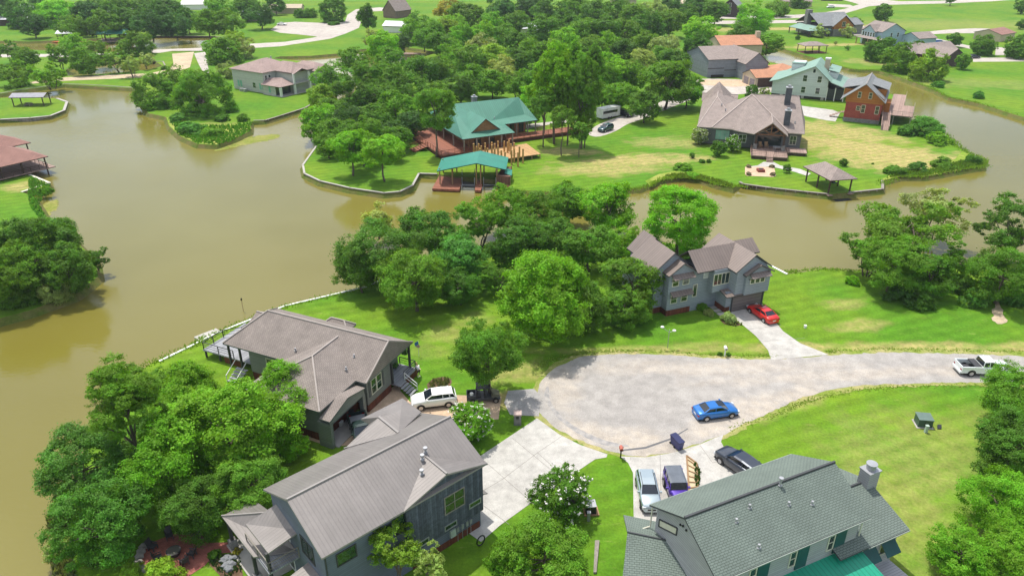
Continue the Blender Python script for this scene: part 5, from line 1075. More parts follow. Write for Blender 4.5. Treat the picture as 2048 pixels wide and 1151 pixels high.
# side by side utility vehicle
r = empty('utility_vehicle', (*at(968,799),0), hd((945,800),(995,797)), 'black side-by-side utility vehicle under the pine tree at the ranch driveway', 'utility vehicle')
m_olive = mk('olive_plastic',(.17,.16,.11),.5); m_grb = mk('grey_body',(.07,.075,.085),.5)
MB().box((-1.9,-.72,.45),(1.75,.72,.62)).box((-.85,-.74,.5),(.75,.74,.75)).build('chassis', m_grb, r)
b = MB(); b.box((-1.9,-.7,.62),(-.85,-.62,1.0)); b.box((-1.9,.62,.62),(-.85,.7,1.0)); b.box((-1.9,-.7,.62),(-1.82,.7,1.0)); b.box((-.93,-.7,.62),(-.85,.7,1.0)); b.build('cargo_bed', m_grb, r)
b = MB(); b.add([(.8,-.62,.62),(1.75,-.5,.62),(1.75,.5,.62),(.8,.62,.62),(.8,-.6,1.12),(1.65,-.45,.88),(1.65,.45,.88),(.8,.6,1.12)],[(0,1,5,4),(1,2,6,5),(2,3,7,6),(3,0,4,7),(4,5,6,7)]); b.build('hood', m_olive, r)
b = MB()
for s_ in (-1,1): b.bar((-.85,s_*.68,.62),(-.75,s_*.6,1.88),.04); b.bar((.0,s_*.7,.62),(.0,s_*.6,1.9),.04); b.bar((.95,s_*.66,1.0),(.6,s_*.6,1.88),.04)
b.build('roll_cage', m_black, r); MB().shell([(-.85,-.68,1.92),(.68,-.68,1.9),(.68,.68,1.9),(-.85,.68,1.92)],[(0,1,2,3)],.06).build('roof', m_black, r)
MB().box((-.75,-.6,.75),(-.35,.6,.95)).box((-.8,-.6,.95),(-.68,.6,1.4)).box((.05,-.6,.75),(.4,.6,.95)).box((0,-.6,.95),(.1,.6,1.4)).build('seats', m_dark, r)
MB().bar((-1.35,-.35,1.0),(-1.35,-.35,1.25),.2,n=8).build('bucket', m_white, r)
for x in (-1.25,1.25):
    for s_ in (-1,1): o = MB().bar((x,s_*.55,.34),(x,s_*.8,.34),.34,n=16).build('wheel', m_tyre, r); MB().bar((x,s_*.8,.34),(x,s_*.82,.34),.17,n=10).build('rim', m_rim, o)
# ================================================================ STREET AND GARDEN THINGS
def bin_(label, px, py, rz):
    r = empty('recycling_bin', (*at(px,py),0), rz, label, 'wheeled bin'); m = mk('navy_plastic',(.035,.04,.17),.45)
    b = MB(); b.add([(-.26,-.3,.1),(.26,-.3,.1),(.26,.3,.1),(-.26,.3,.1),(-.34,-.38,1.0),(.34,-.38,1.0),(.34,.38,1.0),(-.34,.38,1.0)],[(3,2,1,0),(0,1,5,4),(1,2,6,5),(2,3,7,6),(3,0,4,7)]); b.build('bin_body', m, r)
    MB().shell([(-.37,-.42,1.06),(.37,-.42,1.06),(.37,.42,1.12),(-.37,.42,1.12)],[(0,1,2,3)],.07).build('lid', mk('dark_navy_plastic',(.015,.02,.09),.45), r); MB().bar((-.3,.46,.98),(.3,.46,.98),.03).build('handle', m_black, r)
    for s_ in (-.3,.3): MB().bar((s_-.03,.32,.12),(s_+.03,.32,.12),.12,n=10).build('wheel', m_tyre, r)
bin_('dark blue wheeled bin at the road edge, the nearer of the touching pair', 1357, 897, .5); bin_('dark blue wheeled bin at the road edge, the farther of the touching pair', 1349, 888, .5)
r = empty('transformer_box', (*at(1845,848),0), R(-8), 'green electrical transformer box on a pad in the right lawn', 'transformer'); MB().box((-.7,-.6,.05),(.7,.6,.95)).build('cabinet', mk('utility_green',(.05,.10,.075),.5), r); MB().shell([(-.74,-.66,1.0),(.74,-.66,1.0),(.74,.66,1.06),(-.74,.66,1.06)],[(0,1,2,3)],.06).build('lid', mk('utility_green_light',(.13,.19,.16),.4), r); MB().box((-.85,-.8,0),(.85,.75,.06)).build('pad', M_conc_d, r); MB().box((-.1,-.62,.3),(-.05,-.6,.8)).build('door_seam', m_black, r)
def pedestal(label, px, py, m, h_=.9): 
    r = empty('utility_pedestal', (*at(px,py),0), 0, label, 'utility pedestal'); MB().box((-.13,-.13,0),(.13,.13,h_)).build('post', m, r); MB().box((-.16,-.16,h_),(.16,.16,h_+.08)).build('cap', m, r)
pedestal('pale utility pedestal just in front of the green transformer', 1851,864, mk('pale_green_plastic',(.4,.5,.42)), .8)
pedestal('small pale marker post in the lawn right of the blue grey house', 1610,655, m_white, .3)
pedestal('grey utility pedestal beside the tan box by the flowering tree', 1177,1040, m_metal, .9)
slabo('meter_cover','small black ground box right of the green transformer','ground box',[(1875,856),(1883,856),(1883,848),(1875,848)],0,.12,m_black)
r = empty('storage_box', (*at(1180,1022),0), R(5), 'dark lidded box on a tan base between the flowering tree and lawn', 'box'); MB().box((-.45,-.45,.1),(.45,.45,.9)).build('box_body', m_black, r); MB().box((-.48,-.48,.9),(.48,.48,.97)).build('lid', m_metal, r); MB().box((-.6,-.6,0),(.75,.6,.1)).build('pad', m_wood, r)
# mailboxes
r = empty('stone_mailbox', (*at(1035,846),0), 0, 'square stone mailbox pillar on the grass between the two drives', 'mailbox'); MB().box((-.38,-.38,0),(.38,.38,1.25)).build('pillar', m_stone, r); MB().box((-.42,-.42,1.25),(.42,.42,1.4)).build('cap_stone', mk('pinkish_cap',(.5,.38,.34)), r); MB().box((-.15,-.41,.85),(.15,-.37,1.15)).build('letter_door', m_black, r)
def mailbox(label, px, py, col, pc):
    r = empty('mailbox', (*at(px,py),0), 0, label, 'mailbox'); MB().box((-.06,-.06,0),(.06,.06,1.05)).build('post', pc, r)
    b = MB(); b.bar((0,-.3,1.2),(0,.3,1.2),.17,n=10); b.box((-.17,-.3,1.05),(.17,.3,1.2)); b.build('letter_box', col, r); MB().box((.17,-.05,1.2),(.2,.05,1.42)).build('flag', m_tail, r)
mailbox('red brown mailbox on a black post between the two concrete drives', 1241,915, mk('faded_red',(.45,.13,.09)), m_black); mailbox('white mailbox on a white post between two tiny bushes by the road', 1449,712, m_white, m_white)
r = empty('lamp_post', (*at(1335,695),0), 0, 'two armed white garden lamp on a thin pole in the lawn', 'lamp'); MB().cyl((0,0),.04,0,2.6,8).build('pole', m_metal, r)
for x,z in ((-.9,2.9),(.6,2.4)): MB().bar((0,0,2.2),(x,0,z),.03).build('arm', m_metal, r); MB().blob((x,0,z+.05),(.24,.2,.14),2,jit=0).build('lamp_head', m_white, r)
slabo('timber_beam','long weathered timber lying in the grass near the bottom edge','timber',[(1187,1143),(1190,1079),(1199,1079),(1193,1143)],.01,.2,m_greywood)
r = empty('timber_steps', G(1384,945)[:2]+(0,), 0, 'timber edged steps filled with sand between the two right drives', 'steps')
o0 = G(1384,945)
def L0(px,py,o=o0): p = G(px,py); return (p[0]-o[0],p[1]-o[1])
e1 = [L0(1373,912),L0(1378,984)]; e2 = [L0(1393,927),L0(1396,980)]
mb = MB(); mb.bar((*e1[0],.1),(*e1[1],.1),.1); mb.bar((*e2[0],.1),(*e2[1],.1),.1); mb.bar((*e1[0],.1),(*e2[0],.1),.1); mb.build('side_timbers', m_wood, r)
mb = MB()
for i in range(6):
    t = (i+.6)/6.2; a = Vector(e1[0]).lerp(Vector(e1[1]),t); b_ = Vector(e2[0]).lerp(Vector(e2[1]),t); mb.bar((a.x,a.y,.09),(b_.x,b_.y,.09),.08)
mb.build('riser_timbers', m_wood, r); MB().poly([(*e1[0],.06),(*e1[1],.06),(*e2[1],.06),(*e2[0],.06)]).build('sand_fill', mk('sand',(.55,.47,.30),.9), r)
# flag on a short pole
p = G(838,712); r = empty('garden_flag', p, 0, 'small blue and pale striped flag on a thin pole beside the ranch porch', 'flag'); MB().cyl((0,0),.025,0,2.2,6).build('pole', m_white, r)
f = MB(); f.add([(0,0,2.15),(-.45,-.1,1.9),(-.35,-.15,1.5),(.05,-.05,1.75)],[(0,1,2,3)]); f.build('blue_canton', mk('flag_blue',(.03,.16,.42)), r); f = MB(); f.add([(.05,-.05,1.75),(-.35,-.15,1.5),(.0,-.1,1.2),(.25,0,1.35)],[(0,1,2,3)]); f.build('stripes', mk('flag_stripe',(.55,.35,.35),amt=.5,sc1=8), r)
f = MB(); f.bar((.0,0,1.9),(.02,0,1.9),.01); 
# channel marker with a bird
p = G(487,622,WZ); r = empty('marker_pole', p, 0, 'thin pole with a dark bird standing in the lake behind the ranch house', 'pole'); MB().cyl((0,0),.035,-1,1.6,6).build('pole', m_wood, r); MB().blob((0,0,1.85),(.1,.18,.22),2,jit=.1).build('perched_bird', m_black, r)
# stump circle
slabo('dirt_patch','','',[(404,722),(409,719),(420,720),(421,725),(410,727)],.0,.02,M_soil) if False else None
# fire pit and chairs on the brick patio
def chair(label, px, py, rz, m, group=None, cat_='chair', sc=1.0):
    r = empty('garden_chair', (*at(px,py),.03), rz, label, cat_, group); r.scale = (sc,sc,sc)
    MB().box((-.28,-.28,.36),(.28,.28,.42)).build('seat', m, r); MB().add([(-.28,.24,.42),(.28,.24,.42),(.28,.42,1.0),(-.28,.42,1.0),(-.28,.28,.42),(.28,.28,.42),(.28,.46,1.0),(-.28,.46,1.0)],[(0,1,2,3),(7,6,5,4),(0,3,7,4),(1,5,6,2),(3,2,6,7)]).build('backrest', m, r)
    for x in (-.25,.25):
        for y in (-.25,.25): MB().box((x-.03,y-.03,0),(x+.03,y+.03,.37)).build('leg', m, r)
        MB().box((x-.05,-.3,.58),(x+.05,.3,.62)).build('armrest', m, r)
    return r
fp = G(349,1108)
r = empty('fire_pit', (fp[0],fp[1],.03), 0, 'round dark metal fire pit on the red brick patio, lower left', 'fire pit'); MB().bar((0,0,0),(0,0,.45),.45,.6,16).build('bowl', m_dark, r); MB().cyl((0,0),.5,.44,.46,16).build('ash', mk('ash_grey',(.10,.10,.08)), r)
cl = 'black chairs round the fire pit'
for px,py,lb in ((385,1112,'black garden chair right of the fire pit on the brick patio'),(370,1128,'black garden chair in front of the fire pit at the patio edge'),(394,1080,'black garden chair at the top right of the brick patio'),(340,1076,'black garden chair behind the fire pit in the deepest shade'),(307,1098,'black garden chair at the left of the fire pit by the stone row'),(318,1120,'black garden chair front left of the fire pit')):
    q = G(px,py); chair(lb, px, py, math.atan2(fp[1]-q[1], fp[0]-q[0])+math.pi/2, m_dark, cl)
def rock(label, px, py, r_, seed, m=m_stone, group=None):
    p = G(px,py); o = MB().blob((0,0,0),(r_,r_*.8,r_*.6),2,seed=seed,jit=.25).build('rock', m, label=label, cat='rock', group=group); o.location = (p[0],p[1],r_*.3)
rnd = random.Random(4)
for i,(px,py) in enumerate(((277,1125),(279,1113),(283,1103),(288,1094),(282,1135),(292,1142),(300,1147))): rock('grey flat rock edging the left side of the red brick patio', px,py,.38,i,mk('pale_rock',(.34,.32,.28),.9),'rocks edging the brick patio')
for i,(px,py) in enumerate(((448,1122),(456,1116),(463,1128),(458,1138),(466,1118),(452,1132))): rock('grey boulder in the flower bed beside the porch steps', px,py,.4,20+i,mk('grey_rock',(.22,.23,.24),.9),'boulders in the bed beside the porch')
# plant pots and garden bits at ranch porch, G terrace furniture
tl2 = 'chairs on the lake house terrace'
for px,py,lb,m in ((1510,301,'brown chair at the left of the lake house terrace',m_wood),(1519,303,'brown chair second from the left on the lake house terrace',m_wood),(1531,303,'brown chair beside the steps on the lake house terrace',m_wood),(1523,290,'grey chair in the shade on the left of the terrace',m_metal),(1532,294,'grey lounge chair in the porch shade, left of two',m_metal),(1543,294,'grey lounge chair in the porch shade, right of two',m_metal)):
    c = chair(lb, px, py, 0, m, tl2, sc=1.3); c.location.z = .86
p = G(1557,300,.86); r = empty('terrace_table', p, 0, 'grey rectangular table on the right of the lake house terrace', 'table'); MB().box((-1.2,-.6,.7),(1.2,.6,.78)).build('table_top', m_metal, r)
for x in (-1,1):
    for y in (-.5,.5): MB().box((x-.05,y-.05,0),(x+.05,y+.05,.7)).build('leg', m_metal, r)
p = G(1521,343); r = empty('fire_pit', (p[0],p[1],.06), 0, 'square rusty fire pit in the middle of the tan lakeside patio', 'fire pit'); MB().box((-.7,-.7,0),(.7,.7,.5)).build('surround', mk('rust',(.25,.06,.04)), r); MB().box((-.45,-.45,.5),(.45,.45,.53)).build('ash', m_black, r)
for px,py,w_ in ((1497,335,'top left'),(1543,335,'top right'),(1497,350,'bottom left'),(1545,351,'bottom right')):
    o = MB().blob((0,0,.3),(.55,.55,.4),2,seed=px,jit=.4).build('corner_shrub', mk('brown_shrub',(.12,.10,.04),.9), label='small brown shrub at the %s corner of the tan patio'%w_, cat='shrub'); q = G(px,py); o.location = (q[0],q[1],0)
# ================================================================ PERSON
def skin(name, pts, edges, rad, mat, parent, sub=2):
    me = bpy.data.meshes.new(name); me.from_pydata(pts, edges, []); o = bpy.data.objects.new(name, me); C.objects.link(o); o.parent = parent
    s_ = o.modifiers.new('skin','SKIN'); s_.use_smooth_shade = True
    for i,rr in enumerate(rad): me.skin_vertices[0].data[i].radius = (rr, rr) if not isinstance(rr, tuple) else rr
    me.skin_vertices[0].data[0].use_root = True
    sb = o.modifiers.new('sub','SUBSURF'); sb.levels = sub; sb.render_levels = sub
    me.materials.append(mat); return o
p = G(838,753)
pr = empty('person', (p[0],p[1],0), R(35), 'person in a white shirt and dark shorts bending beside the ranch porch steps', 'person')
pr_sk = mk('skin_tone',(.45,.26,.17),.6,amt=.1); 
J = [(0,0,.92),(0,.10,1.12),(0,.24,1.36),(0,.30,1.46),(0,.37,1.55),(0,.40,1.66),
     (.10,0,.88),(.12,.06,.48),(.12,.0,.08),(.12,.12,.04),(-.10,0,.88),(-.12,.04,.48),(-.12,-.04,.08),(-.12,.08,.04),
     (.19,.24,1.36),(.25,.34,1.10),(.20,.52,.94),(.18,.58,.88),(-.19,.24,1.36),(-.26,.34,1.10),(-.18,.50,.96),(-.16,.57,.90)]
E_ = [(0,1),(1,2),(2,3),(3,4),(4,5),(0,6),(6,7),(7,8),(8,9),(0,10),(10,11),(11,12),(12,13),(2,14),(14,15),(15,16),(16,17),(2,18),(18,19),(19,20),(20,21)]
Rr = [(.14,.11),(.14,.10),(.16,.11),.055,.09,.085,.085,.055,.04,.035,.085,.055,.04,.035,.05,.04,.03,.035,.05,.04,.03,.035]
skin('body', J, E_, Rr, pr_sk, pr)
skin('shirt', [J[0],J[1],J[2],(.17,.24,1.36),(.23,.32,1.18),(-.17,.24,1.36),(-.23,.32,1.18)], [(0,1),(1,2),(2,3),(3,4),(2,5),(5,6)], [(.19,.15),(.21,.16),(.22,.16),.10,.085,.10,.085], mk('white_cloth',(.78,.76,.78),.9,amt=.08), pr)
skin('shorts', [(0,0,.90),(.10,0,.84),(.12,.04,.56),(-.10,0,.84),(-.12,.03,.56)], [(0,1),(1,2),(0,3),(3,4)], [(.15,.13),.10,.085,.10,.085], mk('dark_cloth',(.02,.022,.03),.9), pr)
MB().blob((0,.40,1.70),(.095,.105,.08),2,jit=.05).build('hair', mk('sandy_hair',(.42,.30,.14),.8), pr)
MB().box((.07,-.06,0),(.17,.16,.07)).box((-.17,-.10,0),(-.07,.12,.07)).build('shoes', m_white, pr)
for s_ in (-1,1):
    for k in range(5): 
        x = s_*(.15+.012*k); MB().bar((x,.58+.004*k,.87),(x-s_*.01,.62-.008*abs(k-2),.80),.009,.006,6).build('finger', pr_sk, pr)

# hanging and potted plants on the ranch porch and entry
for px,py,z,lb in ((789,730,1.3,'leafy potted plant by the ranch house porch steps'),(810,702,2.6,'hanging fern at the far end of the ranch porch')):
    p = G(px,py,z); r = empty('potted_plant', p, 0, lb, 'plant'); MB().blob((0,0,0),(.42,.42,.38),2,seed=px,jit=.35).build('foliage', mk('fern_green',(.07,.17,.02),.8,amt=.5,sc1=9), r); MB().bar((0,0,-.45),(0,0,-.2),.16,.2,10).build('pot', m_dark, r)
for px,py,lb in ((750,797,'pale blue flowering plant pot nearest the entry of the ranch house'),(770,779,'pale blue flowering plant pot nearer the porch steps')):
    p = G(px,py,.0); r = empty('potted_plant', p, 0, lb, 'plant'); MB().blob((0,0,.55),(.35,.35,.35),2,seed=px,jit=.4).build('foliage', mk('pale_blue_green',(.28,.42,.36),.8,amt=.5,sc1=9), r); MB().bar((0,0,0),(0,0,.35),.2,.26,10).build('pot', m_skirt, r)
p = G(700,845,.1); chair('black chair at a small table on the covered entry of the ranch house', 705, 838, .4, m_black)
p = G(680,850); r = empty('cooler_box', (p[0],p[1],.12), R(-24), 'small white cool box by the entry of the ranch house', 'box'); MB().box((-.3,-.25,0),(.3,.25,.4)).build('box_body', m_white, r); MB().box((-.32,-.27,.4),(.32,.27,.46)).build('lid', m_white, r)
r = empty('hose_reel', (*at(962,1093),0), R(42), 'black coiled hose hanging at the lower corner of the board sided wall', 'hose')
q = MB()
for i in range(16):
    a0, a1 = i*math.pi/8, (i+1)*math.pi/8; q.bar((.42*math.cos(a0),0,.75+.5*math.sin(a0)),(.42*math.cos(a1),0,.75+.5*math.sin(a1)),.06,n=6)
q.build('coil', m_black, r)
# ================================================================ TREES
def leaf_mat(name, trans=.35, var=.35):
    m = bpy.data.materials.new(name); m.use_nodes = True; nt = m.node_tree; N = nt.nodes; L = nt.links.new
    b = N['Principled BSDF']; b.inputs['Roughness'].default_value = .6; b.inputs['Specular IOR Level'].default_value = .25
    oi = N.new('ShaderNodeObjectInfo'); at_ = N.new('ShaderNodeAttribute'); at_.attribute_name = 'tone'
    mr = N.new('ShaderNodeMapRange'); mr.inputs[3].default_value = 1-var; mr.inputs[4].default_value = 1+var; L(at_.outputs['Fac'], mr.inputs[0])
    mu = N.new('ShaderNodeMix'); mu.data_type = 'RGBA'; mu.blend_type = 'MULTIPLY'; mu.inputs[0].default_value = 1; L(oi.outputs['Color'], mu.inputs[6]); L(mr.outputs[0], mu.inputs[7])
    hs = N.new('ShaderNodeHueSaturation'); m2 = N.new('ShaderNodeMapRange'); m2.inputs[3].default_value = .49; m2.inputs[4].default_value = .51; L(at_.outputs['Fac'], m2.inputs[0]); L(m2.outputs[0], hs.inputs['Hue']); L(mu.outputs[2], hs.inputs['Color'])
    L(hs.outputs[0], b.inputs['Base Color'])
    tr = N.new('ShaderNodeBsdfTranslucent'); g = N.new('ShaderNodeMix'); g.data_type = 'RGBA'; g.blend_type = 'MULTIPLY'; g.inputs[0].default_value = 1; g.inputs[7].default_value = (1.5,1.35,.5,1); L(hs.outputs[0], g.inputs[6]); L(g.outputs[2], tr.inputs[0])
    ms = N.new('ShaderNodeMixShader'); ms.inputs[0].default_value = trans; L(b.outputs[0], ms.inputs[1]); L(tr.outputs[0], ms.inputs[2]); L(ms.outputs[0], N['Material Output'].inputs[0])
    return m
M_leaf = leaf_mat('leaves', .42); m_flower = mk('white_blossom', (.80,.76,.72), .7, amt=.1); m_flowerp = mk('pink_blossom', (.6,.12,.2), .7, amt=.2)
def crown_mesh(name, seed, nleaf, leaf, kind='oak', flowers=0):
    """foliage of unit radius: leaf quads gathered in sprays, sprays gathered on boughs"""
    rg = np.random.default_rng(seed)
    def rdir(n, up=.0):
        v = rg.normal(size=(n,3)); v[:,2] += up; return v/np.linalg.norm(v,axis=1,keepdims=True)
    if kind == 'oak': nb, br, rr, squ, ns, up = 38, (.5,.80), (.24,.40), 1.0, 16, -.02
    elif kind == 'dense': nb, br, rr, squ, ns, up = 56, (.58,.80), (.20,.34), 1.02, 14, -.1
    elif kind == 'airy': nb, br, rr, squ, ns, up = 24, (.35,.90), (.18,.34), .95, 11, .0
    elif kind == 'pine': nb, br, rr, squ, ns, up = 60, (.25,.88), (.17,.30), 1.05, 12, .0
    elif kind == 'bush': nb, br, rr, squ, ns, up = 16, (.40,.75), (.28,.42), .95, 16, .5
    else: nb, br, rr, squ, ns, up = 20, (.5,.8), (.25,.4), .9, 14, .3
    d = rdir(nb, up); rad = rg.uniform(*br, nb); wob = .74+.46*rg.random(nb)
    bc = d*(rad*wob)[:,None]*np.array([1,1,squ]); brr = rg.uniform(*rr, nb)
    if kind == 'pine': bc[:,:2] *= np.clip(1.15-.55*(bc[:,2:3]+.9)/1.8, .35, 1.15)
    if kind == 'bush': bc[:,2] = np.abs(bc[:,2])*.9
    # sprays
    sb = rg.choice(nb, nb*ns, p=brr**2/np.sum(brr**2)); sdv = rdir(nb*ns, .12)
    out = bc[sb]/(np.linalg.norm(bc[sb],axis=1,keepdims=True)+1e-6); sdv = sdv+out*.6; sdv /= np.linalg.norm(sdv,axis=1,keepdims=True)
    scn = bc[sb]+sdv*(brr[sb]*rg.uniform(.72,1.1,nb*ns))[:,None]*np.array([1,1,.8]); sr = brr[sb]*rg.uniform(.22,.42,nb*ns)
    tone_s = rg.random(nb*ns)*.6+rg.random(nb)[sb]*.4
    k = rg.choice(nb*ns, nleaf); off = rg.normal(size=(nleaf,3))*sr[k][:,None]*.55*np.array([1,1,.6])
    pos = scn[k]+off; nrm = sdv[k]*.9+rg.normal(size=(nleaf,3))*.55+np.array([0,0,.35]); nrm /= np.linalg.norm(nrm,axis=1,keepdims=True)
    t = np.cross(nrm, rg.normal(size=(nleaf,3))); t /= np.linalg.norm(t,axis=1,keepdims=True); b = np.cross(nrm,t)
    sz = leaf*rg.uniform(.6,1.35,nleaf)[:,None]; asp = rg.uniform(.5,.8,nleaf)[:,None]
    if kind == 'pine': asp *= .6; sz = sz*1.25
    V = np.stack([pos-t*sz, pos-b*sz*asp+nrm*sz*.12, pos+t*sz, pos+b*sz*asp+nrm*sz*.12], axis=1).reshape(-1,3)
    tone = np.clip(tone_s[k]+rg.normal(size=nleaf)*.12,0,1)
    mats = np.zeros(nleaf, int)
    if flowers:
        nf = flowers; kk = rg.choice(nb*ns, nf); P = scn[kk]+sdv[kk]*sr[kk][:,None]*1.2; fl = []
        for _ in range(6):
            q = P+rg.normal(size=(nf,3))*.022; t = rdir(nf); nn = rdir(nf,1); t = np.cross(t,nn); t /= np.linalg.norm(t,axis=1,keepdims=True); b = np.cross(nn,t); s = .03
            fl.append(np.stack([q-t*s,q-b*s,q+t*s,q+b*s],axis=1).reshape(-1,3))
        F = np.concatenate(fl); V = np.concatenate([V,F]); m2 = np.ones(len(F)//4,int); mats = np.concatenate([mats,m2]); tone = np.concatenate([tone,np.ones(len(m2))*.5])
    n = len(V)//4; me = bpy.data.meshes.new(name); me.vertices.add(n*4); me.vertices.foreach_set('co', V.astype(np.float32).ravel())
    me.loops.add(n*4); me.loops.foreach_set('vertex_index', np.arange(n*4,dtype=np.int32)); me.polygons.add(n)
    me.polygons.foreach_set('loop_start', np.arange(0,n*4,4,dtype=np.int32)); me.polygons.foreach_set('loop_total', np.full(n,4,dtype=np.int32))
    me.materials.append(M_leaf)
    if flowers: me.materials.append(m_flower)
    me.polygons.foreach_set('material_index', mats.astype(np.int32)); me.update()
    a = me.attributes.new('tone','FLOAT','FACE'); a.data.foreach_set('value', tone.astype(np.float32))
    return me, bc
def trunk_mesh(name, seed, bcs, kind='oak', multi=False):
    """unit: ground z=0 .. crown centre z=1 ; radius in crown radii. limbs run to the boughs"""
    rnd = random.Random(seed); mb = MB(); r0 = .055
    bases = [(0,0)] if not multi else [(rnd.uniform(-.12,.12),rnd.uniform(-.12,.12)) for _ in range(3)]
    for bx,by in bases:
        r0 = .055 if not multi else .03; pts = [(bx,by,0)]; top = .95 if kind != 'pine' else 1.25
        for i in range(1,5): pts.append((bx*(1+i*.6)+rnd.uniform(-.05,.05), by*(1+i*.6)+rnd.uniform(-.05,.05), top*i/4))
        for i in range(4): mb.bar(pts[i], pts[i+1], r0*(1-.18*i), r0*(1-.18*(i+1)), 7, cap=(i==0))
        for i in range(9 if not multi else 4):
            b = bcs[rnd.randrange(len(bcs))]; zf = rnd.uniform(.45,.95); j = min(3,int(zf*4/top)); p = Vector(pts[j]).lerp(Vector(pts[j+1]), .5)
            q = Vector((b[0]*.85,b[1]*.85,1+b[2]*.45)); m = p.lerp(q,.5)+Vector((rnd.uniform(-.06,.06),rnd.uniform(-.06,.06),.03))
            mb.bar(p, m, .022, .014, 5, cap=False); mb.bar(m, q, .014, .005, 5, cap=False)
    o = mb.build(name, m_bark, link=False, smooth=True); me = o.data; bpy.data.objects.remove(o); return me
PR = {}
def proto(kind, lod, i, flowers=0):
    key = (kind, lod, i, flowers)
    if key not in PR:
        n, s = {0:(48000,.022), 1:(26000,.031), 2:(10000,.048), 3:(3800,.08)}[lod]
        if kind == 'airy': n = int(n*.6)
        if kind == 'pine': n = int(n*1.1)
        cm, bc = crown_mesh('crown', hash_(kind)+lod*17+i*131, n, s, kind if kind != 'myrtle' else 'dense', flowers)
        PR[key] = (cm, trunk_mesh('trunk', i*7+lod, bc, kind, kind in ('airy','myrtle','bush')))
    return PR[key]
def hash_(s): return sum(ord(c)*(i+3) for i,c in enumerate(s))
TONE = {'dark': (.044,.102,.010), 'mid': (.060,.128,.010), 'bright': (.072,.160,.008), 'yellow': (.100,.170,.014), 'pale': (.135,.175,.055), 'blue': (.040,.098,.016), 'rust': (.15,.14,.02),
 'teal': (.052,.130,.018), 'deep': (.032,.078,.014), 'lime': (.088,.198,.009)}
TONE = {k:(v[0]*2.25,v[1]*2.3,v[2]*2.1) for k,v in TONE.items()}
TR = random.Random(11); NT = [0]
def tree(cx, cy, rpx, H, kind='oak', tone='mid', label='', group=None, asp=None, cat_=None, name=None, ry=None, tall=False):
    """cx,cy: where the crown centre stands in the survey photo; H: height in metres"""
    asp = asp or {'oak':.88,'dense':1.0,'airy':.9,'pine':1.25,'bush':.75,'myrtle':.9}[kind]; NT[0] += 1
    Rm = 4.0
    for _ in range(8):
        if kind == 'bush': asp = min(1.2, max(.5, H/(Rm*1.15)))
        rz = Rm*asp; zc = rz*.12 if kind == 'bush' else max(H-rz*.95, rz*(.15 if kind == 'bush' else .5)); zc = zc if kind in ('pine','bush') or tall else min(zc, rz*(1.05 if kind == 'dense' else 1.2)); p = G(cx,cy,zc); Rm = rpx*depth(p)/FPX
    Rm /= 1.02; d = depth(p)
    lod = 0 if rpx > 62 else 1 if rpx > 38 else 2 if rpx > 22 else 3
    i = TR.randrange(3 if lod else 2)+ (0 if lod else NT[0]%2*2)
    cm, tm = proto(kind, lod, i, 220 if kind == 'myrtle' else 0)
    nm = name or ('shrub' if kind == 'bush' else 'pine_tree' if kind == 'pine' else 'flowering_tree' if kind == 'myrtle' else 'tree')
    rot = TR.uniform(0,6.28); root = empty(nm, (p[0],p[1],0), rot, label, cat_ or ('shrub' if kind == 'bush' else 'tree'), group)
    j = TR.uniform(.86,1.14); t = TONE[tone]; col = (t[0]*j*TR.uniform(.92,1.1), t[1]*j, t[2]*j*TR.uniform(.85,1.2), 1)
    c = bpy.data.objects.new('crown', cm); C.objects.link(c); c.parent = root; c.location = (0,0,zc); c.scale = (Rm,Rm*(ry or TR.uniform(.92,1.08)),Rm*asp); c.color = col
    if kind != 'bush':
        k = bpy.data.objects.new('trunk', tm); C.objects.link(k); k.parent = root; k.scale = (Rm,Rm,zc)
    return root
def T(lst, **kw):
    for e in lst:
        a = dict(kw); a.update(e[6] if len(e) > 6 else {}); tree(e[0],e[1],e[2],e[3],e[4] if len(e)>4 else 'oak',e[5] if len(e)>5 else 'mid',**a)
def t(cx,cy,r,H,kind,tone,label,**kw): tree(cx,cy,r,H,kind,tone,label,**kw)
# --- big cluster lower left
t(450,860,128,15,'dense','bright','largest bright green broad crowned tree touching the roofs at the lower left',asp=.8)
t(560,800,70,12,'dense','bright','bright green rounded tree against the wing of the ranch house')
t(375,800,75,13,'dense','bright','bright green crown at the top middle of the lower left tree cluster')
t(245,790,85,13,'pine','mid','feathery dark green tree at the upper left of the big cluster, over the water',asp=.85)
t(235,745,38,11,'airy','mid','sparse treetop sticking up at the top of the lower left cluster',group=None)
t(330,770,45,12,'oak','mid','mid green crown just below the ranch deck in the big cluster')
t(160,930,85,12,'dense','teal','blue green spreading tree leaning over the lake at the left of the big cluster')
t(190,1045,92,11,'dense','teal','low blue green tree at the bottom left over the murky shore')
t(330,930,95,13,'dense','bright','bright green crown in the middle of the cluster above the fire pit')
t(500,960,75,12,'oak','mid','mid green crown overhanging the porch roof of the weathered board house')
t(390,1010,70,11,'oak','dark','dark green lower crown shading the brick patio')
t(260,880,55,12,'oak','dark','dark crown between the boardwalk and the blue green tree')
t(585,890,32,8,'oak','lime','small bright yellow green tree tip at the right of the big cluster')
t(120,1100,34,3,'bush','pale','pale reedy bush in the shallow water at the lower left')
t(330,1146,38,2.0,'bush','yellow','yellow and orange leaved bush at the bottom edge before the patio')
t(270,1146,26,1.8,'bush','yellow','small yellow green bush left of the brick patio at the bottom')
t(425,1070,16,2.0,'bush','lime','light green shrub between the patio and the porch')
t(430,1112,14,1.2,'bush','dark','dark low shrub in the bed by the porch')
t(475,1105,10,1.0,'bush','rust','red leaved plant at the end of the brick path')
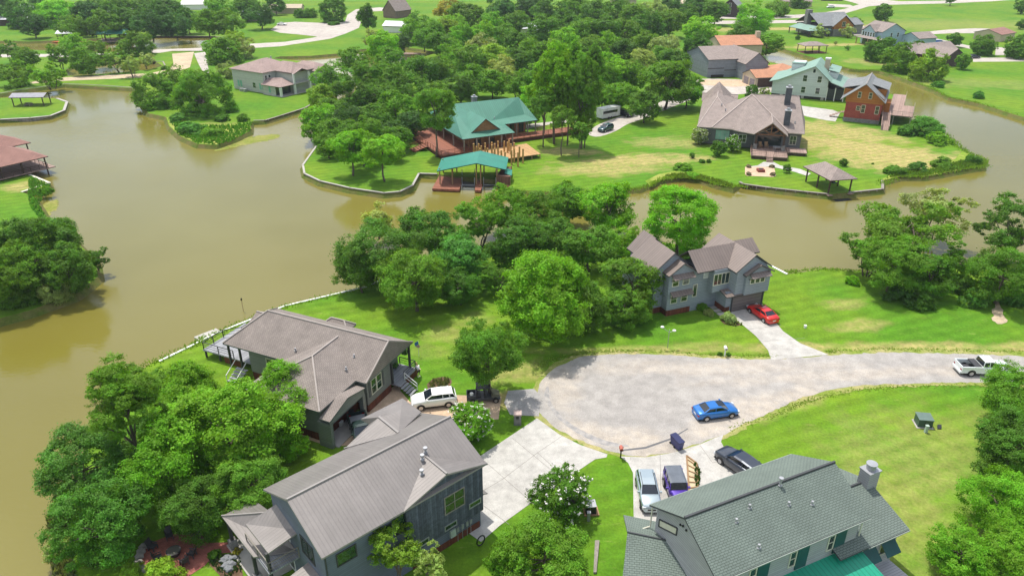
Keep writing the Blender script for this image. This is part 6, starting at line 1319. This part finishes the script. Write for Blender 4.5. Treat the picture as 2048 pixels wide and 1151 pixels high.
# --- near trees by the houses
t(978,700,70,10,'dense','mid','young pine with dense upright crown beside the utility vehicle',asp=1.1,name='pine_tree',tall=True)
t(940,842,44,5.0,'myrtle','bright','white flowering crape myrtle beside the metal roof corner')
t(1122,985,60,5.5,'myrtle','mid','white flowering crape myrtle between the drive and the right lawn')
t(1090,1110,95,8,'dense','mid','olive green rounded tree cut by the bottom edge in the middle',asp=.8)
t(785,1095,60,7,'airy','yellow','thin pale green tree in front of the board sided wall',asp=1.0,tall=True)
t(860,1125,38,5,'airy','pale','nearly bare grey tree at the foot of the board sided wall',tall=True)
t(1015,1115,40,7,'dense','bright','smaller bright green crown left of the big one at the bottom edge')
# --- right side
t(1815,455,102,13,'airy','mid','large open crowned tree on the right shore over the water',asp=.85)
t(1790,520,66,9,'oak','mid','dense dark lower crown of the right shore tree group')
t(1745,500,54,9,'airy','mid','left hand dark green crown at the right shore')
t(1880,420,62,14,'airy','pale','wispy pale topped tree rising behind the right shore group')
t(1860,545,52,8,'oak','dark','dark round tree in the middle of the right shore thicket')
t(2030,450,74,13,'airy','dark','tall dark tree at the right edge above the shore')
t(2010,545,65,9,'oak','mid','broad green tree at the right edge, below the tall dark one')
t(1925,520,42,7,'airy','mid','thin leaved tree between the two right shore groups')
t(1925,585,28,3.5,'bush','dark','dark bush at the foot of the right shore thicket')
t(1945,605,32,3.2,'bush','teal','blue green feathery bush left of the sandy track')
t(2015,600,30,3.0,'bush','teal','blue green feathery bush right of the sandy track')
t(1800,600,32,3,'bush','deep','very dark bush in the shadow under the right shore trees')
t(1848,615,26,2.4,'bush','dark','low bush at the right end of the lawn shadow under the shore trees')
t(1705,565,15,2,'bush','lime','small bright green bush left of the right shore trees')
t(2042,790,72,12,'oak','mid','tall tree covering the nose of the white pickup at the right edge')
t(2030,880,76,11,'oak','dark','dark green tree at the right edge below the road')
t(2000,1000,72,10,'oak','bright','light green pine like tree at the lower right edge',asp=.9)
t(1985,935,36,8,'oak','dark','small dark crown between the two lower right trees')
t(1925,1100,60,8,'oak','bright','rounded pine like tree near the lower right corner',asp=.8)
t(2035,1105,66,9,'oak','bright','tree filling the lower right corner',asp=.9)
# --- house C surroundings
t(1362,435,74,12,'oak','lime','bright yellow green tree behind the blue grey lakeside house',asp=.95)
t(1262,560,62,9,'oak','mid','leafy tree pressed against the left wall of the blue grey house')
t(1252,618,46,5,'dense','mid','low bushy tree at the left foundation of the blue grey house')
t(1405,618,13,1.6,'bush','mid','green shrub beside the stepping slabs')
t(1418,628,11,1.0,'bush','pale','pale grassy plant in the bed by the stepping slabs')
t(1458,640,17,1.5,'bush','pale','pale ornamental grass clump beside the white driveway')
t(1439,709,6,.8,'bush','dark','tiny dark bush left of the white mailbox'); t(1457,710,6,.8,'bush','dark','tiny dark bush right of the white mailbox')
# --- peninsula wood
t(1090,590,100,13,'dense','bright','big rounded bright green tree at the front of the lakeside wood',asp=.95)
t(1180,610,50,10,'dense','mid','green crown at the right flank of the big rounded tree')
t(760,500,78,12,'oak','dark','broad dark tree at the left tip of the lakeside wood')
t(830,555,72,10,'oak','mid','grey green tree in the front left of the lakeside wood')
t(720,540,48,9,'oak','mid','smaller crown overhanging the white lake wall at the left of the wood')
t(755,440,38,14,'airy','pale','thin pale topped tree at the back left of the lakeside wood')
t(860,460,62,12,'oak','dark','dark crown at the back of the lakeside wood, left of centre')
t(925,510,60,12,'oak','teal','blue green crown in the middle front of the lakeside wood')
t(955,440,55,14,'airy','bright','light tall tree in the middle back of the lakeside wood')
t(920,570,42,8,'oak','dark','dark lower crown in the gap beside the big rounded tree')
t(1010,410,52,13,'oak','bright','bright green treetop at the water in the middle of the wood')
t(1030,480,60,13,'oak','dark','dark domed crown behind the big rounded tree')
t(1075,425,55,14,'oak','mid','green crown beside the greyish treetop in the back of the wood')
t(1100,470,50,13,'oak','dark','dark crown directly above the big rounded tree')
t(1140,400,48,14,'oak','mid','mid green treetop at the back right of the wood')
t(1215,410,62,14,'oak','lime','bright yellow green spreading tree at the right of the wood by the water')
t(1180,490,55,12,'oak','mid','green crown right of the dark dome in the wood')
t(1250,480,40,12,'oak','bright','light green crown touching the left roof of the blue grey house')
t(990,550,40,9,'airy','mid','sparse tree between the blue green crown and the big rounded tree')
t(800,600,26,2.5,'bush','mid','low scrub in the shade under the left of the lakeside wood')
# --- islet and left bank
t(310,190,44,8,'dense','mid','left of the two dense round trees on the small headland')
t(402,195,64,10,'dense','mid','larger round tree on the small headland in the lake')
t(355,165,38,9,'oak','mid','crown behind and between the two headland trees')
t(358,240,20,2.5,'bush','teal','blue green bush at the water edge of the headland')
t(388,262,30,3.0,'bush','teal','largest blue green bush at the tip of the headland')
t(425,268,22,2.2,'bush','bright','bright green low bush right of the headland tip')
t(487,240,14,2.2,'bush','mid','small round bush by the end of the wooden retaining wall')
t(445,240,16,2,'bush','dark','dark bush in the shadow right of the headland trees')
t(70,510,82,10,'dense','dark','big dark green tree mass on the left bank')
t(20,545,70,9,'dense','mid','green crown at the left edge of the left bank thicket')
t(135,535,52,8,'dense','dark','dark crown at the water side of the left bank thicket')
t(95,470,50,9,'oak','dark','top crown of the left bank thicket')
t(35,605,42,4,'bush','mid','grey green bush at the bottom of the left bank thicket'); t(95,592,40,4,'bush','pale','pale green bush hanging over the water on the left bank')
t(192,516,26,7,'airy','dark','thin branch crown leaning far out over the lake from the left bank')
t(165,520,20,5,'airy','pale','greyish dying branches at the right end of the left bank thicket')
t(92,385,14,2.0,'bush','bright','green weeds below the square corner of wall at the left')
# --- around picnic shelter and causeway (thin trunked trees)
g1 = 'thin trunked trees along the causeway'
t(28,150,40,9,'airy','mid','left of the shelter trees, at the left edge'); t(98,150,34,9,'airy','bright','slim light green tree right of the picnic shelter')
t(48,118,28,10,'oak','mid','bushy tree behind the picnic shelter')
for (x,y,r,tn,lb) in ((118,112,26,'mid','slim tree left of the pond on the causeway'),(150,95,32,'bright','bright slim tree before the far boathouse'),(172,122,32,'mid','slim tree directly beside the inner pond'),(200,108,30,'mid','slim tree on the causeway, middle one'),(236,118,30,'mid','slim tree above the dark wall on the causeway'),(272,92,34,'mid','taller grey green tree on the causeway'),(262,128,24,'pale','thin pale tree in front of the taller grey green one'),(20,100,26,'mid','tree at the left edge by the pale road'),(290,118,18,'pale','small tree left of the driveway junction')):
    t(x,y,r,9,'airy' if r < 31 else 'oak',tn,lb)
t(448,108,38,9,'oak','mid','green tree left of the pale two storey house'); t(470,88,28,9,'airy','yellow','yellow green light tree above the pale two storey house'); t(425,95,22,7,'airy','lime','bright small tree by the upper left pond'); t(452,140,24,6,'airy','pale','grey bare looking bush left of the pale house wall')
t(488,95,24,8,'airy','pale','light tree right behind the pale house roof'); t(330,138,9,1.5,'bush','dark','small round bush at the inner pond wall')
# --- top left row of big trees
g2 = 'dark trees in the row along the top left shore'
for (x,y,r,k,tn,lb) in ((10,20,30,'oak','deep','dark tree in the top left corner'),(45,30,34,'oak','blue','blue green tree next to the top left corner'),(85,12,30,'oak','blue','blue green treetop left of the yellow green tree'),(65,48,26,'oak','deep','very dark tree beside the metal roofed house'),
  (115,32,46,'oak','lime','big yellow green tree on the far bank, top left'),(150,55,26,'oak','mid','green lower crown right of the yellow green tree'),(175,25,34,'oak','blue','first dark tree right of the yellow green one'),(205,48,30,'oak','mid','tree above the far teal boathouse'),(225,15,30,'oak','mid','tree at the top edge above the far boathouse'),
  (250,45,34,'oak','dark','dark tree right of the far boathouse'),(285,20,38,'oak','dark','dark tree at the top edge above the pond wall'),(300,50,32,'oak','deep','deep shaded tree above the left end of the pond wall'),(335,25,36,'oak','dark','dark tree left of the white roofed building'),(350,50,28,'oak','deep','shaded crown above the middle of the pond wall'),
  (375,40,26,'oak','blue','blue grey tree in front of the white roofed building'),(415,45,30,'oak','mid','green tree right of the white roofed building'),(440,22,34,'oak','bright','bright green tree at the top edge right of the white building'),(460,45,30,'oak','mid','green tree left of the white shed'),(492,15,28,'oak','dark','dark tree behind the white shed'),
  (520,30,26,'oak','deep','very dark tree at the left of the car park'),(550,8,20,'oak','dark','dark trees at the top edge above the car park'),(128,50,18,'oak','mid','low crown left of the metal canopy')):
    t(x,y,r,13,k,tn,lb)
t(667,20,27,13,'dense','dark','round dark tree on the kerbed island of the car park',asp=1.05); t(588,22,13,5,'bush','dark','dark bush left of the car park hedge'); 
for i,x in enumerate((600,612,624)): t(x,28,12,5,'dense','mid','green tree of the car park hedge, %s of three'%('left','middle','right')[i])
t(668,49,14,1.2,'bush','dark','low hedge round the car park island')
# --- central wood behind and left of the lodge
W = {'dark':'dark green','mid':'mid green','bright':'bright green','yellow':'yellow green','pale':'pale greyish','deep':'deep shaded','blue':'blue green','lime':'bright yellow green','rust':'rusty orange leaved'}
def wood(zone, lst, H=13, kind='oak'):
    seen = {}
    for e in lst:
        x,y,r,tn = e[:4]; hh = e[4] if len(e) > 4 else H; kd = e[5] if len(e) > 5 else kind
        xs = [q[0] for q in lst]; ys = [q[1] for q in lst]; fx = (x-min(xs))/(max(xs)-min(xs)); fy = (y-min(ys))/(max(ys)-min(ys))
        px_ = ['far left','left','centre left','centre right','right','far right'][min(5,int(fx*6))]; py_ = 'back' if fy < .34 else 'middle' if fy < .67 else 'front'
        lb = '%s tree, %s row, %s, in %s'%(W[tn], py_, px_, zone)
        seen.setdefault(lb, []).append((x,y,r,hh,kd,tn))
    for lb, q in seen.items():
        q.sort(key=lambda e: e[0])
        for i, e in enumerate(q):
            t(*e, lb if len(q) == 1 else (['left ','right '][i] if len(q) == 2 else ['left ','middle ','right ','last '][min(i,3)])+lb, group='trees in %s'%zone)
wood('the wood at the top centre', [(893,20,28,'rust'),(935,35,38,'mid'),(905,50,28,'bright'),(985,48,28,'bright'),(925,68,26,'lime'),(895,58,26,'yellow'),(970,66,26,'lime'),(1000,15,30,'blue'),(1030,45,28,'mid'),(1060,15,30,'deep'),(1100,25,34,'dark'),(1150,12,30,'mid'),
 (1190,28,32,'dark'),(1235,18,28,'mid'),(1270,30,30,'mid'),(1305,20,26,'pale'),(1345,12,26,'deep'),(1395,15,32,'dark'),(1432,22,26,'dark'),(835,45,24,'mid'),(860,62,28,'bright'),(1010,72,28,'mid'),(965,92,28,'pale'),(1035,85,28,'dark'),(1085,60,36,'dark'),(1130,50,34,'dark'),(1165,62,32,'mid'),(1210,62,34,'dark'),(1250,62,30,'mid'),(1298,50,32,'dark'),(1340,42,30,'mid'),(1375,32,24,'dark')])
t(1404,62,38,11,'dense','lime','vivid lime green round tree at the head of the right channel',asp=.85); t(1392,92,28,10,'oak','dark','dark tree just left of the long grey house'); t(1508,38,40,15,'oak','lime','tall bright yellow green tree left of the orange gabled house'); t(1478,72,26,9,'oak','dark','dark tree at the far bank behind the orange roof')
t(1535,88,34,8,'dense','bright','umbrella shaped bright green tree behind the orange roofed garage',asp=.6); t(1555,20,24,9,'oak','mid','small grey green tree by the far road'); t(1598,6,22,8,'oak','dark','dark tree at the top edge in front of the tan house')
wood('the wood above the teal roof', [(880,85,28,'mid'),(905,105,30,'bright'),(940,120,34,'mid'),(985,115,32,'yellow'),(1000,140,32,'pale'),(1035,125,32,'dark'),(1065,105,32,'bright'),(1095,105,34,'mid'),(1130,85,34,'lime'),(1175,98,34,'mid'),(1215,92,30,'bright'),(1250,100,30,'dark'),(1290,88,30,'mid'),(1285,120,28,'pale'),(1330,95,32,'pale'),(1350,125,34,'dark'),(1320,115,26,'mid'),
 (1060,160,34,'mid'),(1030,170,28,'mid'),(985,165,30,'mid'),(950,160,34,'mid'),(920,175,32,'dark'),(1065,190,26,'lime'),(1245,150,34,'lime'),(1215,130,30,'lime')])
wood('the wood left of the lodge', [(735,35,24,'dark',15,'pine'),(748,75,24,'pale',10,'airy'),(800,85,24,'deep',9),(825,62,26,'bright',10),(848,78,24,'mid',10),(765,92,34,'lime',12),(705,122,32,'mid'),(740,140,40,'mid'),(780,122,32,'mid'),(668,158,38,'mid'),(700,185,42,'dark'),(645,195,32,'yellow'),(750,185,40,'dark'),(800,160,38,'mid'),(845,140,38,'dark'),(880,140,32,'mid'),(640,235,36,'lime'),(665,265,34,'mid'),(690,268,34,'mid'),(655,288,28,'mid',10),(725,295,36,'bright',10),(800,275,28,'mid',10),(780,295,26,'bright',9),(660,225,34,'mid'),(700,240,40,'deep'),(745,240,38,'dark'),(790,215,38,'mid'),(835,190,38,'dark'),(785,265,28,'deep'),(880,190,30,'mid'),(620,262,20,'lime',9)])
t(868,215,42,16,'oak','mid','tall dense tree shading the left end of the teal lodge roof',asp=1.15,tall=True); t(825,245,32,12,'oak','deep','dark tall tree left of the red deck')
t(700,292,44,10,'oak','lime','bright green tree at the front left on the walled lawn',tall=True); t(764,300,42,10,'oak','lime','bright green tree at the front right on the walled lawn',tall=True); t(735,265,40,12,'oak','mid','green crown behind the two front trees on the walled lawn')
t(1112,150,50,24,'pine','bright','tallest pine with a bare trunk right of the lodge',asp=1.5); t(1138,195,36,17,'pine','mid','pine directly right of the tallest pine',asp=1.5); t(1168,165,44,22,'pine','mid','tall pine above the ramp of the lodge',asp=1.5); t(1172,225,28,12,'pine','mid','lower pine crown by the end of the ramp')
t(1208,150,36,18,'oak','bright','bright tree behind the caravan'); t(1240,190,34,14,'oak','bright','bright green tree above the black SUV'); t(1262,150,34,18,'oak','mid','tall tree behind the big oak, beside the pines'); t(1335,160,58,15,'oak','mid','very broad oak shading the drive left of the hip roofed house',asp=.85); t(1290,210,34,11,'oak','mid','lower spreading crown at the left of the broad oak')
t(1205,190,26,14,'oak','mid','crown between the pines above the caravan'); t(1080,165,24,16,'oak','mid','crown left of the tallest pine'); t(1375,180,34,11,'oak','mid','right hand lobe tree next to the broad oak')
for i,(x,y,r,tn) in enumerate(((1150,118,32,'bright'),(1190,125,32,'mid'),(1090,150,30,'mid'))): t(x,y,r,19,'pine',tn,'%s pine top among the tall pines'%('bright','darker right hand','lower left hand')[i])
t(1088,205,28,13,'oak','mid','broadleaf crown low between the lodge roof and the tallest pine',tall=True); t(1125,235,26,11,'oak','mid','low leafy crown around the trunk of the pine by the ramp',tall=True); t(1160,262,20,8,'dense','mid','ivy clad trunk crown at the outer end of the ramp',tall=True); t(1060,228,24,9,'oak','bright','light crown behind the right end of the lodge roof')
# --- G house garden
t(1400,270,18,4.5,'myrtle','pale','white flowering small tree at the left corner of the lake house'); t(1467,285,17,4.5,'myrtle','mid','white flowering small tree before the lake house windows'); t(1438,296,16,3.8,'dense','dark','round dark green little tree in the lake house lawn'); t(1385,310,6,2.2,'dense','dark','slim dark sapling at the left of the lake house lawn')
t(1405,324,7,1.2,'bush','dark','left of two low dark bushes in the lake house lawn'); t(1417,324,6,1.2,'bush','dark','right of two low dark bushes in the lake house lawn'); t(1574,336,9,3.2,'oak','dark','small young tree beside the garden path'); t(1688,324,8,3.2,'dense','dark','narrow young tree behind the open boat shelter'); t(1364,335,22,1.2,'bush','bright','band of bright weeds on the bank left of the lake house'); t(1385,352,16,1.0,'bush','lime','low bright reeds on the bank')
t(1502,182,14,5,'dense','dark','dark conical tree at the entrance of the hip roofed house'); t(1530,184,12,4.5,'airy','pale','thin grey shrub in front of the white gabled house'); t(1566,186,6,2,'bush','lime','small lime bush at the foot of the white gabled house')
t(1850,265,40,5.5,'bush','teal','large rounded blue green bush by the right channel',asp=.6); t(1812,268,18,3.5,'bush','teal','smaller blue green bush left of the large one'); t(1880,285,26,3,'bush','bright','green bush below the large rounded one')
t(1790,345,24,2.0,'bush','mid','left scrub clump at the foot of the dry field'); t(1835,340,24,2.0,'bush','dark','middle scrub clump at the foot of the dry field'); t(1890,332,26,2.4,'bush','mid','right scrub clump at the foot of the dry field'); t(1945,325,16,2.5,'bush','dark','dark scrub at the point of the dry field')
t(1745,348-20,3,1,'bush','dark','tiny tuft in the lawn right of the boat shelter')
# --- far right
t(1765,105,34,8,'dense','dark','dark round tree left of the trio by the right channel'); t(1797,125,36,8,'dense','mid','middle round tree of the trio by the right channel'); t(1855,140,38,9,'dense','yellow','yellow green round tree of the trio by the right channel'); t(1830,100,20,7,'dense','dark','small dark crown behind the trio of round trees'); t(1875,172,14,2.5,'bush','teal','pale bush at the water below the yellow green round tree')
t(1927,122,16,6,'dense','mid','small tree at the right corner of the dark brick gable'); t(1968,93,26,8,'dense','dark','dark round tree right of the dark brick house'); t(2038,97,30,9,'dense','dark','dark round tree at the right edge'); t(1910,78,15,6,'oak','dark','dark small tree behind the dark brick house')
t(1765,25,18,9,'dense','dark','lone dark tree on the open field behind the pale blue house'); t(1903,-4,14,9,'airy','mid','lone tree at the top edge on the far field'); t(2046,10,16,9,'oak','dark','dark tree in the top right corner'); t(2044,48,10,5,'oak','dark','small dark tree at the right edge above the far cul-de-sac')
t(1641,63,18,6,'airy','pale','thin leaved tree in front of the orange gable, left'); t(1697,62,16,6,'airy','pale','thin leaved tree in front of the orange gable, right'); t(1712,45,12,6,'dense','dark','round tree behind the orange gabled house')
t(1596,75,5,2,'dense','dark','dark sapling near the far pond'); t(1672,85,5,2.2,'airy','pale','thin sapling in the far lawn'); t(1696,95,6,2.2,'airy','mid','little sapling right of the pond pavilion'); t(1957,195,12,2.5,'bush','teal','round bush on the right channel bank')
# small ground plants as one uncountable mass
def tufts(name, label_pts, n, h_, col, seed, mat=None):
    rg = random.Random(seed); mb = MB(); poly = [Vector(G(*q)).to_2d() for q in label_pts]
    xs = [p.x for p in poly]; ys = [p.y for p in poly]; k = 0
    while k < n:
        p = (rg.uniform(min(xs),max(xs)), rg.uniform(min(ys),max(ys)))
        if not inside(p, poly): continue
        k += 1
        for _ in range(3):
            a = rg.uniform(0,6.28); w_ = rg.uniform(.1,.3)*h_; hh = h_*rg.uniform(.4,1.1); dx, dy = math.cos(a)*w_, math.sin(a)*w_
            mb.add([(p[0]-dx,p[1]-dy,0),(p[0]+dx,p[1]+dy,0),(p[0]+dx*.4+rg.uniform(-.3,.3)*h_,p[1]+dy*.4+rg.uniform(-.3,.3)*h_,hh)],[(0,1,2)])
    o = mb.build(name, M_leaf, kind='stuff'); o.color = (*col,1)
    a = o.data.attributes.new('tone','FLOAT','FACE'); a.data.foreach_set('value', [rg.random() for _ in range(len(o.data.polygons))]); return o
tufts('marsh_reeds', [(1330,352),(1360,348),(1400,352),(1440,362),(1466,371),(1466,376),(1437,368),(1400,358),(1350,356)], 500, .7, (.16,.26,.03), 1)
tufts('marsh_reeds', [(1768,356),(1800,346),(1850,344),(1915,325),(1962,320),(1966,330),(1930,337),(1850,352),(1800,352)], 900, .8, (.14,.26,.03), 2)
tufts('marsh_reeds', [(338,238),(400,252),(440,252),(505,246),(500,262),(460,284),(432,290),(395,287),(355,268)], 1400, .8, (.09,.25,.02), 3)
tufts('bed_plants', [(858,769),(868,759),(884,756),(898,759),(900,765),(892,775),(872,779),(860,777)], 160, .45, (.16,.19,.09), 4)
tufts('bed_plants', [(1388,926),(1396,932),(1402,945),(1397,975),(1391,975)], 120, .4, (.05,.13,.02), 5)
tufts('bed_plants', [(414,1114),(440,1110),(480,1108),(484,1145),(450,1155),(422,1128)], 160, .4, (.05,.11,.03), 6)
tufts('bed_plants', [(1442,640),(1455,632),(1482,650),(1470,652),(1450,648)], 80, .6, (.16,.2,.07), 7)
tufts('shore_reeds', [(95,1040),(130,1020),(140,1080),(150,1151),(110,1151)], 250, .8, (.15,.19,.08), 8)
tufts('shore_weeds', [(60,352),(100,371),(78,410),(96,440),(140,470),(120,470),(80,440),(60,410),(56,385)], 500, .7, (.09,.25,.03), 9)
def verge(name, pts, n, seed, w_=.5, h_=.12, col=(.22,.38,.04)):
    rg = random.Random(seed); P = cat(wp(pts), 4)[:-4]; mb = MB()
    for _ in range(n):
        i = rg.randrange(len(P)-1); p = Vector(P[i]).lerp(Vector(P[i+1]), rg.random())+Vector((rg.gauss(0,w_), rg.gauss(0,w_))); hh = h_*rg.uniform(.4,1.3)
        for _ in range(3):
            a = rg.uniform(0,6.28); dx, dy = math.cos(a)*.07, math.sin(a)*.07
            mb.add([(p.x-dx,p.y-dy,0),(p.x+dx,p.y+dy,0),(p.x+rg.uniform(-.12,.12),p.y+rg.uniform(-.12,.12),hh)],[(0,1,2)])
    o = mb.build(name, M_leaf, kind='stuff'); o.color = (*col,1)
    a = o.data.attributes.new('tone','FLOAT','FACE'); a.data.foreach_set('value', [rg.random() for _ in range(len(o.data.polygons))])
verge('verge_grass', [(1100,732),(1145,711),(1200,703),(1290,702),(1450,711),(1530,712)], 900, 31, .25, .10, (.24,.36,.05))
verge('verge_grass', [(1665,704),(1768,698),(1900,700),(2048,704)], 500, 38, .25, .10, (.24,.36,.05))
verge('verge_grass', [(2048,777),(1994,771),(1850,772),(1747,776),(1650,792),(1600,806),(1550,830),(1490,856)], 800, 32, .25, .10, (.24,.36,.05))
verge('bank_grass', [(850,520),(735,573),(570,613),(430,668),(390,688),(320,722)], 1200, 33, .4, .25)
verge('bank_grass', [(1600,545),(1640,538),(1730,543),(1850,548),(1935,530),(2048,525)], 1200, 34, .3, .2)
verge('bank_grass', [(2048,235),(1960,207),(1900,195),(1870,180),(1830,165),(1760,142),(1700,138),(1625,115),(1560,96)], 1500, 35, .5, .35)
verge('bank_grass', [(1030,381),(1150,386),(1280,377),(1320,360),(1360,354),(1400,357),(1437,369),(1466,376)], 1500, 36, .5, .4)
verge('bank_grass', [(1765,360),(1800,352),(1850,352),(1930,337),(1968,332),(1965,318),(1925,300),(1905,280),(1870,255),(1820,238)], 1500, 37, .5, .4)
print('TREES', NT[0])

# ================================================================ HAZE
def haze():
    m = bpy.data.materials.new('haze_air'); m.use_nodes = True; nt = m.node_tree; nt.nodes.clear()
    v = nt.nodes.new('ShaderNodeVolumePrincipled'); v.inputs['Density'].default_value = .00012; v.inputs['Color'].default_value = (.80,.88,1,1); v.inputs['Anisotropy'].default_value = .2
    o = nt.nodes.new('ShaderNodeOutputMaterial'); nt.links.new(v.outputs[0], o.inputs['Volume'])
    MB().box((-700,-100,-4.5),(700,1100,60)).build('haze', m, kind='stuff')
haze()
